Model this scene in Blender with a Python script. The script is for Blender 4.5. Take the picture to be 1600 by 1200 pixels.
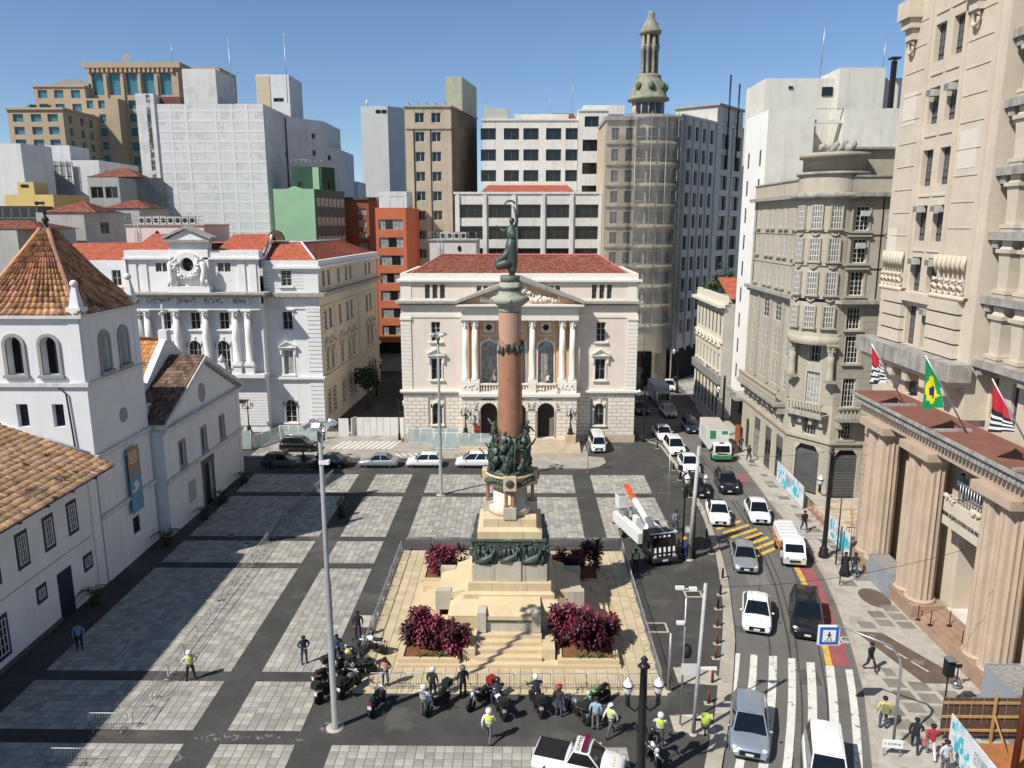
import bpy, math, random
from mathutils import Vector, Matrix
R = math.radians
random.seed(11)
S = bpy.context.scene
for o in list(bpy.data.objects): bpy.data.objects.remove(o)
# ---------------------------------------------------------------- camera
cam_d = bpy.data.cameras.new('camera'); cam = bpy.data.objects.new('camera', cam_d)
S.collection.objects.link(cam); S.camera = cam
cam_d.sensor_width = 36.0; cam_d.lens = 36.0 * 1200 / 1600; cam_d.clip_start = 0.5; cam_d.clip_end = 9000
cam.location = (0, 0, 26.5)
cam.rotation_euler = (R(90) - math.atan(250 / 1200), 0, math.atan(15 / 1200))
# ---------------------------------------------------------------- sky, sun, exposure
SUN_EL, SUN_AZ = 47.0, 53.0        # shadows fall towards +X +Y, 53 degrees off the Y axis
W = bpy.data.worlds.new('World'); S.world = W; W.use_nodes = True
wn = W.node_tree.nodes; bg = wn['Background']
sky = wn.new('ShaderNodeTexSky'); sky.sky_type = 'NISHITA'; sky.sun_disc = False
sky.sun_elevation = R(SUN_EL); sky.sun_rotation = R(180 + SUN_AZ)
sky.altitude = 800; sky.air_density = 1.0; sky.dust_density = 0.3; sky.ozone_density = 5.5
W.node_tree.links.new(sky.outputs[0], bg.inputs[0]); bg.inputs[1].default_value = 0.096
sl = bpy.data.lights.new('sun', 'SUN'); sl.energy = 5.0; sl.angle = R(0.55); sl.color = (1.0, 0.95, 0.87)
sun = bpy.data.objects.new('sun', sl); S.collection.objects.link(sun)
sd = Vector((math.sin(R(SUN_AZ)) * math.cos(R(SUN_EL)), math.cos(R(SUN_AZ)) * math.cos(R(SUN_EL)), -math.sin(R(SUN_EL))))
sun.rotation_euler = sd.to_track_quat('-Z', 'Y').to_euler(); sun.location = (-60, -45, 80)
S.view_settings.view_transform = 'Standard'; S.view_settings.look = 'None'
S.view_settings.exposure = 0.28; S.view_settings.gamma = 1.0
S.render.engine = 'CYCLES'
# ---------------------------------------------------------------- materials
MATS = {}
def lin(c):
    if isinstance(c, str):
        c = [int(c[i:i + 2], 16) / 255 for i in (0, 2, 4)]
        c = [x / 12.92 if x <= .04045 else ((x + .055) / 1.055) ** 2.4 for x in c]
    return tuple(c[:3])
def M(name, col, rough=.8, var=.12, sc=.6, bump=.15, bsc=12., streak=0., scol=None, metal=0., spec=.35,
      isl=0., hue=0., patch=None, psc=.3, pth=.55, coat=0., emit=0., alpha=1., lines=None):
    """one procedural material: base colour, cloudy variation, rain streaks, worn patches, fine relief"""
    if name in MATS: return MATS[name]
    m = bpy.data.materials.new(name); m.use_nodes = True; MATS[name] = m
    nt = m.node_tree; N = nt.nodes; L = nt.links; B = N['Principled BSDF']; col = lin(col)
    def nd(t, **k):
        n = N.new(t)
        for a, b in k.items(): setattr(n, a, b)
        return n
    tc = nd('ShaderNodeTexCoord'); co = tc.outputs['Object']
    def noise(scale, det=5, vec=None, rgh=.6):
        n = nd('ShaderNodeTexNoise'); n.inputs['Scale'].default_value = scale; n.inputs['Detail'].default_value = det
        n.inputs['Roughness'].default_value = rgh; L.new(vec or co, n.inputs['Vector']); return n.outputs[0]
    def mix(fac, a, b, blend='MIX'):
        n = nd('ShaderNodeMix', data_type='RGBA', blend_type=blend)
        if isinstance(fac, float): n.inputs[0].default_value = fac
        else: L.new(fac, n.inputs[0])
        for s, v in ((n.inputs[6], a), (n.inputs[7], b)):
            if isinstance(v, tuple): s.default_value = (*v, 1)
            else: L.new(v, s)
        return n.outputs[2]
    def ramp(v, a, b, x=0., y=1.):
        n = nd('ShaderNodeMapRange'); n.inputs[1].default_value = a; n.inputs[2].default_value = b
        n.inputs[3].default_value = x; n.inputs[4].default_value = y; L.new(v, n.inputs[0]); return n.outputs[0]
    k = lambda s: tuple(min(1, c * s) for c in col)
    out = mix(ramp(noise(sc), .3, .7), k(1 - var), k(1 + var))
    if var > 0: out = mix(ramp(noise(sc * 9, 3), .35, .75, 0., .5), out, k(1 - var * 1.3))
    if patch is not None: out = mix(ramp(noise(psc, 6), pth, pth + .07), out, lin(patch))
    if streak > 0:
        mp = nd('ShaderNodeMapping'); mp.inputs['Scale'].default_value = (1.6, 1.6, .07); L.new(co, mp.inputs[0])
        out = mix(ramp(noise(1.3, 6, mp.outputs[0], .7), .5, .78, 0., streak), out, lin(scol or '3a3833'))
    if isl > 0:
        g = nd('ShaderNodeNewGeometry'); oi = nd('ShaderNodeObjectInfo')
        ad = nd('ShaderNodeMath', operation='ADD'); L.new(g.outputs['Random Per Island'], ad.inputs[0]); L.new(oi.outputs['Random'], ad.inputs[1])
        fr = nd('ShaderNodeMath', operation='FRACT'); L.new(ad.outputs[0], fr.inputs[0])
        hs = nd('ShaderNodeHueSaturation'); L.new(out, hs.inputs['Color'])
        L.new(ramp(fr.outputs[0], 0, 1, 1 - isl, 1 + isl), hs.inputs['Value'])
        m2 = nd('ShaderNodeMath', operation='MULTIPLY'); L.new(fr.outputs[0], m2.inputs[0]); m2.inputs[1].default_value = 7.31
        f2 = nd('ShaderNodeMath', operation='FRACT'); L.new(m2.outputs[0], f2.inputs[0])
        if hue > 0:
            L.new(ramp(f2.outputs[0], 0, 1, .5 - hue, .5 + hue), hs.inputs['Hue'])
            L.new(ramp(f2.outputs[0], 0, 1, 1 - hue * 15, 1 + hue * 8), hs.inputs['Saturation'])
        out = hs.outputs[0]
    L.new(out, B.inputs['Base Color'])
    B.inputs['Roughness'].default_value = rough; B.inputs['Metallic'].default_value = metal
    B.inputs['Specular IOR Level'].default_value = spec; B.inputs['Coat Weight'].default_value = coat
    if emit > 0: L.new(out, B.inputs['Emission Color']); B.inputs['Emission Strength'].default_value = emit
    if alpha < 1: B.inputs['Alpha'].default_value = alpha
    if bump > 0:
        bn = nd('ShaderNodeBump'); bn.inputs['Strength'].default_value = bump; bn.inputs['Distance'].default_value = .03
        L.new(noise(bsc, 4), bn.inputs['Height']); L.new(bn.outputs[0], B.inputs['Normal'])
    return m
def paint(name, col, rough=.25): return M(name, col, rough, .03, .4, 0., coat=.6, spec=.5)
GLASS = M('window_glass', (.012, .015, .018), .08, .3, .35, .04, 2., spec=.6)
GLASSB = M('blue_window_glass', (.05, .21, .27), .12, .25, .5, .03, 2., spec=.6)
CURT = M('curtained_glass', (.33, .33, .315), .25, .55, 1.8, .05, 3., spec=.5)
CARGLASS = M('car_glass', (.006, .008, .01), .05, .2, .5, 0., spec=.7)
BLACK = M('black_rubber', (.012, .012, .012), .7, .1, 2., .05)
DARK = M('dark_interior', (.01, .009, .008), .9, .2, 1., 0.)
CHROME = M('chrome', (.6, .6, .6), .2, .05, 1., 0., metal=1.)
STEEL = M('galvanised_steel', (.38, .39, .40), .4, .15, 2., .05, metal=.7)
IRON = M('black_iron', (.015, .015, .014), .45, .2, 2., .08)
# ---------------------------------------------------------------- mesh builder
C = S.collection
class MB:
    def __init__(s): s.v = []; s.f = []; s.m = []; s.s = []; s.cm = 0
    def face(s, pts, sm=False):
        i = len(s.v); s.v.extend(tuple(p) for p in pts); s.f.append(tuple(range(i, i + len(pts)))); s.m.append(s.cm); s.s.append(sm); return s
    def fi(s, idx, sm=False): s.f.append(tuple(idx)); s.m.append(s.cm); s.s.append(sm)
    def box(s, x0, x1, y0, y1, z0, z1, skip=()):
        i = len(s.v)
        s.v += [(x0, y0, z0), (x1, y0, z0), (x1, y1, z0), (x0, y1, z0), (x0, y0, z1), (x1, y0, z1), (x1, y1, z1), (x0, y1, z1)]
        for k, q in enumerate(((0, 3, 2, 1), (4, 5, 6, 7), (0, 1, 5, 4), (1, 2, 6, 5), (2, 3, 7, 6), (3, 0, 4, 7))):
            if k not in skip: s.fi([i + a for a in q])
        return s
    def taper(s, x0, x1, y0, y1, z0, z1, tx, ty):
        i = len(s.v)
        s.v += [(x0, y0, z0), (x1, y0, z0), (x1, y1, z0), (x0, y1, z0), (x0 + tx, y0 + ty, z1), (x1 - tx, y0 + ty, z1), (x1 - tx, y1 - ty, z1), (x0 + tx, y1 - ty, z1)]
        for q in ((0, 3, 2, 1), (4, 5, 6, 7), (0, 1, 5, 4), (1, 2, 6, 5), (2, 3, 7, 6), (3, 0, 4, 7)): s.fi([i + a for a in q])
        return s
    def prism(s, pts, z0, z1, sm=False):
        i = len(s.v); n = len(pts)
        s.v += [(p[0], p[1], z0) for p in pts] + [(p[0], p[1], z1) for p in pts]
        s.fi([i + n + k for k in range(n)]); s.fi([i + k for k in reversed(range(n))])
        for k in range(n): s.fi((i + k, i + (k + 1) % n, i + n + (k + 1) % n, i + n + k), sm)
        return s
    def slab(s, pts, y0, y1):
        """polygon of (x,z) extruded along y"""
        i = len(s.v); n = len(pts)
        s.v += [(p[0], y0, p[1]) for p in pts] + [(p[0], y1, p[1]) for p in pts]
        s.fi([i + k for k in range(n)]); s.fi([i + n + k for k in reversed(range(n))])
        for k in range(n): s.fi((i + (k + 1) % n, i + k, i + n + k, i + n + (k + 1) % n))
        return s
    def lathe(s, cx, cy, prof, n=16, a0=0., a1=2 * math.pi, sm=True, sx=1., sy=1.):
        full = abs(a1 - a0 - 2 * math.pi) < 1e-6; i = len(s.v); c = n if full else n + 1
        for r, z in prof:
            for k in range(c):
                a = a0 + (a1 - a0) * k / n; s.v.append((cx + r * math.cos(a) * sx, cy + r * math.sin(a) * sy, z))
        for j in range(len(prof) - 1):
            for k in range(n):
                k2 = (k + 1) % c
                s.fi((i + j * c + k, i + j * c + k2, i + (j + 1) * c + k2, i + (j + 1) * c + k), sm)
        if full:
            if prof[0][0] > 1e-4: s.fi([i + k for k in reversed(range(c))])
            if prof[-1][0] > 1e-4: s.fi([i + (len(prof) - 1) * c + k for k in range(c)])
        return s
    def tube(s, pts, r, n=6, sm=True):
        pts = [Vector(p) for p in pts]; i = len(s.v)
        rs = r if isinstance(r, (list, tuple)) else [r] * len(pts)
        for k, p in enumerate(pts):
            d = (pts[min(k + 1, len(pts) - 1)] - pts[max(k - 1, 0)]).normalized()
            a = d.cross(Vector((0, 0, 1)) if abs(d.z) < .95 else Vector((1, 0, 0))).normalized(); b = d.cross(a)
            for j in range(n):
                t = 2 * math.pi * j / n; s.v.append(tuple(p + (a * math.cos(t) + b * math.sin(t)) * rs[k]))
        for k in range(len(pts) - 1):
            for j in range(n):
                s.fi((i + k * n + j, i + k * n + (j + 1) % n, i + (k + 1) * n + (j + 1) % n, i + (k + 1) * n + j), sm)
        s.fi([i + j for j in reversed(range(n))]); s.fi([i + (len(pts) - 1) * n + j for j in range(n)])
        return s
    def ball(s, c, r, n=10, m=6, sm=True):
        rx, ry, rz = (r, r, r) if not isinstance(r, (tuple, list)) else r; i = len(s.v)
        for j in range(m + 1):
            t = math.pi * j / m - math.pi / 2
            for k in range(n):
                a = 2 * math.pi * k / n
                s.v.append((c[0] + rx * math.cos(t) * math.cos(a), c[1] + ry * math.cos(t) * math.sin(a), c[2] + rz * math.sin(t)))
        for j in range(m):
            for k in range(n): s.fi((i + j * n + k, i + j * n + (k + 1) % n, i + (j + 1) * n + (k + 1) % n, i + (j + 1) * n + k), sm)
        return s
    def xf(s, mt, i0=0):
        for k in range(i0, len(s.v)): s.v[k] = tuple(mt @ Vector(s.v[k]))
        return s
    def n(s): return len(s.v)
    def mesh(s, name, mats):
        me = bpy.data.meshes.new(name); me.from_pydata(s.v, [], s.f)
        for m in (mats if isinstance(mats, (list, tuple)) else [mats]): me.materials.append(m)
        me.polygons.foreach_set('material_index', s.m); me.polygons.foreach_set('use_smooth', s.s); me.update(); return me
def O(name, data, par=None, loc=(0, 0, 0), rz=0., label=None, kind=None):
    o = bpy.data.objects.new(name, data); C.objects.link(o); o.location = loc
    if rz: o.rotation_euler = (0, 0, rz)
    if par is not None:
        o.parent = par
        if '_w' in par: o.matrix_parent_inverse = Matrix.Translation(-par.location)
    if label: o['label'] = label
    if kind: o['kind'] = kind
    return o
def part(name, mb, mat, par, loc=(0, 0, 0), rz=0., label=None, kind=None):
    return O(name, mb.mesh(name, mat), par, loc, rz, label, kind)
def thing(name, label, cat, loc=(0, 0, 0), rz=0., group=None, world=False):
    """an Empty at the base of a thing; world=True lets its parts be given in scene coordinates"""
    o = O(name, None, None, loc, rz); o.empty_display_size = .2; o['label'] = label; o['category'] = cat
    if group: o['group'] = group
    if world: o['_w'] = 1; WORLD.append(o)
    return o
WORLD = []
def tag(o, label, cat, group=None):
    o['label'] = label; o['category'] = cat
    if group: o['group'] = group
    return o
def struct(name, mb, mat, loc=(0, 0, 0)): return part(name, mb, mat, None, loc, kind='structure')
def dup(root, loc, rz, label, group=None):
    def cp(o, p):
        c = o.copy(); C.objects.link(c); c.parent = p
        for ch in o.children: cp(ch, c)
        return c
    r = cp(root, None); r.location = loc; r.rotation_euler = (0, 0, rz); r['label'] = label
    if group: r['group'] = group
    return r
ORD = ['first', 'second', 'third', 'fourth', 'fifth', 'sixth', 'seventh', 'eighth', 'ninth', 'tenth', 'eleventh', 'twelfth', 'thirteenth', 'fourteenth', 'fifteenth', 'sixteenth', 'seventeenth', 'eighteenth', 'nineteenth', 'twentieth']
CACHE = {}
def cached(key, fn):
    if key not in CACHE: CACHE[key] = fn()
    return CACHE[key]
# ================================================================ ground, road, paving
def lerp_tab(tab, y):
    for (y0, x0), (y1, x1) in zip(tab, tab[1:]):
        if y0 >= y >= y1: return x1 + (x0 - x1) * (y - y1) / (y0 - y1)
    return tab[0][1] if y > tab[0][0] else tab[-1][1]
KR = [(170, 27.0), (120, 26.2), (109, 25.7), (99, 25.2), (87, 24.95), (79, 24.7), (70.5, 24.25), (64, 24.1), (58.8, 23.72), (54.5, 23.2), (50.5, 22.44), (45, 21.2), (40.2, 19.9), (34.6, 17.85), (28, 15.2), (20, 11.5)]
KI = [(170, 14.6), (95, 15.0), (92.4, 15.6), (90.4, 16.9), (83, 17.2), (75.6, 17.2), (67, 16.8), (59.1, 15.98), (54, 15.1), (50, 14.26), (46, 13.2), (42.7, 12.2), (38, 10.75), (33.6, 9.13), (28, 7.0), (20, 3.6)]
KO = [(y, x + (.35 if y > 90 else .5 if y > 55 else .62 if y > 48 else .85)) for y, x in KI]
ASPH = M('plaza_asphalt', (.060, .057, .052), .9, .28, .35, .35, 40., patch=(.088, .083, .075), psc=.22, pth=.57)
ROADM = M('road_asphalt', (.135, .13, .12), .9, .16, .3, .3, 50., patch=(.10, .096, .09), psc=.12, pth=.56)
KERBM = M('kerb_concrete', (.36, .32, .26), .85, .2, 1.2, .3, 20., isl=.15)
ground = struct('ground', MB().face([(-4000, -60, -.17), (4000, -60, -.17), (4000, 7000, -.17), (-4000, 7000, -.17)]), M('far_ground', (.12, .115, .105), .95, .2, .02, 0.))
mb = MB()
for (y0, l0), (y1, l1) in zip(KO, KO[1:]):
    ys = [y0 + (y1 - y0) * k / 3 for k in range(4)]
    for a, b in zip(ys, ys[1:]):
        mb.face([(lerp_tab(KO, b) - .3, b, -.13), (lerp_tab(KR, b) + .3, b, -.13), (lerp_tab(KR, a) + .3, a, -.13), (lerp_tab(KO, a) - .3, a, -.13)])
road = struct('road', mb, ROADM)
mb = MB(); pts = [(-200, 14), (KI[-1][1] - 2.2, 14)] + [(x, y) for y, x in reversed(KI)] + [(-200, 170)]
mb.prism(pts, -.16, 0); plaza = struct('plaza', mb, ASPH)
MOSA = M('mosaic_pavement', (.40, .37, .315), .85, .2, 1.5, .4, 45., patch=(.30, .28, .24), psc=.5, pth=.56)
mb = MB(); pts = [(200, 170)] + [(x + .32, y) for y, x in KR] + [(10.8, 14), (200, 14)]
mb.prism(pts, -.16, 0); sidewalk = struct('sidewalk', mb, MOSA)
# kerb stones, one object each
def kerb(tab, w, par, zt, y0, y1, step=1.5, tab2=None):
    y = y0
    while y > y1:
        b = max(y - step, y1); g = .012
        f = lambda yy: (lerp_tab(tab, yy), lerp_tab(tab2, yy) if tab2 else lerp_tab(tab, yy) + w)
        (xa, xb), (xc, xd) = f(y - g), f(b + g)
        part('kerb_stone', MB().prism([(xc, b + g), (xd, b + g), (xb, y - g), (xa, y - g)], -.16, zt), KERBM, par); y = b
kerb(KI, 0, plaza, .006, 95, 26, 1.5, KO)
kerb(KR, .32, sidewalk, .006, 112, 26, 1.5)
# stone tiles of the plaza
TILE = M('plaza_tile', (.335, .318, .275), .8, .22, .9, .3, 30., isl=.22, hue=.02)
TAN = M('monument_paving', (.50, .41, .26), .85, .15, 1.0, .3, 30., isl=.1)
rows = [(73.4, 79.1), (62.2, 72.2), (56.9, 61.2), (41.7, 55.9), (36.2, 40.7), (24, 35.1)]
panels = [(-28.8, -17.5, r) for r in rows] + [(-15.65, -11.7, r) for r in rows] + [(-9.8, 5.5, r) for r in (rows[0], rows[1], rows[5])] + [(7.4, 13.2, r) for r in rows[:2]]
tiles = []
bed = MB()
for x0, x1, (y0, y1) in panels:
    nx = round((x1 - x0) / .5); ny = round((y1 - y0) / .5); dx = (x1 - x0) / nx; dy = (y1 - y0) / ny
    bed.face([(x0, y0, .004), (x1, y0, .004), (x1, y1, .004), (x0, y1, .004)])
    for j in range(ny):
        sk = random.random() < .0
        for i in range(nx): tiles.append((x0 + (i + .5) * dx, y0 + (j + .5) * dy, dx, dy))
part('tile_bed', bed, M('tile_joint', (.16, .15, .13), .95, .2, 2., .2), plaza)
def tilebox(mb, x, y, z, w, d, h=.018, b=.006):
    mb.taper(x - w / 2, x + w / 2, y - d / 2, y + d / 2, z, z + h, b, b)
def inframe(x, y):
    dp = y * .979 + 5.4
    return y > 33.0 and abs(x / dp) < .66
tiles.sort(key=lambda t: (not inframe(t[0], t[1]), t[1]))
far = MB()
for k, (x, y, dx, dy) in enumerate(tiles):
    if k < 290:
        me = cached(('tile', round(dx, 2), round(dy, 2)), lambda: (lambda q: (tilebox(q, 0, 0, 0, dx - .022, dy - .036), q)[1])(MB()).mesh('paving_tile', TILE))
        o = O('paving_tile', me, plaza, (x, y, .003 + random.random() * .004)); o.rotation_euler = (random.gauss(0, .004), random.gauss(0, .004), random.gauss(0, .006))
    else:
        i0 = far.n(); tilebox(far, x, y, .003 + random.random() * .004, dx - .022, dy - .038)
part('far_paving_tiles', far, TILE, plaza, kind='stuff')
# tan paving round the monument
far = MB(); x = -9.75; n = 0
for i in range(28):
    for j in range(30):
        xx = -9.75 + (i + .5) * .65; yy = 39.6 + (j + .5) * .66
        if -7.3 < xx < 5.8 and 42.6 < yy < 55.6: continue
        tilebox(far, xx, yy, .004 + random.random() * .004, .63, .64)
part('monument_paving_tiles', far, TAN, plaza, kind='stuff')
# patches, manholes, litter on the plaza
CONC = M('concrete_patch', (.42, .37, .30), .9, .2, 1.5, .3, 25.)
def sheet(name, pts, z, mat, par): return part(name, MB().face([(a, b, z) for a, b in pts]), mat, par)
def frame_hatch(x, y, w, d, rz=0.):
    q = MB(); q.cm = 0; q.box(-w / 2, w / 2, -d / 2, d / 2, 0, .02); q.cm = 1; q.box(-w / 2 + .15, w / 2 - .15, -d / 2 + .15, d / 2 - .15, .005, .026)
    part('manhole_cover', q, [CONC, M('manhole_iron', (.05, .042, .035), .7, .3, 3., .3)], plaza, (x, y, 0), rz)
frame_hatch(9.0, 47.2, 1.7, 1.3); frame_hatch(12.6, 52.0, 1.3, 1.0); frame_hatch(-25.2, 62.5, .9, .7); frame_hatch(-21.5, 50.6, .9, .6, .2); frame_hatch(-23.2, 60.7, .9, .6)
sheet('concrete_patch', [(-11.2, 47.0), (-9.9, 47.0), (-10.1, 48.6), (-11.2, 48.6)], .006, CONC, plaza)
SPILL = M('dusty_spill', (.21, .20, .18), .95, .4, 5., .2, patch=(.06, .057, .052), psc=3.5, pth=.42)
def blob(x, y, rx, ry, mat, name='dust_spill', z=.009, n=14):
    part(name, MB().face([(rx * math.cos(6.283 * k / n) * random.uniform(.6, 1.15), ry * math.sin(6.283 * k / n) * random.uniform(.6, 1.15), 0) for k in range(n)]), mat, plaza, (x, y, z))
for x, y, a, b in ((-15.6, 35.6, 1.5, .35), (-17.9, 34.0, .9, .7), (-13.4, 35.7, .8, .3), (-11.7, 35.4, .35, .3), (-10.2, 36.5, .7, .5), (-10.6, 72.8, 1.3, .18), (-8.2, 73.3, .5, .15), (15.6, 86.5, .5, .18), (15.8, 84.6, .5, .2), (16.1, 82.4, .7, .3), (14.3, 73.5, 1.2, .25)): blob(x, y, a, b, SPILL)
# low island and pavement before the central palace
PAVE = M('far_pavement', (.34, .31, .265), .9, .25, .6, .3, 20., patch=(.22, .20, .18), psc=.35, pth=.55)
def island(name, pts, h, mat, ):
    return part(name, MB().prism(pts, 0, h), mat, plaza)
island('raised_pavement', [(-31.5, 85), (-3.6, 84.7), (1.2, 81.2), (7.6, 81.2), (8.7, 81.8), (9.6, 83.2), (9.5, 85.2), (7.8, 85.6), (7.8, 91.3), (-14.9, 91.3), (-14.9, 96), (-26, 96), (-31.5, 96)], .12, PAVE)
# white zebra paving behind the parked cars
WORN = M('worn_white_paint', (.62, .60, .54), .8, .12, 2., .15, patch=(.2, .19, .175), psc=1.9, pth=.575)
YEL = M('worn_yellow_paint', (.60, .39, .07), .8, .15, 2., .15, patch=(.16, .14, .11), psc=2.2, pth=.57)
REDP = M('red_lane_paint', (.30, .085, .085), .85, .2, 1.2, .2, patch=(.17, .125, .115), psc=1.3, pth=.56)
for k in range(11):
    x = -21.9 + k * .68; part('pavement_stripe', MB().face([(x - 1.0, 88.2, 0), (x - .62, 88.2, 0), (x + .3, 91.6, 0), (x - .08, 91.6, 0)]), WORN, plaza, (0, 0, .125))
for k in range(6): part('pavement_stripe', MB().face([(-14.2 + k * .75, 85.3, 0), (-13.9 + k * .75, 85.3, 0), (-14.6 + k * .75, 86.6, 0), (-14.9 + k * .75, 86.6, 0)]), WORN, plaza, (0, 0, .125))
# road markings
def rsheet(name, pts, mat, z=-.124): return part(name, MB().face([(a, b, z) for a, b in pts]), mat, road)
bars = [(13.47, 13.91, 44.32), (14.52, 14.96, 44.19), (15.64, 16.13, 44.05), (16.74, 17.19, 43.8), (17.72, 18.23, 43.36), (18.77, 19.28, 43.0), (19.82, 20.25, 42.6)]
for a, b, y in bars:
    n = 5; e = MB()
    def cx(x, d): return x - .30 * d - .0045 * d * d
    for k in range(n):
        d0, d1 = 11.5 * k / n, 11.5 * (k + 1) / n
        e.face([(cx(a, d1), y - d1 * .95, 0), (cx(b, d1), y - d1 * .95, 0), (cx(b, d0), y - d0 * .95, 0), (cx(a, d0), y - d0 * .95, 0)])
    part('crosswalk_stripe', e, WORN, road, (0, 0, -.124))
for k in range(8):
    x, y = 17.1 + .34 * k, 65.3 - .92 * k; w = 2.9 - .12 * abs(k - 3)
    rsheet('yellow_hatch_stripe', [(x, y), (x + w, y + 1.9), (x + w, y + 2.4), (x, y + .45)], YEL)
lane = MB(); edge = MB()
ys = [57.0 - k * 1.0 for k in range(15)]
for a, b in zip(ys, ys[1:]):
    f = lambda y, d: (lerp_tab(KR, y) - d, y, 0)
    lane.face([f(b, 1.45), f(b, .42), f(a, .42), f(a, 1.45)]); edge.face([f(b, 1.85), f(b, 1.46), f(a, 1.46), f(a, 1.85)])
part('cycle_lane', lane, REDP, road, (0, 0, -.124)); part('cycle_lane_edge', edge, YEL, road, (0, 0, -.124))
lane = MB()
for a, b in ((100, 94), (94, 88), (80, 77.5)): lane.face([(lerp_tab(KR, b) - 1.45, b, 0), (lerp_tab(KR, b) - .42, b, 0), (lerp_tab(KR, a) - .42, a, 0), (lerp_tab(KR, a) - 1.45, a, 0)])
part('far_cycle_lane', lane, REDP, road, (0, 0, -.124))
bike = MB()
for cy in (-.55, .55):
    for k in range(14):
        a0, a1 = 6.283 * k / 14, 6.283 * (k + 1) / 14
        bike.face([(.34 * math.cos(a0), cy + .34 * math.sin(a0), 0), (.34 * math.cos(a1), cy + .34 * math.sin(a1), 0), (.27 * math.cos(a1), cy + .27 * math.sin(a1), 0), (.27 * math.cos(a0), cy + .27 * math.sin(a0), 0)])
def flat_bar(q, a, b, w, z=0):
    d = Vector((b[0] - a[0], b[1] - a[1])).normalized(); n = Vector((-d.y, d.x)) * w / 2
    q.face([(a[0] - n.x, a[1] - n.y, z), (b[0] - n.x, b[1] - n.y, z), (b[0] + n.x, b[1] + n.y, z), (a[0] + n.x, a[1] + n.y, z)])
for a, b in (((0, -.55), (.3, -.25)), ((.3, -.25), (.3, .3)), ((.3, .3), (0, .05)), ((0, .05), (0, -.55)), ((0, .05), (.3, -.25)), ((.0, .55), (.42, .35)), ((.3, -.3), (.45, -.3)), ((.42, .25), (.42, .5))): flat_bar(bike, a, b, .06)
part('bicycle_symbol', bike, WORN, road, (20.75, 45.9, -.119), R(-70))
# dark slabs of the patterned footway
SLAB = M('grey_paving_slab', (.20, .185, .155), .85, .22, 1.3, .3, 30., isl=.16)
wet = M('brown_floor_plate', (.13, .092, .068), .55, .25, .8, .2, 20., patch=(.2, .17, .14), psc=.5, pth=.6)
part('floor_plate', MB().prism([(22.2, 46.9), (23.9, 46.7), (26.2, 41.6), (26.0, 41.0), (23.75, 41.0)], 0, .012), wet, sidewalk)
part('round_floor_plate', MB().lathe(25.6, 51.6, [(1.0, 0), (1.0, .012)], 20, sx=1., sy=1.5), wet, sidewalk)
for i in range(8):
    for j in range(50):
        yy = 35.6 + j * 1.17 + (.3 if i % 2 else 0); xr = 26.5 - i * 1.32; xl = xr - 1.02
        if i % 3 == 0 and j % 4 == 1: xl += .4
        if xl < lerp_tab(KR, yy) + (.95 if yy < 60 else .6): continue
        if 39.9 < yy < 47 and xr > 22.15 + (46.9 - yy) * .263: continue
        if yy > 62 and random.random() < .22: continue
        if 49.8 < yy < 53.2 and xr > 24.5: continue
        part('paving_slab', MB().prism([(xl, yy), (xr, yy - .05), (xr, yy + .84), (xl, yy + .89)], -.02, .010 + random.random() * .004), SLAB, sidewalk)
for a, b in (((23.3, 45.2), (24.0, 43.6)), ((24.1, 43.3), (24.6, 42.2))): part('plate_mark', MB().face([(a[0], a[1], .016), (a[0] + .1, a[1], .016), (b[0] + .1, b[1], .016), (b[0], b[1], .016)]), WORN, sidewalk)
SEAM = M('tar_seam', (.055, .05, .045), .9, .3, 1., .1)
for fr, w in ((.47, .07), (.53, .05), (.30, .04), (.72, .05)):
    q = MB()
    for y in range(26, 88, 2):
        f = lambda yy, d: (lerp_tab(KO, yy) + (lerp_tab(KR, yy) - lerp_tab(KO, yy)) * fr + d, yy, -.1275)
        q.face([f(y, -w), f(y, w), f(y + 2, w), f(y + 2, -w)])
    part('road_seam', q, SEAM, road)
q = MB()
for y in range(28, 90): q.face([(lerp_tab(KI, y) - .10, y, .003), (lerp_tab(KI, y) - .02, y, .003), (lerp_tab(KI, y + 1) - .02, y + 1, .003), (lerp_tab(KI, y + 1) - .10, y + 1, .003)])
part('drain_slot', q, SEAM, plaza)
DPT = M('dark_repair_asphalt', (.085, .08, .075), .9, .2, .8, .3, 40.); LPT = M('pale_repair_asphalt', (.17, .162, .15), .9, .2, .8, .3, 40.)
for x, y, w, d, m in ((13.9, 46.9, 1.2, .9, DPT), (17.2, 53.6, 1.6, 3.0, LPT), (18.9, 60.6, 1.1, 2.2, DPT), (20.6, 72.0, 1.4, 3.2, LPT), (19.8, 83.0, 1.2, 3.6, DPT), (16.6, 41.0, 1.2, 1.6, DPT)): part('road_patch', MB().prism([(x, y), (x + w, y - .1), (x + w + .25, y + d), (x + .25, y + d)], -.14, -.1268), m, road)
RAMP = M('pale_ramp_concrete', (.62, .58, .50), .85, .1, 1.5, .2)
for pts in ([(9.8, 43.2), (11.5, 42.6), (11.35, 41.9), (9.9, 42.2)],): pass
def ramp_at(x0, x1, y0, y1, par):
    part('kerb_ramp', MB().prism([(x0, y0), (x1, y0 - .3), (x1 - .35, y1 - .3), (x0, y1)], 0, .012), CONC, par)
    part('ramp_border', MB().prism([(x0 + .3, y1 + .02), (x1 - .1, y1 - .33), (x1, y1 + .12)], 0, .014), RAMP, par)
ramp_at(9.3, 12.0, 40.9, 42.5, plaza); ramp_at(8.2, 10.6, 36.4, 37.8, plaza)
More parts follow.
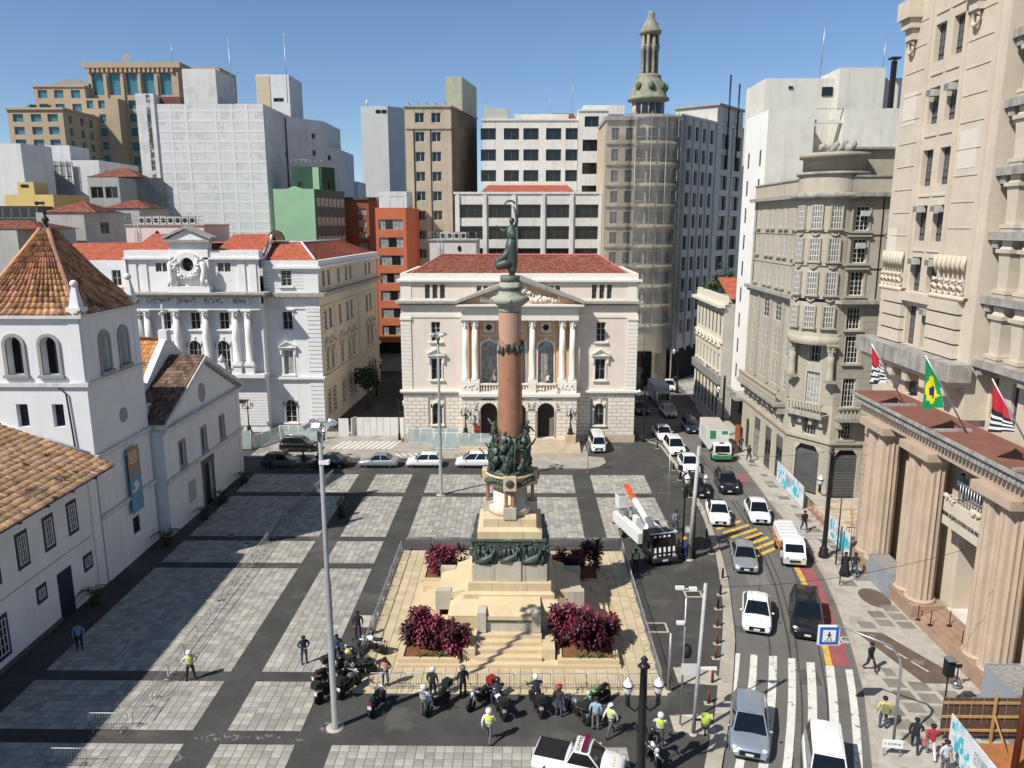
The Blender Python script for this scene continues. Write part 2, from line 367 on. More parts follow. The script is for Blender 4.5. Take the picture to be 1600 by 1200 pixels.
# ================================================================ facade toolkit
class Fac:
    """one wall plane of a building: u runs left to right seen from outside, v is height, d is outward"""
    def __init__(s, par, p0, p1):
        s.par = par; s.o = Vector((p0[0], p0[1])); e = Vector((p1[0], p1[1])) - s.o; s.L = e.length; s.U = e.normalized()
        s.N = Vector((s.U.y, -s.U.x)); s.a = math.atan2(s.U.y, s.U.x)
    def P(s, u, v, d=0.):
        q = s.o + s.U * u + s.N * d; return (q.x, q.y, v)
    def box(s, mb, u0, u1, v0, v1, d0, d1):
        i = mb.n(); mb.box(0, 1, 0, 1, 0, 1); c = mb.v[i:i + 8]
        mb.v[i:i + 8] = [s.P(u0 + (u1 - u0) * a, v0 + (v1 - v0) * z, d1 + (d0 - d1) * b) for a, b, z in c]
    def part(s, name, boxes, mat, label=None):
        mb = MB()
        for b in boxes: s.box(mb, *b)
        return part(name, mb, mat, s.par, label=label)
    def parts(s, name, boxes, mat):
        for b in boxes: s.part(name, [b], mat)
    def put(s, name, me, u, v, d=0., par=None):
        return O(name, me, par or s.par, s.P(u, v, d), s.a)
    def wall(s, z0, z1, ops, mat, dep=.3, u0=0., u1=None, d=0., name='wall'):
        u1 = s.L if u1 is None else u1; mb = MB(); ops = [tuple(o) + (0,) * (5 - len(o)) for o in ops]
        us = sorted({u0, u1} | {min(max(x, u0), u1) for o in ops for x in o[:2]}); vs = sorted({z0, z1} | {x for o in ops for x in o[2:4]})
        q = lambda *p: mb.face([s.P(a, b, d + c) for a, b, c in p])
        for a, b in zip(us, us[1:]):
            for c, e in zip(vs, vs[1:]):
                m, n = (a + b) / 2, (c + e) / 2
                if not any(o[0] < m < o[1] and o[2] < n < o[3] for o in ops): q((a, c, 0), (b, c, 0), (b, e, 0), (a, e, 0))
        for a, b, c, e, arch in ops:
            r = (b - a) / 2; vs_ = e - r * (1 if arch == 1 else arch) if arch else e
            if arch:
                ry = e - vs_; n = 8; arc = [(a + r - r * math.cos(math.pi * k / n), vs_ + ry * math.sin(math.pi * k / n)) for k in range(n + 1)]
                for k in range(n):
                    (x0, y0), (x1, y1) = arc[k], arc[k + 1]
                    q((x0, y0, 0), (x1, y1, 0), (x1, e, 0), (x0, e, 0)); q((x0, y0, 0), (x0, y0, -dep), (x1, y1, -dep), (x1, y1, 0))
            else: q((a, e, 0), (b, e, 0), (b, e, -dep), (a, e, -dep))
            q((a, c, 0), (a, vs_, 0), (a, vs_, -dep), (a, c, -dep)); q((b, c, 0), (b, c, -dep), (b, vs_, -dep), (b, vs_, 0)); q((a, c, 0), (a, c, -dep), (b, c, -dep), (b, c, 0))
        return part(name, mb, mat, s.par)
    def win(s, op, gm=None, fm=None, nx=2, ny=3, dep=.22, fw=.07, sur=None, sm=None, sep=True, d=0., name='window', split=None):
        """window in an opening: pane, glazing bars, surround"""
        op = tuple(op) + (0,) * (5 - len(op)); a, b, c, e, arch = op; w, h = b - a, e - c; gm = gm or GLASS
        key = (round(w, 2), round(h, 2), arch, nx, ny, gm.name, fm.name if fm else '', fw, sep)
        def outline(g):
            r = w / 2; hs = h - r * (1 if arch == 1 else arch)
            if not arch: return [(-w / 2 + g, g), (w / 2 - g, g), (w / 2 - g, h - g), (-w / 2 + g, h - g)]
            return [(-w / 2 + g, g), (w / 2 - g, g)] + [((r - g) * math.cos(math.pi * k / 10), hs + (h - hs - g) * math.sin(math.pi * k / 10)) for k in range(11)]
        def bars(q):
            A, B_ = outline(0), outline(fw)
            for i in range(len(A)):
                j = (i + 1) % len(A); q.face([(A[i][0], -.05, A[i][1]), (A[j][0], -.05, A[j][1]), (B_[j][0], -.05, B_[j][1]), (B_[i][0], -.05, B_[i][1])])
                q.face([(B_[i][0], -.05, B_[i][1]), (B_[j][0], -.05, B_[j][1]), (B_[j][0], 0, B_[j][1]), (B_[i][0], 0, B_[i][1])])
            for i in range(1, nx):
                x = -w / 2 + w * i / nx; t = fw * (.45 if not (nx % 2 == 0 and i == nx // 2) else .6); q.box(x - t / 2 - .008, x + t / 2 + .008, -.04, 0, fw, h - fw - (.04 * h if arch else 0))
            for j in range(1, ny):
                z = h * j / ny; t = fw * .5; q.box(-w / 2 + fw, w / 2 - fw, -.038, -.001, z - t / 2, z + t / 2)
        def pane():
            q = MB(); q.cm = 0; q.face([(x, 0, z) for x, z in outline(0)])
            if not sep and fm: q.cm = 1; bars(q)
            return q.mesh(name, [gm, fm] if (fm and not sep) else gm)
        o = s.put(name, cached(('w',) + key, pane), (a + b) / 2, c, d - dep)
        if sep and fm: O('frame', cached(('f',) + key, lambda: (lambda q: (bars(q), q)[1])(MB()).mesh('frame', fm)), o)
        if sur:
            def sg():
                q = MB(); y0, y1 = -dep - .09, -dep + .02; t = .16
                if sur != 'sill':
                    for x in (-w / 2 - t, w / 2): q.box(x, x + t, y0, y1, 0, h)
                    if arch:
                        r = w / 2; hs = h - r; n = 10
                        for k in range(n):
                            a0, a1 = math.pi * k / n, math.pi * (k + 1) / n
                            q.slab([(r * math.cos(a0), hs + r * math.sin(a0)), ((r + t * 1.5) * math.cos(a0), hs + (r + t * 1.5) * math.sin(a0)), ((r + t * 1.5) * math.cos(a1), hs + (r + t * 1.5) * math.sin(a1)), (r * math.cos(a1), hs + r * math.sin(a1))], y0, y1)
                        q.box(-.16, .16, y0 - .1, y1, h, h + .5)
                    else: q.box(-w / 2 - t, w / 2 + t, y0 - .004, y1, h, h + t)
                q.box(-w / 2 - .3, w / 2 + .3, y0 - .16, y1, -.2, -.002)
                if sur == 'ped':
                    z = h + t + .25; ww = w / 2 + .5
                    q.box(-ww + .15, ww - .15, y0 - .05, y1, h + t + .002, z); q.box(-ww, ww, y0 - .34, y1, z, z + .12)
                    q.slab([(-ww, z + .12), (ww, z + .12), (0, z + .75)], y0 - .1, y1)
                    for sx in (-1, 1):
                        p = [(sx * ww, z + .12), (sx * ww, z + .28), (0, z + .95), (0, z + .78)]; q.slab(p if sx > 0 else p[::-1], y0 - .36, y1)
                        q.box(sx * (w / 2 + .26) - .1, sx * (w / 2 + .26) + .1, y0 - .16, y1, h - .5, z - .002)
                if sur == 'hood': q.box(-w / 2 - .32, w / 2 + .32, y0 - .2, y1, h + t + .05, h + t + .2)
                return q.mesh('surround', sm)
            O('surround', cached(('s', round(w, 2), round(h, 2), arch, sur, dep, sm.name), sg), o)
        return o
    def grid(s, us, vs, w, h, arch=0): return [(u - w / 2, u + w / 2, v, v + h, arch) for v in vs for u in us]
    def ashlar(s, u0, u1, v0, v1, ch, bl, ops, mat, proud=.05, gap=.03, name='stone_block', stagger=True, skipf=None):
        """cut stone courses, every block an object; blocks are cut back round openings"""
        n = max(1, round((v1 - v0) / ch)); ch = (v1 - v0) / n
        for j in range(n):
            a, b = v0 + j * ch, v0 + (j + 1) * ch; spans = [(u0, u1)]
            for o in ops:
                if o[2] < b - .05 and o[3] > a + .05:
                    oa, ob = o[0] - .22, o[1] + .22; sp = []
                    for x, y in spans:
                        if ob <= x or oa >= y: sp.append((x, y))
                        else:
                            if oa > x: sp.append((x, oa))
                            if ob < y: sp.append((ob, y))
                    spans = sp
            for x, y in spans:
                if y - x < .15: continue
                k = max(1, round((y - x) / bl)); cuts = [x + (y - x) * i / k for i in range(k + 1)]
                if stagger and j % 2 and k > 1:
                    w = (y - x) / k; cuts = [x] + [x + w * (i + .5) for i in range(k)] + [y]
                for p, q in zip(cuts, cuts[1:]):
                    w = round(q - p - gap, 2); h = round(ch - gap, 2)
                    me = cached(('b', w, h, proud, mat.name), lambda: MB().taper(-w / 2, w / 2, -proud, .02, 0, h, .0, .0).mesh(name, mat))
                    s.put(name, me, (p + q) / 2, a + gap / 2)
    def dentils(s, u0, u1, v0, v1, step, w, d, mat, name='dentils'):
        n = int((u1 - u0) / step); s.part(name, [(u0 + i * step, u0 + i * step + w, v0, v1, 0, d) for i in range(n)], mat)
def ringbox(par, name, x0, x1, y0, y1, z0, z1, d, mat): return part(name, MB().box(x0 - d, x1 + d, y0 - d, y1 + d, z0, z1), mat, par)
def bldg(name, label, x, y, cat='building'): return thing(name, label, cat, (x, y, 0), world=True)
def tiled_plane(mb, a, b, c, d, tw, tl, h=.07, jit=.02, keep=None):
    """pan tiles over the quad a-b (eave) to d-c (ridge); every tile is its own piece"""
    a, b, c, d = map(Vector, (a, b, c, d)); L = ((d - a).length + (c - b).length) / 2; Wd = max((b - a).length, (c - d).length)
    nr = max(2, int(L / tl)); nrm = (b - a).cross(d - a).normalized()
    if nrm.z < 0: nrm = -nrm
    for r in range(nr):
        t0, t1 = r / nr, (r + 1.22) / nr
        p0, q0 = a.lerp(d, t0), b.lerp(c, t0); p1, q1 = a.lerp(d, min(t1, 1)), b.lerp(c, min(t1, 1)); w = (q0 - p0).length
        n = max(1, round(w / tw))
        for k in range(n):
            f0, f1 = k / n, (k + 1) / n
            e = [p0.lerp(q0, f0), p0.lerp(q0, (f0 + f1) / 2), p0.lerp(q0, f1)]; g = [p1.lerp(q1, f0), p1.lerp(q1, (f0 + f1) / 2), p1.lerp(q1, f1)]
            j = random.uniform(-jit, jit); up = nrm * (h + j); lo = nrm * (.035 + j * .5); i = mb.n()
            mb.v += [tuple(e[0] + lo), tuple(e[1] + up + lo), tuple(e[2] + lo), tuple(g[0] + lo * .2), tuple(g[1] + up * .6), tuple(g[2] + lo * .2)]
            mb.fi((i, i + 1, i + 4, i + 3), True); mb.fi((i + 1, i + 2, i + 5, i + 4), True); mb.fi((i, i + 2, i + 1))
RTILE = M('red_roof_tile', (.25, .078, .047), .85, .25, 1.5, .2, isl=.35, hue=.012)
RTILE2 = M('orange_red_roof_tile', (.42, .105, .05), .85, .15, 1.2, .2, isl=.16, hue=.01)
OTILE = M('old_clay_tile', (.42, .21, .10), .85, .25, 1.2, .25, isl=.42, hue=.01)
def column(name, par, x, y, z0, z1, r, mat, n=16):
    H = z1 - z0; q = MB(); q.box(x - r * 1.4, x + r * 1.4, y - r * 1.4, y + r * 1.4, z0, z0 + .25)
    q.lathe(x, y, [(r * 1.32, z0 + .25), (r * 1.35, z0 + .36), (r * 1.1, z0 + .44), (r * 1.2, z0 + .52), (r, z0 + .6), (r * .97, z0 + H * .5), (r * .86, z1 - 1.02)], n)
    o = part(name, q, mat, par)
    q = MB(); q.lathe(x, y, [(r * .95, z1 - 1.02), (r * .95, z1 - .94), (r * .85, z1 - .92), (r * 1.0, z1 - .5), (r * 1.3, z1 - .3), (r * 1.15, z1 - .16)], n)
    for k in range(8):       # leaves and volutes
        a = 6.283 * k / 8; cx, cy = x + math.cos(a) * r * 1.05, y + math.sin(a) * r * 1.05
        q.ball((cx, cy, z1 - .62), (r * .24, r * .24, .2), 6, 4)
        if k % 2: q.ball((x + math.cos(a) * r * 1.45, y + math.sin(a) * r * 1.45, z1 - .26), r * .24, 6, 4)
    q.box(x - r * 1.35, x + r * 1.35, y - r * 1.35, y + r * 1.35, z1 - .16, z1 - .003)
    part('capital', q, mat, o if '_w' not in o else par)
    return o
def relief(par, name, F, u0, u1, v0, v1, mat, n, r, d=.05, seed=3):
    rnd = random.Random(seed); q = MB()
    for k in range(n):
        u = u0 + (u1 - u0) * (k + .5) / n + rnd.uniform(-.1, .1); v = rnd.uniform(v0 + r, max(v0 + r, v1 - r)); p = F.P(u, v, d)
        q.ball(p, (r * rnd.uniform(.7, 1.4), r * .8, r * rnd.uniform(.7, 1.5)), 7, 5)
        p2 = F.P(u + rnd.uniform(-.4, .4), rnd.uniform(v0, v1), d); q.tube([p, tuple((Vector(p) + Vector(p2)) / 2 + Vector((0, 0, r * .8))), p2], [r * .4, r * .3, r * .15], 5)
    part(name, q, mat, par)
# ================================================================ central palace
CRM = M('cream_stucco', (.70, .615, .53), .85, .06, .5, .1, 15., streak=.16, scol='6b5c4c')
CRW = M('pale_stone', (.74, .70, .61), .8, .06, 1., .1, 20., streak=.08)
PEACH = M('peach_stucco', (.62, .40, .25), .85, .08, .6, .1)
GREYC = M('weathered_cornice', (.36, .34, .30), .9, .25, 1.5, .3, 12., streak=.5)
WFR = M('white_window_frame', (.62, .61, .58), .6, .08, 2., 0.)
GFR = M('grey_window_frame', (.28, .28, .27), .6, .1, 2., 0.)
STEPM = M('sandy_step_stone', (.50, .41, .29), .85, .18, 1.2, .2)
CP = bldg('courthouse_palace', 'cream neoclassical palace with columned portico and red tiled hip roof behind the monument column', 0, 92)
x0, x1, y0, y1 = -14.5, 13.9, 92.0, 108.0
F = Fac(CP, (x0, y0), (x1, y0)); ux = lambda x: x - x0
ops = []; wl = []
for cx in (-10.37, 9.57):
    u = ux(cx)
    wl += [((u - .62, u + .62, 2.2, 4.95, 1), 'arch'), ((u - .62, u + .62, 7.9, 10.45), 'ped'), ((u - .55, u + .55, 12.6, 14.95), 'flat')]
    wl += [((u + k * .9 - .3, u + k * .9 + .3, 17.75, 19.45), None) for k in (-1, 0, 1)]
for cx in (-5.1, -4.3, 3.5, 4.3): u = ux(cx); wl.append(((u - .28, u + .28, 18.6, 19.3), None))
F.wall(0, 19.8, [w[0] for w in wl] + [(ux(-7.1), ux(6.6), 0, 16.9)], CRM, .35)
for w, s_ in wl:
    F.win(w, GLASS, GFR if w[3] > 16 else WFR if w[2] > 11 else GFR, 2, 3 if w[2] > 11 else 2, .3, sur={'arch': 'arch', 'ped': 'ped', 'flat': 'sill'}.get(s_), sm=CRW, name='window')
part('side_wall', MB().box(x0, x1, y0 + .01, y1, 0, 19.8, skip=(0, 1, 2)), CRM, CP)
gops = [(ux(-10.37) - .85, ux(-10.37) + .85, 1.9, 5.3), (ux(9.57) - .85, ux(9.57) + .85, 1.9, 5.3)]
BLK = M('rusticated_block', (.72, .655, .56), .85, .08, .8, .15, isl=.05)
F.ashlar(0, ux(-7.2), .95, 6.1, .46, 1.15, gops, BLK, .06, .055); F.ashlar(ux(6.7), F.L, .95, 6.1, .46, 1.15, gops, BLK, .06, .055)
F.parts('plinth', [(-.1, ux(-7.2), 0, .93, 0, .12), (ux(6.7), F.L + .1, 0, .93, 0, .12)], STEPM)
F.part('string_course', [(-.25, ux(-7.25), 6.15, 6.35, 0, .2), (-.35, ux(-7.25), 6.352, 6.6, 0, .42)], CRW); F.part('string_course', [(ux(6.75), F.L + .25, 6.15, 6.35, 0, .2), (ux(6.75), F.L + .35, 6.352, 6.6, 0, .42)], CRW)
# corner quoins and frames on the wings
for a, b in ((-.06, 1.15), (F.L - 1.15, F.L + .06)):
    F.part('pilaster', [(a, b, 6.6, 15.2, 0, .05), (a - .08, b + .08, 15.2, 15.5, 0, .2)], CRW)
    for k in range(18): F.part('quoin', [(a - .02, b + .02, 6.75 + k * .46, 7.15 + k * .46, .04, .1)], CRW)
ringbox(CP, 'architrave', x0, x1, y0, y1, 15.5, 15.9, .1, CRW)
ringbox(CP, 'frieze_band', x0, x1, y0, y1, 16.75, 17.0, .22, CRM)
F.dentils(-.2, F.L + .2, 17.0, 17.22, .42, .24, .42, GREYC)
ringbox(CP, 'cornice', x0, x1, y0, y1, 17.22, 17.5, .62, GREYC)
ringbox(CP, 'attic_base', x0, x1, y0, y1, 17.503, 17.7, .1, CRW)
ringbox(CP, 'attic_cornice', x0, x1, y0, y1, 19.8, 20.05, .4, CRW)
part('parapet', MB().box(x0 + .02, x1 - .02, y0 + .02, y0 + .5, 20.052, 20.75).box(x0 + .02, x0 + .5, y0 + .502, y1, 20.052, 20.75).box(x1 - .5, x1 - .02, y0 + .502, y1, 20.052, 20.75), CRW, CP)
for a, b in ((.15, 1.3), (F.L - 1.3, F.L - .15)): F.part('attic_pilaster', [(a, b, 17.72, 19.78, 0, .06)], CRW)
# hip roof
q = MB(); e = .7; ez, rz_ = 20.3, 22.55; A, B_, Cc, D = (x0 + e, y0 + e, ez), (x1 - e, y0 + e, ez), (x1 - e, y1 - e, ez), (x0 + e, y1 - e, ez); R1, R2 = (-10.2, 100, rz_), (9.8, 100, rz_)
q.face([A, B_, R2, R1]); q.face([B_, Cc, R2]); q.face([Cc, D, R1, R2]); q.face([D, A, R1])
rf = part('roof', q, RTILE, CP)
q = MB(); tiled_plane(q, A, B_, R2, R1, .3, .42, .07); tiled_plane(q, B_, Cc, R2, R2, .4, .45); tiled_plane(q, D, A, R1, R1, .4, .45)
part('roof_tiles', q, RTILE, rf, kind='stuff').matrix_parent_inverse = Matrix()
def ridge(par, pts, r=.13, mat=None):
    q = MB(); q.tube([(a, b, c + .1) for a, b, c in pts], r, 6); part('ridge_tiles', q, mat or RTILE2, par)
ridge(CP, [A, R1, R2, B_])
# portico: rusticated arcade, loggia, paired columns, pediment
py = 90.2; P = Fac(CP, (-7.15, py), (6.7, py)); pu = lambda x: x + 7.15
ar = [(pu(c) - 1.02, pu(c) + 1.02, .9, 5.35, 1) for c in (-3.93, -.47, 2.98)]
JOINT = M('shadowed_joint', (.30, .25, .20), .9, .1, 1., .1)  # mortar colour for the beds behind the block gaps
P.wall(0, 6.2, ar, JOINT, .02, name='joint_bed'); P.wall(0, 6.2, ar, CRM, 1.2, d=-.02, name='arcade_wall')
F.wall(.95, 6.1, gops[:1], JOINT, .01, u1=ux(-7.2), d=.012, name='joint_bed'); F.wall(.95, 6.1, gops[1:], JOINT, .01, u0=ux(6.7), d=.012, name='joint_bed')
part('arcade_side', MB().face([(-7.15, py, 0), (-7.15, 92, 0), (-7.15, 92, 6.2), (-7.15, py, 6.2)]).face([(6.7, py, 0), (6.7, 92, 0), (6.7, 92, 6.2), (6.7, py, 6.2)]), CRM, CP)
P.ashlar(0, P.L, .95, 6.1, .46, 1.15, [(a, b, c, d + .3) for a, b, c, d, _ in ar], BLK, .06, .055)
for cx, _k in ((-3.93, 0), (-.47, 1), (2.98, 2)):
    u = pu(cx)
    for k in range(9):       # voussoirs
        t = math.pi * (k + .5) / 9; q = MB(); r0, r1, w = 1.06, 1.75, .16
        q.slab([(r0 * math.cos(t - w), r0 * math.sin(t - w)), (r1 * math.cos(t - w), r1 * math.sin(t - w)), (r1 * math.cos(t + w), r1 * math.sin(t + w)), (r0 * math.cos(t + w), r0 * math.sin(t + w))], -.06, .02)
        o = part('voussoir', q, BLK, CP, P.P(u, 4.33), P.a)
    part('door', MB().box(cx - 1.0, cx + 1.0, 91.3, 91.4, .9, 5.3), M('dark_timber', (.03, .024, .02), .6, .3, 1., .1), CP)
part('doorway_leaf', MB().face([(3.4, 90.6, 1.0), (4.0, 91.2, 1.0), (4.0, 91.2, 3.4), (3.4, 90.6, 3.4)]), GFR, CP)
part('loggia_floor', MB().box(-7.5, 7.05, py - .35, 92.6, 6.2, 6.55), CRW, CP)
part('loggia_band', MB().box(-7.3, 6.85, py - .15, 92.55, 5.98, 6.198), CRW, CP)
LB = Fac(CP, (-7.0, 92.5), (6.5, 92.5)); lu = lambda x: x + 7.0
lops = [(lu(c) - .95, lu(c) + .95, 7.4, 12.6, 1) for c in (-3.96, -.5, 2.96)]; occ = [(lu(c) - .5, lu(c) + .5, 13.75, 14.75) for c in (-3.96, -.5, 2.96)]
LB.wall(6.5, 16.4, lops + occ, PEACH, .25, name='loggia_wall')
for o in lops: LB.win(o, CURT, GFR, 3, 4, .2, sur='arch', sm=CRW, name='arched_window')
for o in occ:
    w = LB.win((o[0], o[1], o[2], o[3]), GLASS, None, 1, 1, .2, name='oculus'); q = MB()
    for k in range(16):
        a0, a1 = 6.283 * k / 16, 6.283 * (k + 1) / 16
        q.slab([(.4 * math.cos(a0), .5 + .4 * math.sin(a0)), (.62 * math.cos(a0), .5 + .62 * math.sin(a0)), (.62 * math.cos(a1), .5 + .62 * math.sin(a1)), (.4 * math.cos(a1), .5 + .4 * math.sin(a1))], -.32, -.1)
    for sx in (-1, 1):
        for sz in (0, 1): q.box(sx * .45 - .2, sx * .45 + .2, -.26, -.12, sz * .8 - .1, sz * .8 + .3)
    O('round_frame', q.mesh('round_frame', CRW), w)
    LB.part('panel_frame', [(o[0] - .5, o[1] + .5, 13.2, 13.32, 0, .06), (o[0] - .5, o[1] + .5, 15.0, 15.12, 0, .06), (o[0] - .5, o[0] - .4, 13.322, 15.0, 0, .06), (o[1] + .4, o[1] + .5, 13.322, 15.0, 0, .06)], CRM)
for c in (-6.72, -5.55, -2.1, 1.3, 4.88, 6.1):
    column('column', CP, c, 90.85, 7.9, 15.35, .37, CRW)
    part('pilaster', MB().box(c - .34, c + .34, 92.3, 92.5, 6.6, 15.35), PEACH, CP)
P.parts('column_pedestal', [(pu(-7.12), pu(-5.05), 6.553, 7.9, -1.2, -.05), (pu(4.4), pu(6.62), 6.553, 7.9, -1.2, -.05), (pu(-2.55), pu(-1.65), 6.553, 7.9, -1.2, -.05), (pu(.85), pu(1.75), 6.553, 7.9, -1.2, -.05)], CRW)
relief(CP, 'festoon', P, pu(-6.9), pu(-5.3), 6.9, 7.7, CRW, 8, .12, -.03); relief(CP, 'festoon', P, pu(4.7), pu(6.4), 6.9, 7.7, CRW, 8, .12, -.03, 5)
BAL = lambda: MB().lathe(0, 0, [(.08, 0), (.05, .1), (.11, .35), (.05, .65), (.08, .75), (.08, .8)], 8)
def balustrade(par, a, b, z, mat, h=1.15, step=.32, name='balustrade'):
    a, b = Vector(a), Vector(b); d = b - a; n = max(1, int(d.length / step)); nn = Vector((-d.y, d.x)).normalized() * .16
    q = MB(); q.prism([(a - nn)[:2], (b - nn)[:2], (b + nn)[:2], (a + nn)[:2]], z, z + .15); q.prism([(a - nn)[:2], (b - nn)[:2], (b + nn)[:2], (a + nn)[:2]], z + .96, z + h)
    o = part(name, q, mat, par); me = cached(('bal', mat.name), lambda: BAL().mesh('baluster', mat))
    for k in range(n): p = a + d * (k + .5) / n; O('baluster', me, par, (p.x, p.y, z + .155))
for a, b in ((-5.0, -2.6), (-1.6, .8), (1.8, 4.35)): balustrade(CP, (a, 90.5), (b, 90.5), 6.56, CRW)
part('entablature', MB().box(-7.2, 6.75, py + .05, 92.6, 15.36, 15.95).box(-7.12, 6.67, py + .12, 92.6, 15.952, 16.9), CRW, CP)
P.dentils(-.1, P.L + .1, 16.9, 17.05, .3, .17, .28, CRW)
part('portico_cornice', MB().box(-7.75, 7.3, py - .55, 92.5, 17.05, 17.3), CRW, CP)
px0, px1, pm, pt = -7.75, 7.3, -.22, 20.45
part('tympanum', MB().slab([(px0 + .4, 17.303), (px1 - .4, 17.303), (pm, pt - .35)], py + .2, 92.6), PEACH, CP)
for nm, a, b in (('raking_cornice', px0 - .1, pm), ('raking_cornice', px1 + .1, pm)):
    p = [(a, 17.31), (b, pt - .3), (b, pt + .15), (a, 17.62)]
    part(nm, MB().slab(p if a < b else p[::-1], py - .65, 93.5), GREYC, CP); p = [(a, 17.305), (b, pt - .55), (b, pt - .305), (a, 17.309)]
    part('raking_moulding', MB().slab(p if a < b else p[::-1], py - .35, 92.6), CRW, CP)
T = Fac(CP, (-7.15, py + .15), (6.7, py + .15)); 
for k, (u0_, u1_, hh) in enumerate(((2.2, 4.2, .7), (4.2, 6.0, 1.4), (6.0, 7.8, 2.0), (7.8, 9.6, 1.4), (9.6, 11.6, .7))): relief(CP, 'pediment_figure', T, u0_, u1_, 17.45, 17.5 + hh, CRW, 6, .26, .05, 20 + k)
# front steps
for k in range(7): part('step', MB().box(-7.3, 7.0, 86.6 + k * .42, 90.18, .12 + k * .125 + (.0 if k else -.12), .245 + k * .125 - .001), STEPM, CP)
for cx in (-6.7, 5.9): part('step_plinth', MB().box(cx - .6, cx + .6, 88.6, 90.1, 0, 1.75), STEPM, CP)
# ================================================================ left palace
WST = M('white_stucco', (.72, .715, .70), .85, .06, .4, .1, 15., streak=.18, scol='5d5a54')
WTR = M('white_trim', (.72, .715, .69), .8, .06, 1., .1, streak=.1)
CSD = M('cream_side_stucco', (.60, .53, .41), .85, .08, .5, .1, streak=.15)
LP = bldg('columned_palace', 'white neoclassical palace with attic sculpture and orange red roof rising behind the church', -41, 97)
lx0, lx1, ly = -49.4, -32.7, 96.2
F = Fac(LP, (lx0, ly), (lx1, ly)); ux = lambda x: x - lx0
cs = (-45.0, -41.27, -37.6)
up = [(ux(c) - .62, ux(c) + .62, 13.45, 15.6) for c in cs]; lo = [(ux(c) - .85, ux(c) + .85, 8.2, 12.0, 1) for c in (-45.3, -41.6, -37.95)]
F.wall(0, 16.3, up + lo, WST, .4)
for o in up: F.win(o, GLASS, WFR, 2, 2, .25, sur='sill', sm=WTR)
for o in lo: F.win(o, GLASS, WFR, 3, 3, .3, sur='arch', sm=WTR, name='arched_window')
part('block_side', MB().face([(lx1, ly, 0), (lx1, 97.6, 0), (lx1, 97.6, 18), (lx1, ly, 18)]), WST, LP); part('block_side', MB().face([(lx0, ly, 0), (lx0, 97.6, 0), (lx0, 97.6, 23), (lx0, ly, 23)]), WST, LP)
for k in range(17): F.part('stone_course', [(ux(-49.4) if k % 2 else ux(-49.35), ux(-32.72), .9 + k * .37, 1.23 + k * .37, .01, .1)], WTR)
for c in (-48.2, -47.05, -43.4, -39.75, -36.0, -34.4):
    column('column', LP, c, 95.6, 8.9, 16.0, .45, WTR); F.part('carved_drum', [(ux(c) - .55, ux(c) + .55, 7.9, 9.4, .05, 1.1)], WTR)
part('column_ledge', MB().box(lx0 - .2, lx1 + .2, 94.9, 97, 7.4, 7.897), WTR, LP)
part('entablature', MB().box(lx0 - .1, lx1 + .1, 95.1, 97, 16.0, 16.7), WTR, LP)
part('frieze', MB().box(lx0, lx1, 95.25, 97, 16.702, 17.7), WST, LP)
FF = Fac(LP, (lx0, 95.25), (lx1, 95.25))
for k in range(4): relief(LP, 'frieze_relief', FF, 3.2 + k * 3.3, 5.6 + k * 3.3, 16.8, 17.6, GREYC, 10, .12, .02, 30 + k)
for u in (1.0, 2.4, 6.2, 9.6, 13.2, 15.2): FF.part('bracket', [(u, u + .35, 16.8, 17.7, 0, .35)], WTR)
part('cornice', MB().box(lx0 - .9, lx1 + .9, 94.3, 97, 17.7, 17.95).box(lx0 - 1.1, lx1 + 1.1, 94.1, 97, 17.952, 18.2), GREYC, LP)
A_ = Fac(LP, (lx0 + .1, 96.4), (lx1 - .1, 96.4)); au = lambda x: x - lx0 - .1
aops = [(au(c) - .38, au(c) + .38, 20.65, 21.75) for c in (-45.4, -44.55, -37.6, -36.75)]
A_.wall(18.2, 23.2, aops, WST, .25, name='attic_wall')
for o in aops: A_.win(o, GLASS, GFR, 2, 2, .2, fw=.06)
for c in (-48.6, -47.3, -35.0, -33.6): A_.part('attic_pilaster', [(au(c) - .45, au(c) + .45, 18.2, 23.1, 0, .14)], WTR)
part('attic_cornice', MB().box(lx0 - .2, lx1 + .2, 95.9, 97.8, 22.2, 22.45).box(lx0 - .05, lx1 + .05, 96.1, 97.8, 22.452, 23.3), WTR, LP)
# clock gable with round opening and carved figures
G_ = Fac(LP, (-43.6, 95.9), (-38.9, 95.9))
q = MB(); G_.box(q, 0, G_.L, 18.3, 24.6, -1.5, 0); part('gable_block', q, WST, LP)
part('gable_plinth', MB().box(-43.9, -38.6, 94.9, 95.9, 18.2, 18.9), WTR, LP)
part('gable_cornice', MB().box(-44.1, -38.4, 95.4, 97.5, 24.3, 24.62), GREYC, LP)
part('gable_pediment', MB().slab([(-43.8, 24.62), (-38.7, 24.62), (-41.25, 25.9)], 95.7, 97.5), WST, LP)
for a in (-44.3, -38.2):
    p = [(a, 24.63), (-41.25, 25.95), (-41.25, 26.3), (a, 24.9)]; part('raking_cornice', MB().slab(p if a < -41 else p[::-1], 95.35, 97.6), GREYC, LP)
q = MB(); i = q.n()
for k in range(20):
    a0, a1 = 6.283 * k / 20, 6.283 * (k + 1) / 20
    q.slab([(.85 * math.cos(a0), .85 * math.sin(a0)), (1.5 * math.cos(a0), 1.5 * math.sin(a0)), (1.5 * math.cos(a1), 1.5 * math.sin(a1)), (.85 * math.cos(a1), .85 * math.sin(a1))], -.75, 0)
part('round_opening_ring', q, WTR, LP, (-41.3, 95.9, 21.6)); part('round_opening_glass', MB().lathe(0, 0, [(.86, 0), (0, .001)], 20).xf(Matrix.Rotation(R(90), 4, 'X')), GLASS, LP, (-41.3, 95.88, 21.6))
rnd = random.Random(5)
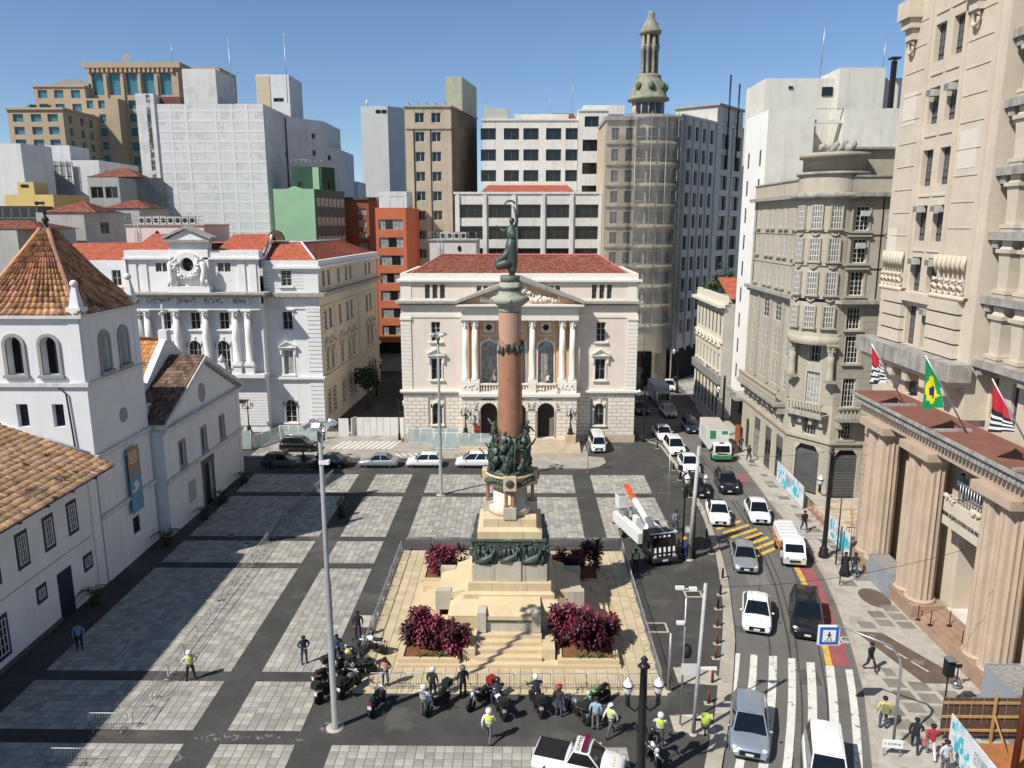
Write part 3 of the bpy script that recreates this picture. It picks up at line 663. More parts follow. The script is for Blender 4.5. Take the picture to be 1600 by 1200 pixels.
for k in range(14):
    t = R(-200 + k * 17); q = MB()
    for j in range(4): q.ball((rnd.uniform(-.3, .3), rnd.uniform(-.2, .1), rnd.uniform(-.3, .3)), rnd.uniform(.14, .26), 7, 5)
    part('garland_leaf', q, WTR, LP, (-41.3 + 1.5 * math.cos(t), 95.3, 21.6 + 1.5 * math.sin(t)))
for sx in (-1, 1):
    q = MB(); q.tube([(0, 0, 0), (.1 * sx, -.1, .9), (.25 * sx, 0, 1.9), (.2 * sx, -.1, 2.7), (.1 * sx, -.1, 3.1)], [.34, .42, .36, .4, .14], 9); q.ball((.08 * sx, -.15, 3.35), .27, 9, 6)
    q.tube([(.2 * sx, -.1, 2.7), (-.5 * sx, -.3, 2.6), (-.9 * sx, -.2, 2.9)], [.17, .13, .1], 6); q.tube([(.0, 0, .3), (.45 * sx, -.2, .7), (.6 * sx, -.1, 0)], [.25, .22, .15], 6)
    part('carved_figure', q, WTR, LP, (-41.3 + sx * 1.85, 95.3, 18.95))
# right wing
wx0, wx1, wy = -32.7, -25.75, 97.5
Wf = Fac(LP, (wx0, wy), (wx1, wy)); wu = lambda x: x - wx0
wo = [((wu(-29.82) - .66, wu(-29.82) + .66, 18.8, 20.75), 'sill'), ((wu(-29.95) - .66, wu(-29.95) + .66, 13.25, 15.55), 'hood'), ((wu(-30.1) - .64, wu(-30.1) + .64, 7.4, 10.5), 'ped'), ((wu(-30.2) - .75, wu(-30.2) + .75, .95, 4.0, 1), 'arch')]
Wf.wall(0, 21.0, [w[0] for w in wo], WST, .4)
for o, s_ in wo: Wf.win(o, GLASS if o[2] > 12 else CURT if o[2] > 5 else GLASS, WFR, 2, 2 if o[2] > 5 else 4, .3, sur=s_, sm=WTR)
for k in range(27): Wf.part('quoin', [(Wf.L - 1.75, Wf.L + .04, .9 + k * .55 + (.9 if k > 10 else 0), 1.3 + k * .55 + (.9 if k > 10 else 0), .0, .09)], WTR)
for k in range(6): Wf.part('board_line', [(.1, Wf.L - 1.9, 18.5 + k * .4, 18.53 + k * .4, 0, .02)], GREYC)
Wf.part('plinth', [(-.1, Wf.L + .1, 0, .85, 0, .15)], STEPM)
Wf.part('string_course', [(0, Wf.L + .2, 6.55, 6.8, 0, .2), (0, Wf.L + .3, 6.802, 7.1, 0, .38)], WTR)
Wf.part('architrave', [(0, Wf.L + .1, 15.9, 16.15, 0, .12)], WTR); Wf.dentils(0, Wf.L, 17.25, 17.5, .55, .3, .45, WTR)
# shaded side street facade
Sf = Fac(LP, (-25.75, 97.5), (-24.2, 129.0))
so = []
for c in (2.3, 4.6, 9.2, 13.0, 15.3, 24.2, 26.6): so += [(c - .55, c + .55, 18.6, 20.6), (c - .6, c + .6, 13.0, 15.6), (c - .62, c + .62, 7.5, 10.6), (c - .7, c + .7, 1.6, 5.0, 1)]
Sf.wall(0, 21.0, so, CSD, .35)
for o in so: Sf.win(o, GLASS, GFR, 2, 3, .25, sur='ped' if 7 < o[2] < 8 else 'arch' if len(o) > 4 else 'sill' if o[2] < 18 else None, sm=CSD)
for c in (.9, 6.9, 19.5, 30): 
    for k in range(14): Sf.part('quoin', [(c - .8, c + .8, 7.3 + k * .62, 7.72 + k * .62, 0, .1)], CSD)
for k in range(9): Sf.part('stone_course', [(0, Sf.L, .9 + k * .6, 1.0 + k * .6, 0, .05)], CSD)
Sf.part('string_course', [(.01, Sf.L, 6.55, 6.8, 0, .2), (.01, Sf.L, 6.802, 7.1, 0, .38), (.01, Sf.L, 15.9, 16.15, 0, .15)], CSD)
part('wing_cornice', MB().prism([(-33.6, 97.55), (-33.6, 96.7), (-24.9, 96.7), (-23.2, 129.9), (-60, 129.9), (-60, 97.55)], 17.5, 17.95), GREYC, LP)
part('wing_cap', MB().prism([(-32.9, 97.6), (-32.9, 97.1), (-25.3, 97.1), (-23.6, 129.5), (-60, 129.5), (-60, 97.6)], 21.0, 21.3).prism([(-32.8, 97.62), (-32.8, 97.35), (-25.6, 97.35), (-23.95, 129.3), (-60, 129.3), (-60, 97.62)], 21.302, 22.0), WTR, LP)
# left wing, half hidden behind the church tower
Vf = Fac(LP, (-60, 97.5), (-49.4, 97.5)); vo = [(c - .6, c + .6, z, z + 2.0) for c in (4.5, 8.6) for z in (18.8, 13.3, 7.6)]
Vf.wall(0, 21.0, vo, WST, .35)
for o in vo: Vf.win(o, GLASS, WFR, 2, 2, .25, sur='sill', sm=WTR)
q = MB(); zr = 24.0
pl = [((-32.5, 98, 22.0), (-26.2, 98, 22.0), (-29.6, 104.5, zr), (-33.5, 104.5, zr)), ((-26.2, 98, 22.0), (-24.7, 128.5, 22.0), (-29, 124, zr), (-29.6, 104.5, zr)), ((-49.5, 97.8, 23.1), (-43.8, 97.8, 23.1), (-43.8, 104.5, 25.2), (-49.5, 104.5, 25.2)), ((-38.6, 97.8, 23.1), (-32.7, 97.8, 23.1), (-33.3, 104.5, 25.2), (-38.6, 104.5, 25.2)), ((-60, 98, 22.0), (-49.5, 98, 22.0), (-49.5, 104, 24), (-60, 104, 24))]
bq = MB(); tq = MB()
for p in pl: bq.face(p); tiled_plane(tq, *p, .33, .45, .06)
bq.face([(-60, 104, 24), (-29.6, 104.5, 24), (-29, 124, 24), (-60, 124, 22)])
rf = part('roof', bq, RTILE2, LP); part('roof_tiles', tq, RTILE2, rf, kind='stuff').matrix_parent_inverse = Matrix()
ridge(LP, [(-26.2, 98, 22.05), (-29.6, 104.5, zr + .05)], .14, WTR); ridge(LP, [(-32.6, 97.9, 22.1), (-33.4, 104.5, 25.2)], .25, WTR); ridge(LP, [(-33.4, 104.5, zr + .03), (-29.6, 104.5, zr + .05), (-29, 124, zr)], .14, WTR)
part('roof_ornament', MB().slab([(-1.1 * math.cos(math.pi * k / 10), 1.3 * math.sin(math.pi * k / 10)) for k in range(10, -1, -1)], -.3, .3), M('bronze_brown', (.10, .065, .04), .8, .3, 2., .3), LP, (-32.8, 104, 24.4))
# ================================================================ church and colonial building on the left
LIME = M('limewashed_wall', (.70, .70, .70), .9, .06, .5, .12, 10., streak=.16, scol='6a6862')
LTRM = M('lime_moulding', (.62, .61, .58), .9, .15, 1., .15, streak=.45)
GST = M('grey_stone_surround', (.30, .29, .27), .85, .15, 2., .2)
BLUE = M('dark_blue_joinery', (.018, .028, .065), .5, .15, 1.5, .05)
WMUN = M('white_muntin', (.60, .60, .60), .6, .05, 1., 0.)
CH = bldg('church', 'white colonial church with square bell tower and clay tiled pyramid spire', -35, 62)
tx0, tx1, ty0, ty1 = -39.2, -31.1, 53.4, 61.6
Tf = Fac(CH, (tx0, ty0), (tx1, ty0)); tu = lambda x: x - tx0
Tr = Fac(CH, (tx1, ty0), (tx1, ty1))
fo = [(tu(-36.0) - .58, tu(-36.0) + .58, 15.95, 18.7, 1), (tu(-33.5) - .58, tu(-33.5) + .58, 15.95, 18.7, 1)]; fm_ = [(tu(-36.0) - .42, tu(-36.0) + .42, 12.1, 13.8), (tu(-33.4) - .42, tu(-33.4) + .42, 12.1, 13.8)]
Tf.wall(0, 20, fo + fm_, LIME, .75, name='tower_wall')
ro = [(2.85 - .55, 2.85 + .55, 15.75, 18.6, 1), (5.6 - .55, 5.6 + .55, 15.75, 18.6, 1)]; r2 = [(4.2, 5.2, 6.2, 8.6), (4.2, 5.3, 2.0, 3.4)]
Tr.wall(0, 20, ro + r2, LIME, .75, name='tower_wall')
part('tower_wall', MB().box(tx0, tx1, ty0 + .01, ty1, 0, 20, skip=(0, 1, 2, 3)), LIME, CH)
part('bell_chamber', MB().box(tx0 + .8, tx1 - .8, ty0 + .8, ty1 - .8, 15.4, 19.8, skip=(0,)), DARK, CH)
for F, ops in ((Tf, fo), (Tr, ro)):
    for o in ops:
        w = F.win(o, DARK, None, 1, 1, .7, name='belfry_opening'); q = MB(); hw = .58; h = o[3] - o[2]; t = .24
        for x in (-hw - t, hw): q.box(x, x + t, -.8, -.66, 0, h - hw)
        for k in range(10):
            a0, a1 = math.pi * k / 10, math.pi * (k + 1) / 10
            q.slab([(hw * math.cos(a0), h - hw + hw * math.sin(a0)), ((hw + t) * math.cos(a0), h - hw + (hw + t) * math.sin(a0)), ((hw + t) * math.cos(a1), h - hw + (hw + t) * math.sin(a1)), (hw * math.cos(a1), h - hw + hw * math.sin(a1))], -.8, -.66)
        q.box(-hw - t - .1, hw + t + .1, -.92, -.55, -.22, 0); O('stone_surround', q.mesh('stone_surround', GST), w)
        if F is Tf: O('shutter', cached('shut', lambda: MB().box(.0, .58, -.12, -.06, 0, h - .5).mesh('shutter', BLUE)), w)
for o in fm_: Tf.win(o, GLASS, BLUE, 2, 4, .45, fw=.1)
Tr.win(r2[0], GLASS, GST, 2, 3, .3, fw=.12); Tr.win(r2[1], GLASS, BLUE, 3, 3, .12, fw=.16)
part('oculus', MB().lathe(0, 0, [(.0, -.03), (.45, -.03), (.6, 0)], 20).xf(Matrix.Rotation(R(90), 4, 'Y')), GST, CH, (tx1 + .04, 57.9, 11.9))
ringbox(CH, 'eaves_cornice', tx0, tx1, ty0, ty1, 20.0, 20.22, .28, LTRM); ringbox(CH, 'tower_band', tx0, tx1, ty0, ty1, 15.1, 15.38, .2, LTRM)
for nm, z in (('lower_band', 9.75), ('string_course', 5.15)): Tr.part(nm, [(-.15, Tr.L, z, z + .22, 0, .28), (-.1, Tr.L, z - .2, z - .002, 0, .14)], LTRM)
for F, us in ((Tf, (Tf.L - .85, .05)), (Tr, (.05, Tr.L - .85))):
    for u in us: F.part('corner_strip', [(u, u + .8, 15.4, 19.98, 0, .05)], LIME)
part('downpipe', MB().tube([(tx1 - 2.0, ty0 - .1, 15.0), (tx1 - 1.5, ty0 - .12, 14.6), (tx1 - 1.3, ty0 - .12, 10.6)], .06, 6), IRON, CH)
# spire: clay tile courses over a curved pyramid
cx, cy = (tx0 + tx1) / 2, (ty0 + ty1) / 2; prof = [(4.2, 20.25), (3.45, 20.95), (2.3, 22.6), (1.1, 24.6), (.28, 26.0)]
q = MB(); tq = MB()
for (h0, z0), (h1, z1) in zip(prof, prof[1:]):
    c0 = [(cx - h0, cy - h0, z0), (cx + h0, cy - h0, z0), (cx + h0, cy + h0, z0), (cx - h0, cy + h0, z0)]; c1 = [(cx - h1, cy - h1, z1), (cx + h1, cy - h1, z1), (cx + h1, cy + h1, z1), (cx - h1, cy + h1, z1)]
    for k in range(4): q.face([c0[k], c0[(k + 1) % 4], c1[(k + 1) % 4], c1[k]])
sp = part('spire', q, OTILE, CH)
def spire_at(z):
    for (h0, z0), (h1, z1) in zip(prof, prof[1:]):
        if z0 <= z <= z1: return h0 + (h1 - h0) * (z - z0) / (z1 - z0)
    return prof[-1][0]
nr = 15; nc = 16
for side in range(4):
    Mx = Matrix.Translation((cx, cy, 0)) @ Matrix.Rotation(R(90) * side, 4, 'Z')
    for r in range(nr):
        z0 = 20.25 + 5.75 * r / nr; z1 = min(26.0, 20.25 + 5.75 * (r + 1.2) / nr); h0, h1 = spire_at(z0), spire_at(z1)
        for k in range(nc):
            i0 = tq.n(); n = 4; f = lambda t, h: -h + 2 * h * t; A = []; B_ = []; jj = random.uniform(-.02, .03)
            for m in range(n + 1):
                t = (k + m / n) / nc; up = math.sin(math.pi * m / n); A.append((f(t, h0), -h0 - .16 * up - .03 - jj, z0 + .12 * up + jj)); B_.append((f(t, h1), -h1 - .10 * up, z1 + .07 * up))
            i = tq.n(); tq.v += A + B_
            for m in range(n): tq.fi((i + m, i + m + 1, i + n + 2 + m, i + n + 1 + m), True)
            tq.fi([i + m for m in range(n, -1, -1)]); tq.xf(Mx, i0)
part('spire_tiles', tq, M('spire_tile', (.44, .225, .11), .85, .3, 2., .25, isl=.5, hue=.009, patch=(.10, .075, .06), psc=.9, pth=.6), sp, kind='stuff').matrix_parent_inverse = Matrix()
for sx, sy in ((-1, -1), (1, -1), (1, 1), (-1, 1)):
    part('hip_ridge', MB().tube([(cx + sx * h, cy + sy * h, z + .14) for h, z in prof], .17, 8), OTILE, CH)
q = MB(); q.lathe(cx, cy, [(.5, 25.9), (.42, 26.1), (.15, 26.25), (.12, 26.6), (.26, 26.75), (.2, 26.95), (.07, 27.1), (.14, 27.3), (.03, 27.6), (.02, 28.2)], 12)
part('finial', q, IRON, CH)
part('weathervane', MB().box(cx - .45, cx + .1, cy - .01, cy + .01, 27.9, 28.1).ball((cx - .5, cy, 28.0), (.18, .04, .16), 8, 5), IRON, CH)
for sx, sy in ((1, -1), (1, 1)):
    x, y = cx + sx * 3.75, cy + sy * 3.75; q = MB(); q.box(x - .5, x + .5, y - .5, y + .5, 20.22, 20.75); q.taper(x - .36, x + .36, y - .36, y + .36, 20.75, 22.2, .22, .22); q.ball((x, y, 22.4), .27, 12, 8)
    part('corner_obelisk', q, LIME, CH)
# nave front with pediment
nx_, ny0, ny1 = -30.2, 62.0, 79.6
Nf = Fac(CH, (nx_, ny0), (nx_, ny1)); no = [(c - .5, c + .5, 5.35, 7.55) for c in (3.4, 8.1, 12.6)]; nd_ = (7.4, 9.4, 0, 4.1)
Nf.wall(0, 9.4, no + [nd_], LIME, .35, name='nave_front')
for o in no:
    Nf.win(o, GLASS, BLUE, 2, 4, .3, fw=.1); Nf.part('stone_surround', [(o[0] - .2, o[0], o[2], o[3], 0, .06), (o[1], o[1] + .2, o[2], o[3], 0, .06), (o[0] - .2, o[1] + .2, o[3], o[3] + .22, 0, .062), (o[0] - .25, o[1] + .25, o[2] - .22, o[2], 0, .1)], GST)
Nf.part('door', [(7.4, 9.4, 0, 4.1, -.34, -.3)], M('dark_door_wood', (.02, .014, .01), .6, .3, 1.5, .1), 'dark open church doorway')  # flat, nearly black slab filling the open doorway
Nf.part('door_surround', [(7.05, 7.4, 0, 4.1, 0, .1), (9.4, 9.75, 0, 4.1, 0, .1), (7.0, 9.8, 4.1, 4.55, 0, .14)], M('brown_stone', (.16, .12, .09), .85, .2, 2., .2))
Nf.part('string_course', [(-.1, Nf.L + .1, 4.85, 5.1, 0, .3), (0, Nf.L, 4.65, 4.848, 0, .15)], LTRM)
Nf.part('cornice', [(-.2, Nf.L + .2, 9.4, 9.62, 0, .5), (-.1, Nf.L + .1, 9.15, 9.398, 0, .3)], LTRM)
for u in (0, Nf.L - .8): Nf.part('corner_strip', [(u, u + .8, .4, 9.1, 0, .06)], LIME)
part('nave_side', MB().face([(nx_, ny0, 0), (nx_ - 3.2, ny0, 0), (nx_ - 3.2, ny0, 9.4), (nx_, ny0, 9.4)]), LIME, CH); part('nave_side', MB().box(nx_ - 22, nx_ - .01, ny1 - .02, ny1, 0, 9.4), LIME, CH)
ap = (71.0, 14.1)
def gable(x, ya, yb, z0, zt, th, mat, name): 
    q = MB(); m = (ya + yb) / 2; q.face([(x, ya, z0), (x, yb, z0), (x, m, zt)]); q.face([(x - th, yb, z0), (x - th, ya, z0), (x - th, m, zt)]); q.face([(x, ya, z0), (x, m, zt), (x - th, m, zt), (x - th, ya, z0)]); q.face([(x, yb, z0), (x - th, yb, z0), (x - th, m, zt), (x, m, zt)])
    return part(name, q, mat, CH)
gable(nx_ - .05, ny0 + .3, ny1 - .3, 9.6, 13.9, .5, LIME, 'pediment')
part('pediment_oculus', MB().lathe(0, 0, [(0, -.02), (.55, -.02), (.75, .0)], 20).xf(Matrix.Diagonal((1, 1, 1.25, 1)) @ Matrix.Rotation(R(90), 4, 'Y')), M('grey_glass', (.22, .23, .25), .2, .1, 1., 0.), CH, (nx_ - .02, 70.6, 10.9))
for ya, yb in ((ny0 - .3, ap[0]), (ny1 + .3, ap[0])):
    q = MB(); p = [(ya, 9.62), (yb, 14.0), (yb, 14.4), (ya, 10.02)]; q.slab(p if ya < yb else p[::-1], -.5, .4); q.xf(Matrix(((0, -1, 0, nx_), (1, 0, 0, 0), (0, 0, 1, 0), (0, 0, 0, 1))))
    part('raking_moulding', q, LTRM, CH)
pq = MB(); bq = MB()
for a, b, c, d in (((nx_ + .35, ny0 - .3, 10.05), (nx_ - 3.0, ny0 - .3, 10.05), (nx_ - 3.0, ap[0], 14.45), (nx_ + .35, ap[0], 14.45)), ((nx_ + .35, ny1 + .3, 10.05), (nx_ - 3.0, ny1 + .3, 10.05), (nx_ - 3.0, ap[0], 14.45), (nx_ + .35, ap[0], 14.45))): bq.face((a, b, c, d)); tiled_plane(pq, a, b, c, d, .3, .5, .09)
rf = part('porch_roof', bq, OTILE, CH); part('porch_roof_tiles', pq, M('mossy_tile', (.16, .10, .07), .9, .3, 1.5, .3, isl=.5), rf, kind='stuff').matrix_parent_inverse = Matrix()  # porch tiles in a darker brown than the nave roof
# main nave roof behind, its gable parapet and cross
gable(nx_ - 2.9, ny0 - .2, ny1 + .2, 9.4, 16.3, .6, LIME, 'rear_gable')
pq = MB(); bq = MB()
for a, b, c, d in (((nx_ - 3.4, ny0 - .4, 9.7), (nx_ - 24, ny0 - .4, 9.7), (nx_ - 24, 70.8, 15.8), (nx_ - 3.4, 70.8, 15.8)), ((nx_ - 3.4, ny1 + .4, 9.7), (nx_ - 24, ny1 + .4, 9.7), (nx_ - 24, 70.8, 15.8), (nx_ - 3.4, 70.8, 15.8))): bq.face((a, b, c, d)); tiled_plane(pq, a, b, c, d, .34, .6, .11)
rf = part('nave_roof', bq, OTILE, CH); part('nave_roof_tiles', pq, M('nave_tile', (.50, .22, .085), .85, .2, 1.5, .25, isl=.3, hue=.008), rf, kind='stuff').matrix_parent_inverse = Matrix()
ridge(CH, [(nx_ - 3.4, 70.8, 15.9), (nx_ - 24, 70.8, 15.9)], .17, OTILE)
part('gable_pedestal', MB().box(nx_ - 3.6, nx_ - 2.8, 70.4, 71.3, 15.6, 16.8), LIME, CH); part('gable_cross', MB().box(nx_ - 3.3, nx_ - 3.1, 70.75, 70.95, 16.8, 19.2).box(nx_ - 3.28, nx_ - 3.12, 70.2, 71.5, 18.3, 18.5), LTRM, CH)
for y in (ny0 + .5, ny1 - 1.2):
    q = MB(); q.box(-.7, .7, -.7, .7, 0, 1.2); q.box(-.85, .85, -.85, .85, 1.2, 1.4); q.taper(-.6, .6, -.6, .6, 1.4, 2.2, .25, .25); q.lathe(0, 0, [(.3, 2.2), (.42, 2.5), (.1, 2.9), (0, 3.1)], 10); part('corner_urn', q, LTRM, CH, (nx_ - 2.2 if y < 70 else nx_ - 1, y, 10.2))
part('porch_side_canopy', MB().prism([(nx_ - 1.6, 80), (nx_ + .4, 80), (nx_ + .4, 81.6), (nx_ - 1.6, 81.6)], 7.6, 7.75), OTILE, CH)
part('plaque', MB().box(nx_ + .02, nx_ + .06, 66.0, 67.5, 1.6, 3.5), M('marble_plaque', (.50, .50, .50), .5, .35, 9., .05, patch=(.2, .2, .2), psc=9., pth=.52), CH)
# banner between tower windows
bn = tag(part('banner', MB().box(tx1 + .3, tx1 + .34, 57.2, 59.0, 3.9, 9.2), None or MATS.get('x') or M('banner_blue', (.13, .30, .45), .7, .15, .5, 0.), None), 'orange to blue banner with white lettering hanging on the shaded tower wall', 'banner')
part('banner_top', MB().box(tx1 + .33, tx1 + .348, 57.2, 59.0, 7.6, 9.2), M('banner_orange', (.42, .20, .09), .7, .15, .5, 0.), bn); part('banner_middle', MB().box(tx1 + .33, tx1 + .346, 57.2, 59.0, 6.6, 7.6), M('banner_mid', (.25, .24, .25), .7, .15, .5, 0.), bn)
q = MB(); rn = random.Random(4)
for k, z in enumerate((8.75, 8.5, 8.25, 8.0)):
    y = 57.4
    while y < 58.6 - .1 * (k % 2): w = rn.uniform(.05, .14); q.box(tx1 + .345, tx1 + .356, y, y + w, z, z + .13); y += w + .04
part('banner_text', q, WMUN, bn, kind='stuff'); q = MB()
for k in range(7): q.ball((tx1 + .35, 57.6 + rn.random() * 1.0, 6.0 + rn.uniform(-.35, .35)), (.015, .22, .2), 8, 5)
part('banner_print', q, WMUN, bn, kind='stuff')
# colonial building with the long tiled roof
LB2 = bldg('colonial_building', 'low white colonial building with deep blue windows and long clay tile roof beside the church', -33, 45)
wx = -31.2; Bf = Fac(LB2, (wx, 22.0), (wx, 53.2)); bu = lambda y: y - 22.0
upw = [(bu(c) - .62, bu(c) + .62, 5.35, 7.75) for c in (50.0, 47.3, 44.55, 41.8, 39.0, 36.2)]; low = [(bu(45.8) - .55, bu(45.8) + .55, 2.35, 3.55), (bu(51.2) - .6, bu(51.2) + .6, 2.05, 3.3), (bu(41.7) - .7, bu(41.7) + .7, .75, 3.5), (bu(37) - .7, bu(37) + .7, .75, 3.5)]; dr = (bu(48.35) - .85, bu(48.35) + .85, 0, 3.4)
Bf.wall(0, 9.3, upw + low + [dr], LIME, .25)
for o in upw + low: Bf.win(o, GLASS, BLUE, 1, 1, .04, fw=.2); Bf.win((o[0] + .2, o[1] - .2, o[2] + .25, o[3] - .25), GLASS, WMUN, 4 if o in upw else 3, 4 if o[3] - o[2] > 2 else 3, .02, fw=.06, name='sash')
d_ = Bf.part('door', [(dr[0], dr[1], 0, 3.4, -.08, -.02)], BLUE); 
for k in range(6): Bf.part('door_plank', [(dr[0] + .05 + k * .27, dr[0] + .29 + k * .27, .05, 3.3, -.02, .0)], BLUE)
Bf.part('base_course', [(0, dr[0], 0, .35, 0, .06)], M('dark_plinth', (.10, .095, .09), .9, .2, 1., .2)); Bf.part('floor_line', [(0, Bf.L - 1.2, 4.35, 4.4, 0, .03)], GST); Bf.part('corner_pier', [(Bf.L - 1.0, Bf.L, 0, 9.3, 0, .1)], LIME)
part('rear_wall', MB().box(-45, wx - .02, 22, 53.2, 0, 9.0, skip=(3,)), LIME, LB2)
a, b, c, d = (-29.55, 22, 9.35), (-29.55, 53.25, 9.35), (-39.6, 53.25, 13.1), (-39.6, 22, 13.1)
rf = part('roof', MB().face((a, b, c, d)).face((d, c, (-49, 53.25, 9.3), (-49, 22, 9.3))), OTILE, LB2)
pq = MB(); tiled_plane(pq, a, b, c, d, .25, .52, .10, .03)
part('roof_tiles', pq, M('colonial_tile', (.50, .30, .155), .85, .25, 1.3, .25, isl=.34, hue=.01, patch=(.085, .065, .05), psc=.75, pth=.585), rf, kind='stuff').matrix_parent_inverse = Matrix()
for k in range(9): part('eave_bracket', MB().box(wx, -29.75, 50.9 - k * 2.75, 51.05 - k * 2.75, 9.0, 9.2), BLUE, LB2)
part('soffit', MB().face([(wx, 22, 9.22), (-29.6, 22, 9.22), (-29.6, 53.2, 9.22), (wx, 53.2, 9.22)]), LTRM, LB2)
part('gutter', MB().tube([(-40, 53.3, 13.25), (-31.3, 53.15, 10.2)], .1, 6), LTRM, LB2)
# ================================================================ courthouse with giant columns on the right
SAND = M('sand_render', (.55, .475, .375), .88, .10, .5, .15, 18., streak=.12)
PINK = M('pinkish_column_stone', (.435, .335, .25), .85, .12, .6, .15, 18., streak=.22, scol='5a4538')
GRL = M('blackened_ledge', (.34, .32, .285), .9, .3, 1.2, .3, 10., streak=.7)
RTER = M('red_terrace', (.20, .085, .06), .85, .2, .8, .1)
BRST = M('brown_entrance_stone', (.33, .225, .155), .6, .2, .9, .1)
CT = bldg('tribunal_courthouse', 'tall sandy courthouse with giant fluted columns, flags and carved facade on the right edge', 30, 50)
UX = 30.0
Cf = Fac(CT, (UX, 64.6), (UX, 51.4)); cu = lambda y: 64.6 - y
zs = [15.0 - 1.0, 17.35, 21.45, 25.25, 29.25, 33.65, 38.0]
wo = []
for z in zs[1:]:
    for y in (59.4, 57.0): wo.append((cu(y) - .74, cu(y) + .74, z, z + (2.6 if z > 20 else 3.0)))
wo += [(cu(58.2) - 1.0, cu(58.2) + 1.0, 13.6, 15.9)]
Cf.wall(0, 45, wo, SAND, .5, name='pavilion_wall')
LEAD = M('leaded_glass', (.10, .11, .115), .15, .5, 3., .05, 5., spec=.6)
IFR = M('iron_window_frame', (.10, .10, .10), .5, .1, 2., 0.)
for o in wo: Cf.win(o, LEAD, IFR, 3, 5, .42, fw=.06)
for z in zs[2:]:
    Cf.part('window_rail', [(cu(59.4) - .7, cu(57.0) + .7, z + .5, z + .56, -.4, -.36)], IRON)
for k, (y, z) in enumerate(((59.4, 35.6), (57.0, 35.65), (59.6, 27.35), (57.1, 27.35), (59.6, 23.5), (57.1, 23.5), (57.1, 19.9))):
    q = MB(); q.cm = 0; q.box(-.33, .33, -.45, .2, 0, .46); q.cm = 1; q.box(-.3, .3, -.455, -.45, .03, .43)
    o = Cf.put('air_conditioner', q.mesh('air_conditioner', [M('ac_casing', (.45, .44, .41), .6, .1, 1., 0.), M('ac_grille', (.20, .20, .19), .6, .3, 20., .2)]), cu(y), z, 0); o['label'] = None; del o['label']
# moulded strips and grooves
for y0_, y1_ in ((60.9, 60.5), (56.0, 55.6), (52.4, 52.0)): Cf.part('wall_strip', [(cu(y0_), cu(y1_), 21.6, 45, 0, .18)], SAND)
Cf.part('window_mullion', [(cu(58.4), cu(58.0), 21.6, 45, -.3, .06)], SAND)
for z in (24.6, 28.6, 32.9, 37.2, 41.4): Cf.part('sill_line', [(cu(60.1), cu(56.4), z - .12, z, 0, .08)], SAND)
for k in range(11):
    z = 25.6 + k * 1.75; Cf.parts('groove_line', [(cu(64.0), cu(61.0), z, z + .05, 0, .05), (cu(55.5), cu(52.5), z + .6, z + .65, 0, .05)], SAND)
PALE = M('pale_repair_patch', (.62, .55, .47), .9, .05, 1., .1); Cf.parts('render_patch', [(cu(64.0), cu(62.0), 34.0, 36.4, 0, .02), (cu(55.3), cu(53.2), 30.2, 32.7, 0, .02), (cu(64.4), cu(63), 23.6, 26.2, 0, .02)], PALE)
# rusticated bosses beside the lowest window
for y0_, y1_ in ((63.8, 60.3), (56.4, 52.5)):
    for k in range(4): Cf.part('boss_block', [(cu(y0_), cu(y1_), 17.4 + k * 1.02, 18.28 + k * 1.02, 0, .42)], SAND)
Cf.part('window_lintel', [(cu(60.2), cu(56.2), 20.75, 21.4, 0, .5)], SAND)
# carved garlands: cornucopia clusters in rows
for y0_, y1_ in ((64.2, 60.9), (56.3, 52.2)):
    L_ = y0_ - y1_; q = MB(); rn = random.Random(8)
    for k in range(7):
        u = cu(y0_) + L_ * (k + .5) / 7; q.tube([Cf.P(u, 24.35, .3), Cf.P(u + .06, 23.7, .42), Cf.P(u - .06, 23.1, .2)], [.2, .17, .08], 6)
    q2 = MB(); q3 = MB(); q4 = MB()
    for k in range(5): u = cu(y0_) + L_ * (k + .5) / 5; q2.tube([Cf.P(u - .3, 22.75, .3), Cf.P(u, 22.62, .45), Cf.P(u + .3, 22.75, .3)], .12, 6); q3.tube([Cf.P(u + .3 * math.cos(t), 22.0 + .32 * math.sin(t), .34 + .1 * math.sin(t)) for t in [6.283 * m / 8 for m in range(9)]], .13, 6)
    for k in range(11): u = cu(y0_) + L_ * (k + .5) / 11; q4.ball(Cf.P(u, 21.5, .3), (.26, .26, .2), 7, 5)
    part('carved_leaves', q, SAND, CT); part('carved_ribbons', q2, SAND, CT, kind='stuff'); part('carved_scrolls', q3, SAND, CT, kind='stuff'); part('carved_fruit', q4, SAND, CT, kind='stuff')
# upper cartouches
for y in (63.2, 54.6):
    q = MB(); q.tube([Cf.P(cu(y) + .35 * math.cos(t), 39.75 + .5 * math.sin(t), .25) for t in [6.283 * m / 10 for m in range(11)]], .14, 6); 
    Cf.box(q, cu(y) - .5, cu(y) + .5, 40.2, 41.0, 0, .5); Cf.box(q, cu(y) - .7, cu(y) + .7, 41.0, 41.7, 0, .8); Cf.box(q, cu(y) - .9, cu(y) + .9, 41.7, 43.0, 0, 1.1); part('cartouche', q, SAND, CT)
# long weathered balcony ledge
part('balcony_ledge', MB().box(28.5, 30, 50.6, 65.2, 16.1, 17.3), GRL, CT); part('ledge_soffit', MB().box(28.9, 30, 51.0, 64.9, 15.7, 16.098), SAND, CT)
for y in (62.5, 59.9, 57.5, 54.9, 52.3): part('ledge_corbel', MB().taper(29.0, 30.05, y - .35, y + .35, 14.9, 15.7, -.0, -.12), SAND, CT)
part('end_wall', MB().box(UX + .02, 48, 51.4, 64.58, 0, 45, skip=(5,)), SAND, CT)
part('pavilion_return', MB().box(UX - .01, 32.4, 51.1, 51.39, 13.4, 45), SAND, CT)
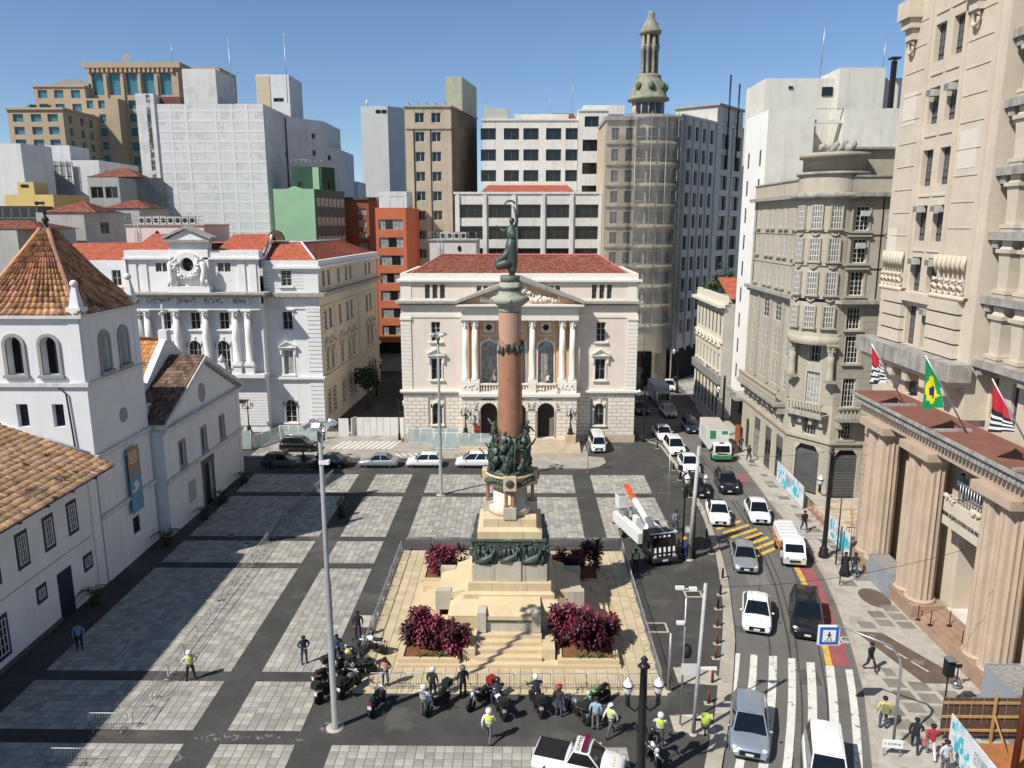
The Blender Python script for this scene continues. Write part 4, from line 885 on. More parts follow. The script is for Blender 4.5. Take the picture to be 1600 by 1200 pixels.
# centre bays: ledges and vase shaped pilasters on every floor
Mf = Fac(CT, (31.6, 51.1), (31.6, 30.0)); mu = lambda y: 51.1 - y
mo = []
for z in (13.6, 18.2, 22.4, 26.5, 30.5, 34.6, 38.7):
    for y in (50.5, 48.35, 46.2, 43.9, 41.4, 39.0): mo.append((mu(y) - .34, mu(y) + .34, z, z + 2.9))
Mf.wall(0, 45, mo, SAND, .4, name='centre_wall')
for o in mo: Mf.win(o, LEAD, IFR, 2, 4, .3, fw=.06)
for z in (17.2, 21.4, 25.5, 29.5, 33.6, 37.7, 41.8):
    part('floor_ledge', MB().box(30.2, 31.6, 30, 51.05, z, z + .5), GRL, CT)
    for y in (49.45, 47.3, 45.1, 42.7, 40.2):
        q = MB(); x = 31.0
        for a, b, r0, r1 in ((.5, .75, .62, .66), (.75, 1.0, .7, .7), (1.0, 2.2, .48, .5), (2.2, 3.3, .5, .58), (3.3, 3.55, .72, .74), (3.55, 3.8, .56, .46), (3.8, 4.1, .5, .5)): q.taper(x - r0, x + r0, y - r0, y + r0, z + a - (0 if a > .5 else .001), z + b - .002, r0 - r1, r0 - r1)
        part('vase_pilaster', q, SAND, CT)
    for y in (50.6, 46.2, 41.4): part('ledge_console', MB().box(30.4, 31.5, y - .3, y + .3, z - .5, z - .002), GRL, CT)
for y, z in ((51.0, 31.0), (50.3, 26.6), (50.0, 22.6), (46.4, 18.4), (46.3, 26.4)): part('air_conditioner', MB().box(30.9, 31.7, y - .35, y + .35, z + 1.6, z + 2.1), MATS['ac_casing'], CT)
# great cornice and terrace
part('cornice', MB().box(26.75, 30, 30, 60.4, 12.95, 13.2).box(26.5, 30, 29.8, 60.6, 13.202, 13.42), GRL, CT)
part('terrace', MB().box(26.62, 29.98, 29.9, 60.5, 13.42, 13.45), RTER, CT)
for y in (55.0, 47.9, 39.8): part('terrace_kerb', MB().box(26.55, 28.9, y, y + .3, 13.452, 13.6), GRL, CT)
q = MB(); k = 0
for k in range(75): q.box(26.6, 26.76, 30.2 + k * .4, 30.42 + k * .4, 12.72, 12.948)
part('cornice_dentils', q, GRL, CT, kind='stuff')
part('architrave', MB().box(27.15, 30, 30, 60.0, 11.75, 12.948), PINK, CT)
def flutes(x, y, z0, z1, r, n=14):
    q = MB(); prof = []
    i0 = q.n(); m = n * 4
    for z, rr in ((z0, r), (z1, r * .93)):
        for k in range(m):
            a = 6.283 * k / m; g = rr * (1 - .115 * (.5 + .5 * math.cos(n * a)) ** .6); q.v.append((x + g * math.cos(a), y + g * math.sin(a), z))
    for k in range(m): q.fi((i0 + k, i0 + (k + 1) % m, i0 + m + (k + 1) % m, i0 + m + k), False)
    return q
for yc in (56.9, 50.5, 41.75, 35.0):
    for s_ in (-.82, .82):
        part('fluted_column', flutes(27.75, yc + s_, 1.05, 10.95, .86), PINK, CT)
        part('column_foot', MB().lathe(27.75, yc + s_, [(1.0, 1.0), (1.02, 1.1), (.9, 1.22)], 20), PINK, CT)
        part('echinus', MB().lathe(27.75, yc + s_, [(.8, 10.7), (.84, 10.95), (1.02, 11.15), (1.04, 11.19)], 20), PINK, CT)
    part('abacus', MB().box(26.6, 28.9, yc - 1.95, yc + 1.95, 11.2, 11.748), PINK, CT)
    part('column_plinth', MB().box(26.65, 29, yc - 2.0, yc + 2.0, 0, 1.0), BRST, CT)
for k in range(13): part('quoin', MB().box(27.6, 29, 59.0, 59.9 + (.12 if k % 2 else 0), 1.0 + k * .82, 1.72 + k * .82), PINK, CT)
part('flank_wall', MB().box(28.2, 48, 58.7, 59.6, 0, 11.75), SAND, CT)
# wall behind the columns
Bw = Fac(CT, (29.2, 60.0), (29.2, 30.0)); bw = lambda y: 60.0 - y
bo = [(bw(53.7) - .75, bw(53.7) + .75, 4.3, 7.0), (bw(53.7) - .75, bw(53.7) + .75, 1.2, 3.6), (bw(53.7) - .75, bw(53.7) + .75, 8.7, 11.4)]; big = (bw(48.3), bw(44.0), .9, 7.2); bal = (bw(48.3), bw(44.0), 8.95, 11.6)
Bw.wall(0, 11.8, bo + [big, bal], SAND, 1.2)
for o in bo: Bw.win(o, GLASS, IFR, 2, 2, .4, fw=.09)
Bw.part('carved_panel', [(bw(54.7), bw(52.7), 7.25, 8.4, 0, .18)], SAND); relief(CT, 'panel_relief', Bw, bw(54.6), bw(52.8), 7.4, 8.3, SAND, 12, .14, .2, 9)
Bw.part('sill', [(bw(54.8), bw(52.6), 3.75, 4.1, 0, .3)], SAND)
part('door_recess', MB().box(30.4, 33.5, 43.9, 48.4, .9, 11.7, skip=(5,)), M('recess_render', (.42, .36, .26), .9, .15, .8, .1), CT)
part('entrance_gate', MB().box(30.6, 30.7, 44.2, 46.0, .9, 6.0), GLASS, CT)
for k in range(7): part('gate_bar', MB().box(30.52, 30.58, 44.25 + k * .28, 44.31 + k * .28, .9, 6.0), STEEL, CT)
Bw.part('balcony_front', [(bw(48.2), bw(44.1), 7.2, 8.95, 0, 1.4)], SAND)
relief(CT, 'lintel_carving', Fac(CT, (27.8, 60), (27.8, 30)), bw(48.1), bw(47.0), 8.8, 9.4, SAND, 8, .14, .05, 12); relief(CT, 'lintel_carving', Fac(CT, (27.8, 60), (27.8, 30)), bw(45.0), bw(44.1), 8.8, 9.4, SAND, 8, .14, .05, 13)
cvd = bpy.data.curves.new('lettering', 'FONT'); cvd.body = 'TRIBUNAL DE JUSTIÇA DO ESTADO DE SÃO PAULO'; cvd.size = .38; cvd.extrude = .02; cvd.align_x = 'CENTER'
def text(body, size, mat, par, loc, rot, name='lettering', ext=.012, al='CENTER', sx=1.):
    c = bpy.data.curves.new(name, 'FONT'); c.body = body; c.size = size; c.extrude = ext; c.align_x = al; c.align_y = 'CENTER'; t = bpy.data.objects.new(name, c); C.objects.link(t)
    bpy.context.view_layer.update(); dg = bpy.context.evaluated_depsgraph_get(); me = bpy.data.meshes.new_from_object(t.evaluated_get(dg)); bpy.data.objects.remove(t); me.materials.clear(); me.materials.append(mat)
    o = O(name, me, par, loc); o.rotation_euler = rot; o.scale = (sx, 1, 1); return o
text('TRIBUNAL DE JUSTIÇA DO ESTADO DE SÃO PAULO', .38, IRON, CT, (27.78, 46.15, 7.95), (R(90), 0, R(-90)), sx=.5)
for k in range(10): part('balcony_baluster', MB().tube([(28.0, 46.9 - k * .3, 8.95), (28.0, 46.9 - k * .3, 10.3)], .04, 6), STEEL, CT)
part('balcony_rail', MB().box(27.96, 28.04, 44.1, 47.0, 10.3, 10.4), STEEL, CT)
# entrance stair and mat
for k in range(6): part('step', MB().box(26.75 + k * .42, 30.4, 43.8 if k else 43.7, 48.5, k * .15, (k + 1) * .15 - .001), BRST, CT)
part('landing', MB().box(29.0, 31.5, 43.8, 48.5, .9, .93), M('marble_landing', (.60, .55, .50), .4, .15, .8, .05), CT)
part('stylobate', MB().box(26.7, 29.1, 30, 39.75, 0, .85), BRST, CT); part('stylobate', MB().box(26.7, 29.1, 52.5, 54.9, 0, .9), BRST, CT)
# ================================================================ art deco corner building
DEC = M('taupe_render', (.42, .375, .295), .88, .12, .5, .15, 16., streak=.25)
DEC2 = M('taupe_stone', (.37, .335, .265), .88, .15, .8, .2, 16., streak=.3)
DK = bldg('corner_building', 'taupe art deco corner building with rounded bay and stone balconies', 29, 76)
DL = Fac(DK, (27.3, 92.6), (27.3, 76.3)); DC = Fac(DK, (27.3, 76.3), (30.0, 72.4)); DF = Fac(DK, (30.0, 72.4), (43.0, 72.4))
dl = lambda y: 92.6 - y
ol = []
for z, h in ((26.1, 2.0), (23.2, 2.1), (20.0, 2.1)):
    for y in (90.5, 87.2, 85.5, 82.9, 81.2, 78.6): ol.append((dl(y) - .36, dl(y) + .36, z, z + h))
for y in (85.9, 81.9):
    for s_ in (-.55, .55): ol += [(dl(y) + s_ - .38, dl(y) + s_ + .38, 13.0, 15.6), (dl(y) + s_ - .38, dl(y) + s_ + .38, 9.6, 12.2)]
    ol.append((dl(y) - .95, dl(y) + .95, 16.4, 18.6, 1))
for y in (90.2, 78.5): ol += [(dl(y) - .4, dl(y) + .4, z, z + 2.1) for z in (16.5, 13.1, 9.6)]
shop = [(dl(y) - 1.0, dl(y) + 1.0, 0.0, 4.6) for y in (86.3, 82.3, 78.6)]; shop.append((dl(90.0) - .6, dl(90.0) + .6, 0, 3.6, 1))
mez = [(dl(y) - .5, dl(y) + .5, 5.9, 7.8) for y in (90.0, 86.3, 82.3, 78.6)]
DL.wall(0, 29.3, ol + shop + mez, DEC, .1)
DFR = M('cream_window_frame', (.60, .58, .52), .6, .08, 1.5, 0.)
for o in ol: DL.win(o, LEAD if o[2] > 19 else GLASS, DFR, 2, 4, .08, fw=.07, sur='sill' if o[2] > 19 else None, sm=DEC2)
SHUT = M('roller_shutter', (.13, .13, .13), .5, .25, .8, .6, 2.5, metal=.3)
for k, o in enumerate(shop): DL.win(o, GLASS if k else CURT, IFR, 2, 2, .08, name='shop_window'); 
for k, o in enumerate(shop[:3]): DL.part('shop_fascia', [(o[0], o[1], 3.3, 4.5, -.07, .0)], SHUT)
for o in mez: DL.win(o, GLASS, DFR, 2, 3, .08)
c_ = DC.L / 2; co_ = [(c_ - .72, c_ + .72, 9.15, 12.3), (c_ - .7, c_ + .7, 5.9, 8.1), (c_ - 1.35, c_ + 1.35, 0, 4.9), (c_ - .6, c_ + .6, 13.3, 15.6)]
DC.wall(0, 16.3, co_, DEC, .35)
DC.win(co_[0], CURT, DFR, 4, 6, .25); DC.win(co_[1], GLASS, DFR, 4, 4, .25); DC.win(co_[3], GLASS, DFR, 3, 3, .3)
fo_ = []
fr = [(1.1, 25.9, 2.2, 1.5), (1.1, 22.95, 2.2, 1.5), (1.1, 19.95, 2.2, 1.5), (1.25, 16.75, 2.4, 1.3), (1.35, 13.5, 2.6, 1.3), (1.4, 9.2, 2.8, 1.2), (1.4, 6.0, 2.2, 1.2)]
for u, z, h, w in fr:
    for du in (0, 3.4, 6.8): fo_.append((u + du - w / 2, u + du + w / 2, z, z + h))
fs = [(.5, 2.9, 0, 4.9), (4.1, 5.9, 0, 4.9)]
DF.wall(0, 29.3, fo_ + fs, DEC, .35)
for o in fo_: DF.win(o, GLASS, DFR, 4, 5, .25, fw=.07, sur='hood' if o[2] > 19 else 'sill', sm=DEC2)
def shutter(F, o):
    o_ = F.part('roller_shutter', [(o[0], o[1], o[2], o[3] - .6, -.33, -.28)], SHUT)
    n = 14
    for k in range(n): z = o[2] + (o[3] - .7 - o[2]) * k / n; F.part('shutter_slat', [(o[0] + .02, o[1] - .02, z + .03, z + (o[3] - .7 - o[2]) / n - .03, -.28, -.24)], SHUT)
    F.part('transom', [(o[0], o[1], o[3] - .6, o[3], -.33, -.3)], GLASS)
    for s_, u in ((1, o[0]), (-1, o[1])):
        q = MB(); p = [(0, 0), (.55 * s_, 0), (0, -.7)]; q.slab(p if s_ < 0 else p[::-1], -.02, .3); part('shop_corner', q, DEC, DK, F.P(u, o[3] + .003), F.a)
shutter(DC, co_[2]); shutter(DF, fs[0]); shutter(DF, fs[1])
# stone courses on the ground floor of chamfer and front
for F, sk in ((DC, [co_[2]]), (DF, fs)): F.ashlar(0, F.L if F is DC else 8.0, .9, 5.5, .52, 1.1, sk, DEC2, .03, .035, stagger=True)
for F in (DC, DF): F.ashlar(0, F.L if F is DC else 8.0, 9.3, 16.2 if F is DC else 18.8, .66, 1.4, (co_ if F is DC else [o for o in fo_ if o[2] < 19]), DEC2, .025, .035)
# round bay above the chamfer
DIMG = M('dim_curtained_glass', (.17, .17, .16), .2, .6, 2.2, .05, 3., spec=.5)
bc = (29.35, 75.3); br = 3.0; a0, a1 = R(165), R(165 + 150)
def baywall(z0, z1, r=br, name='bay_wall', mat=None): return part(name, MB().lathe(bc[0], bc[1], [(r, z0), (r, z1)], 24, R(135), R(330)), mat or DEC, DK)
baywall(16.35, 19.3); baywall(19.6, 31.2)
for z, h in ((16.9, 2.0), (20.0, 2.1), (23.1, 2.1), (26.1, 2.1)):
    for ang in (196, 228, 260):
        t = R(ang); nrm = (math.cos(t), math.sin(t)); w = .86
        def wm(): 
            q = MB(); q.cm = 0; q.face([(-w / 2, -.0, 0), (w / 2, 0, 0), (w / 2, 0, h), (-w / 2, 0, h)]); q.cm = 1
            for i in range(5): x = -w / 2 + w * i / 4; q.box(x - .03, x + .03, -.04, -.001, 0, h)
            for j in range(5): zz = h * j / 4; q.box(-w / 2, w / 2, -.038, -.002, max(zz - .03, 0), zz + .03)
            return q.mesh('window', [DIMG, DFR])
        o = O('window', cached(('bayw', h), wm), DK, (bc[0] + nrm[0] * (br + .025), bc[1] + nrm[1] * (br + .025), z), t + math.pi / 2)
        O('sill', cached('baysill', lambda: MB().box(-.7, .7, -.22, .06, -.16, -.01).mesh('sill', DEC2)), o)
        for s_ in (-1, 1): O('jamb', cached(('bayj', s_, h), lambda: MB().box(min(s_ * .44, s_ * .58), max(s_ * .44, s_ * .58), -.1, .06, 0, h).mesh('jamb', DEC2)), o)
        if z > 19: 
            q = MB(); q.tube([(-.35, -.06, -.45), (0, -.1, -.7), (.35, -.06, -.45)], .09, 6); q.ball((0, -.1, -.62), (.16, .08, .14), 8, 5); O('sill_ornament', cached('bayorn', lambda: q.mesh('sill_ornament', DEC2)), o)
def ring(z0, z1, r0, r1, name, mat): return part(name, MB().lathe(bc[0], bc[1], [(br - .1, z0), (r0, z0), (r1, z1), (br - .1, z1)], 28, R(130), R(335)), mat, DK)
for z in (22.65, 25.75): ring(z, z + .14, br + .1, br + .12, 'bay_band', DEC2)
ring(28.75, 29.3, br + .55, br + .75, 'bay_cornice', GRL); ring(30.9, 31.2, br + .2, br + .3, 'bay_cap', GRL)
part('bay_turret', MB().lathe(bc[0], bc[1], [(br - .25, 31.2), (br - .25, 32.4), (br + .1, 32.5), (br + .15, 32.9), (0, 33.0)], 28), DEC2, DK)
relief(DK, 'turret_crest', Fac(DK, (27.2, 74.0), (30.5, 72.4)), .3, 3.2, 32.9, 33.8, GRL, 12, .28, .2, 3)
ring(16.0, 16.35, br - .1, br + .12, 'bay_sill', DEC2)
q = MB(); q.lathe(bc[0], bc[1], [(br - .12, 15.2), (br - .02, 15.4), (br, 16.0), (br - .5, 16.0)], 24, R(140), R(330)); part('loggia_arch', q, DEC, DK)
for F, us in ((DC, (.25, DC.L - .25)),):
    for u in us: column('loggia_column', DK, *F.P(u, 0, .55)[:2], 11.6, 15.3, .34, DEC2, 14)
# cornices, balconies
cp_ = lambda d: [(27.3 - d, 92.7), (27.3 - d, 76.3 - d * .4), (30.0 - d * .4, 72.4 - d), (43, 72.4 - d), (43, 92.7)]
part('main_cornice', MB().prism(cp_(.7), 19.2, 19.55), GRL, DK); part('cornice_moulding', MB().prism(cp_(.35), 18.85, 19.198), DEC2, DK)
part('roof_cornice', MB().prism(cp_(.65), 28.95, 29.3), GRL, DK); part('parapet', MB().prism(cp_(.0), 29.302, 30.7), DEC, DK); part('parapet_cap', MB().prism(cp_(.12), 30.702, 30.85), GRL, DK)
part('roof_block', MB().box(31.5, 37, 76, 84, 30.86, 33.4), DEC2, DK); part('roof_block_cap', MB().box(31, 37.5, 75.5, 84.5, 33.4, 33.6), GRL, DK)
part('ground_band', MB().prism(cp_(.25), 5.5, 5.75), DEC2, DK)
for F, a, b in ((DL, 1.2, DL.L - 1.2), (DC, .3, DC.L - .3), (DF, .3, 3.6), (DF, 4.4, 7.4)):
    q = MB(); F.box(q, a, b, 8.0, 8.35, 0, 1.25); part('balcony_slab', q, GRL, DK)
    p, p2 = F.P(a + .15, 0, 1.05), F.P(b - .15, 0, 1.05); balustrade(DK, p[:2], p2[:2], 8.352, DEC2, 1.1, .34)
    n = int((b - a) / 1.8) + 1
    for k in range(n + 1): u = a + .3 + (b - a - .6) * k / n; F.part('balcony_corbel', [(u - .18, u + .18, 7.2, 7.998, 0, .8)], DEC2)
for y in (88.3, 84.0, 80.0, 77.0): DL.part('pilaster', [(dl(y) - .3, dl(y) + .3, 9.3, 18.8, 0, .18)], DEC2)
for F, us in ((DL, (1.0, 15.9)), (DF, (3.05, 6.4))):
    for z0_, z1_ in ((19.6, 22.4), (22.5, 25.5), (25.6, 28.9)):
        for u in us: F.part('panel_joint', [(u - .04, u + .04, z0_, z1_, 0, .06)], IRON)
for z in (22.45, 25.55): DF.part('floor_band', [(.6, 9, z - .06, z, 0, .08)], IRON); DL.part('floor_band', [(0, DL.L - 1, z - .06, z, 0, .08)], DEC2)
for u, z in ((1.0, 27.2), (.8, 24.3)): DF.part('air_conditioner', [(u, u + .75, z, z + .5, 0, .4)], MATS['ac_casing'])
part('rear_volume', MB().box(27.4, 43, 76.4, 92.6, 0, 29.29, skip=(2, 5)), DEC, DK); part('rear_wall', MB().face([(43, 72.4, 0), (43, 92.6, 0), (43, 92.6, 30), (43, 72.4, 30)]), DEC, DK)
# ================================================================ white high-rise behind and the small cream building
CRK = M('stained_white_render', (.62, .60, .53), .9, .1, .25, .15, 8., streak=.3, patch=(.52, .46, .34), psc=.12, pth=.6)
WT = bldg('stained_highrise', 'tall stained white party wall building rising behind the taupe corner building', 36, 95)
HL = Fac(WT, (28.6, 103.0), (28.6, 94.0)); ho = [(u - .38, u + .38, 6.5 + k * 3.35, 8.4 + k * 3.35) for k in range(9) for u in (2.0, 6.8)]
BW = M('bright_white_render', (.74, .73, .69), .88, .05, .4, .1)
HL.wall(4.6, 39.5, ho, BW, .08)
for o in ho: HL.win(o, GLASS, GFR, 1, 2, .06, sep=False)
HF = Fac(WT, (28.6, 94.0), (45.5, 94.0))
HF.wall(0, 39.6, [(5.4, 8.7, 30.0, 39.6)], CRK, .5); part('light_well', MB().box(34.0, 37.3, 94.5, 98, 30, 39.6, skip=(1, 2)), CRK, WT)
for z in (36.9, 33.6, 30.4): part('well_window', MB().box(34.1, 35.5, 97.9, 97.96, z, z + 1.3), GLASS, WT)
part('well_shadow_beam', MB().box(33.9, 37.4, 94.2, 94.6, 38.0, 38.4), CRK, WT)
part('upper_block', MB().box(29.2, 45.5, 98.02, 106, 34, 43.6).box(37.6, 43.0, 97.0, 106, 36, 44.6), CRK, WT); part('upper_window', MB().box(36.0, 37.3, 97.9, 98.0, 41.6, 42.6), GLASS, WT); part('upper_vent', MB().box(32.0, 32.5, 97.9, 98.0, 42.4, 42.7), GLASS, WT)
part('rear_body', MB().box(28.62, 45.5, 94.6, 103, 0, 33.9, skip=(1, 5)), CRK, WT)
part('flue', MB().box(43.4, 43.9, 96.2, 96.7, 38.5, 45.2).box(43.1, 44.2, 95.9, 97.0, 45.4, 45.6).lathe(43.65, 96.45, [(.08, 45.2), (.08, 45.4)], 8), IRON, WT)
for x, h in ((36.0, 6.5), (43.4, 4.5)): part('antenna', MB().tube([(x, 99, 43.5), (x + .2, 99, 44 + h)], .06, 5), STEEL, WT)
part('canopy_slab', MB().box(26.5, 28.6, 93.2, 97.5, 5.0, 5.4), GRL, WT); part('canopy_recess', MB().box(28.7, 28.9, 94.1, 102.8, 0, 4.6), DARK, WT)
for k in range(10): part('balcony_bar', MB().tube([(26.6, 93.4 + k * .45, 5.4), (26.6, 93.4 + k * .45, 6.3)], .03, 5), STEEL, WT)
part('side_pillar', MB().box(28.0, 28.6, 93.0, 93.9, 0, 4.9), CRK, WT)
CB = bldg('cream_terrace_building', 'narrow cream three storey street building with rows of slim windows and orange roof', 28, 110)
KF = Fac(CB, (27.2, 119.0), (27.2, 103.2)); ko = []
for k in range(7):
    u = 1.5 + k * 2.1; ko += [(u - .42, u + .42, 11.6, 14.6), (u - .42, u + .42, 6.7, 9.6), (u - .55, u + .55, .3, 4.4, 1)]
CRB = M('cream_painted_render', (.62, .57, .46), .88, .08, .6, .1, streak=.15)
KF.wall(0, 16.0, ko, CRB, .09)
for o in ko: KF.win(o, GLASS, None, 1, 1, .07, sep=False, sur='ped' if 6 < o[2] < 7 else None, sm=CRB)
KF.part('sign_band', [(0, KF.L, 5.0, 6.2, 0, .5)], M('grey_sign_band', (.25, .24, .23), .8, .2, 1., .1)); KF.part('string_course', [(0, KF.L, 10.6, 10.9, 0, .3)], CRB); KF.part('cornice', [(-.4, KF.L + .4, 15.5, 15.9, 0, .9), (-.2, KF.L + .2, 15.9, 17.0, -.5, .1)], CRB)
part('gable_wall', MB().box(27.22, 36, 103.2, 119, 0, 16.0, skip=(5,)), M('grey_gable_render', (.40, .38, .34), .9, .15, .5, .15, streak=.3), CB)
q = MB(); tiled_plane(q, (28, 103.2, 16.6), (36, 103.2, 16.6), (36, 111, 19), (28, 111, 19), .33, .5); part('roof_tiles', q, RTILE2, CB, kind='stuff'); part('roof', MB().face([(28, 103.2, 16.55), (36, 103.2, 16.55), (36, 111, 18.95), (28, 111, 18.95)]), RTILE2, CB)
part('street_ad', MB().box(26.6, 26.7, 109.5, 110.9, 6.2, 6.9), WMUN, CB)
# ================================================================ buildings in the background
def tower(name, label, poly, z1, mat, spec={}, cap=None, z0=0., fm=None, dep=.3, capm=None):
    b = bldg(name, label, sum(p[0] for p in poly) / len(poly), sum(p[1] for p in poly) / len(poly)); Fs = []
    for k in range(len(poly)):
        F = Fac(b, poly[k], poly[(k + 1) % len(poly)]); Fs.append(F); ops = []
        for us, vs, w, h, nx, ny, gm, fr in spec.get(k, []):
            for o in F.grid(us, vs, w, h): ops.append((o, nx, ny, gm, fr))
        F.wall(z0, z1, [o[0] for o in ops], mat, dep)
        for o, nx, ny, gm, fr in ops: F.win(o, gm, fr, nx, ny, dep * .8, fw=.09, sep=False)
    part('flat_roof', MB().face([(p[0], p[1], z1 - .02) for p in poly]), M('roof_felt', (.22, .21, .20), .95, .25, .3, .2), b)
    if cap:
        h, d = cap; cx = sum(p[0] for p in poly) / len(poly); cy = sum(p[1] for p in poly) / len(poly)
        q = [(cx + (p[0] - cx) * (1 + d / max(.1, math.hypot(p[0] - cx, p[1] - cy))), cy + (p[1] - cy) * (1 + d / max(.1, math.hypot(p[0] - cx, p[1] - cy)))) for p in poly]
        part('roof_edge', MB().prism(q, z1, z1 + h), capm or mat, b)
    return b, Fs
rect = lambda x0, x1, y0, y1: [(x0, y0), (x1, y0), (x1, y1), (x0, y1)]
def rep(a, n, s): return [a + s * k for k in range(n)]
BEI = M('beige_cladding', (.42, .32, .215), .8, .08, .2, .08); BFR = M('teal_frame', (.18, .28, .30), .5, .1, 1., 0.)
hx = [-110.3, -105.9, -101.4, -97.0, -92.5]
b, Fs = tower('hotel_tower', 'tall beige hotel tower with teal windows and dentilled cornice', rect(-112.7, -89.2, 210, 226), 66.0, BEI, {0: [([x + 112.7 for x in hx], [59.4], 3.0, 5.4, 3, 4, GLASSB, BFR), ([x + 112.7 for x in hx], [56.0] + rep(52.7, 9, -3.62), 2.9, 2.1, 3, 2, GLASSB, BFR)]}, (1.4, 1.1), dep=.8)
Fs[0].dentils(.2, 23.2, 64.9, 66.0, 1.2, .6, .5, BEI)
for x in hx[:-1]: Fs[0].part('wall_rib', [(x + 112.7 + 1.9, x + 112.7 + 2.5, 20, 64.5, 0, .35)], BEI)
part('satellite_dish', MB().lathe(0, 0, [(.0, 0), (.7, .12), (1.1, .4)], 14).xf(Matrix.Rotation(R(70), 4, 'X')), IRON, b, (-102.5, 211, 68.6)); part('antenna', MB().tube([(-92, 214, 67.4), (-92, 214, 73)], .09, 5), STEEL, b)
part('penthouse', MB().box(-88.8, -80.5, 216, 228, 60, 67.3), BEI, b)
tower('hotel_left_wing', 'lower beige hotel wing with three columns of teal windows', rect(-122.2, -108.9, 190, 206), 53.0, BEI, {0: [([2.5, 6.8, 10.8], rep(50.3, 6, -2.9), 2.5, 1.75, 3, 2, GLASSB, BFR)], 1: [([3, 8, 12], rep(50.3, 5, -2.9), 1.6, 1.75, 2, 2, GLASSB, BFR)]}, (.5, .5), dep=.6)
b, Fs = tower('hotel_middle_wing', 'beige hotel wing with small teal windows and low curved roof', rect(-125.8, -112.5, 207.5, 222), 61.0, BEI, {0: [([2.2, 6.4, 10.8], rep(58.3, 6, -3.4), 2.4, 2.0, 3, 2, GLASSB, BFR)]}, (.4, .4), dep=.5)
part('curved_roof', MB().slab([(5 * math.cos(math.pi * k / 12), 2.0 * math.sin(math.pi * k / 12)) for k in range(13)], -6, 0), M('grey_sheet_roof', (.28, .28, .28), .6, .1, 1., 0.), b, (-117, 216, 61.4))
tower('hotel_link', 'recessed beige hotel block between the wings and the main tower', rect(-112.4, -103.5, 206, 209.9), 58.0, BEI, {0: [([1.6, 4.6], rep(55.5, 5, -3.4), 1.7, 2.0, 2, 2, GLASSB, BFR)]}, dep=.5)
# big blank white wall
BLW = M('patchy_white_wall', (.60, .60, .585), .92, .10, .4, .25, 6., patch=(.50, .50, .49), psc=.35, pth=.54, streak=.3); RIB = M('white_wall_rib', (.635, .635, .62), .9, .05, .5, .1)
b, Fs = tower('blank_wall_highrise', 'huge white windowless high-rise wall with a faint grid of ribs', rect(-71.6, -48.3, 150, 168), 48.4, BLW, {1: [([13.0], [40.0], 1.2, 1.0, 1, 1, GLASS, GFR)]})
for x in (-68.4, -65.8, -62.8, -57.3, -54.3, -51.4): part('wall_rib', MB().box(x - .22, x + .22, 149.965, 150.0, 10, 48.3), RIB, b)
for k in range(18): part('floor_rib', MB().box(-71.6, -48.3, 149.975, 150.0, 47.0 - k * 1.84, 47.4 - k * 1.84), RIB, b)
part('stair_tower', MB().box(-63, -56.8, 150.2, 160, 48.4, 54.6), BLW, b); part('edge_tower', MB().box(-71.9, -68.5, 149.7, 156, 10, 50.2), BLW, b); part('soot_stain', MB().prism([(-70.0, 149.66), (-69.3, 149.66), (-69.3, 149.7), (-70.0, 149.7)], 22, 50.0), M('soot', (.10, .10, .10), .95, .5, .6, .1, patch=(.5, .5, .5), psc=1.2, pth=.5), b)
part('roof_shed', MB().box(-68.2, -64.5, 152, 158, 48.4, 50.0), RTILE, b)
for x, h in ((-57.5, 8), (-46.5, 9)): part('antenna', MB().tube([(x, 160, 50), (x, 160, 54 + h)], .07, 5), STEEL, b)
WH2 = M('cold_white_render', (.62, .625, .625), .9, .08, .4, .1, streak=.28)
tower('stepped_white_block', 'white stepped tower block with tiny windows at the blank wall right side', [(-47.9, 163), (-42.0, 170), (-42.0, 185), (-56, 185)], 47.8, WH2, {0: [([6.4], rep(44.0, 8, -3.4), .9, 1.1, 1, 1, GLASS, GFR)]}, z0=0)
tower('low_white_block', 'white end block with small windows stepping down from the tower', [(-45.2, 168), (-40.2, 174), (-40.2, 190), (-52, 190)], 42.6, WH2, {0: [([5.5], rep(40.0, 7, -3.3), .9, 1.1, 1, 1, GLASS, GFR)]})
b, _ = tower('lift_housing', 'cream and white rooftop lift housing with a steel ladder', rect(-56.5, -49.5, 172, 182), 57.5, WH2, {0: [([4.6], [52.0], 2.2, .8, 2, 1, GLASS, GFR)]}); part('cream_panel', MB().box(-56.4, -53.6, 171.9, 172.0, 49, 57.3), M('cream_panel', (.55, .46, .32), .9, .1, .5, 0.), b)
# left edge
tower('left_white_tower', 'plain white tower block at the left edge', [(-100, 140), (-88.4, 140), (-86.5, 146), (-100, 158)], 40.4, WH2)
b, Fs = tower('scaffolded_block', 'white block with grey netted scaffold in front behind the yellow rooftop', rect(-97.5, -83.4, 156, 172), 38.8, WH2, {1: [([3.0], rep(34, 3, -4.2), 1.6, 3.0, 1, 1, GLASS, GFR)]})
part('netting', MB().box(-94.5, -88.3, 155.4, 155.5, 22, 38.5), M('grey_netting', (.34, .34, .35), .9, .25, .8, .3, 2.), b)
for k in range(6): part('scaffold_pole', MB().tube([(-94.4 + k * 1.2, 155.2, 22), (-94.4 + k * 1.2, 155.2, 39)], .06, 5), STEEL, b)
for k in range(8): part('scaffold_rail', MB().tube([(-94.5, 155.2, 24 + k * 2), (-88.2, 155.2, 24 + k * 2)], .05, 5), STEEL, b)
part('roof_box', MB().box(-95, -90, 158, 165, 38.8, 41.8), WH2, b)
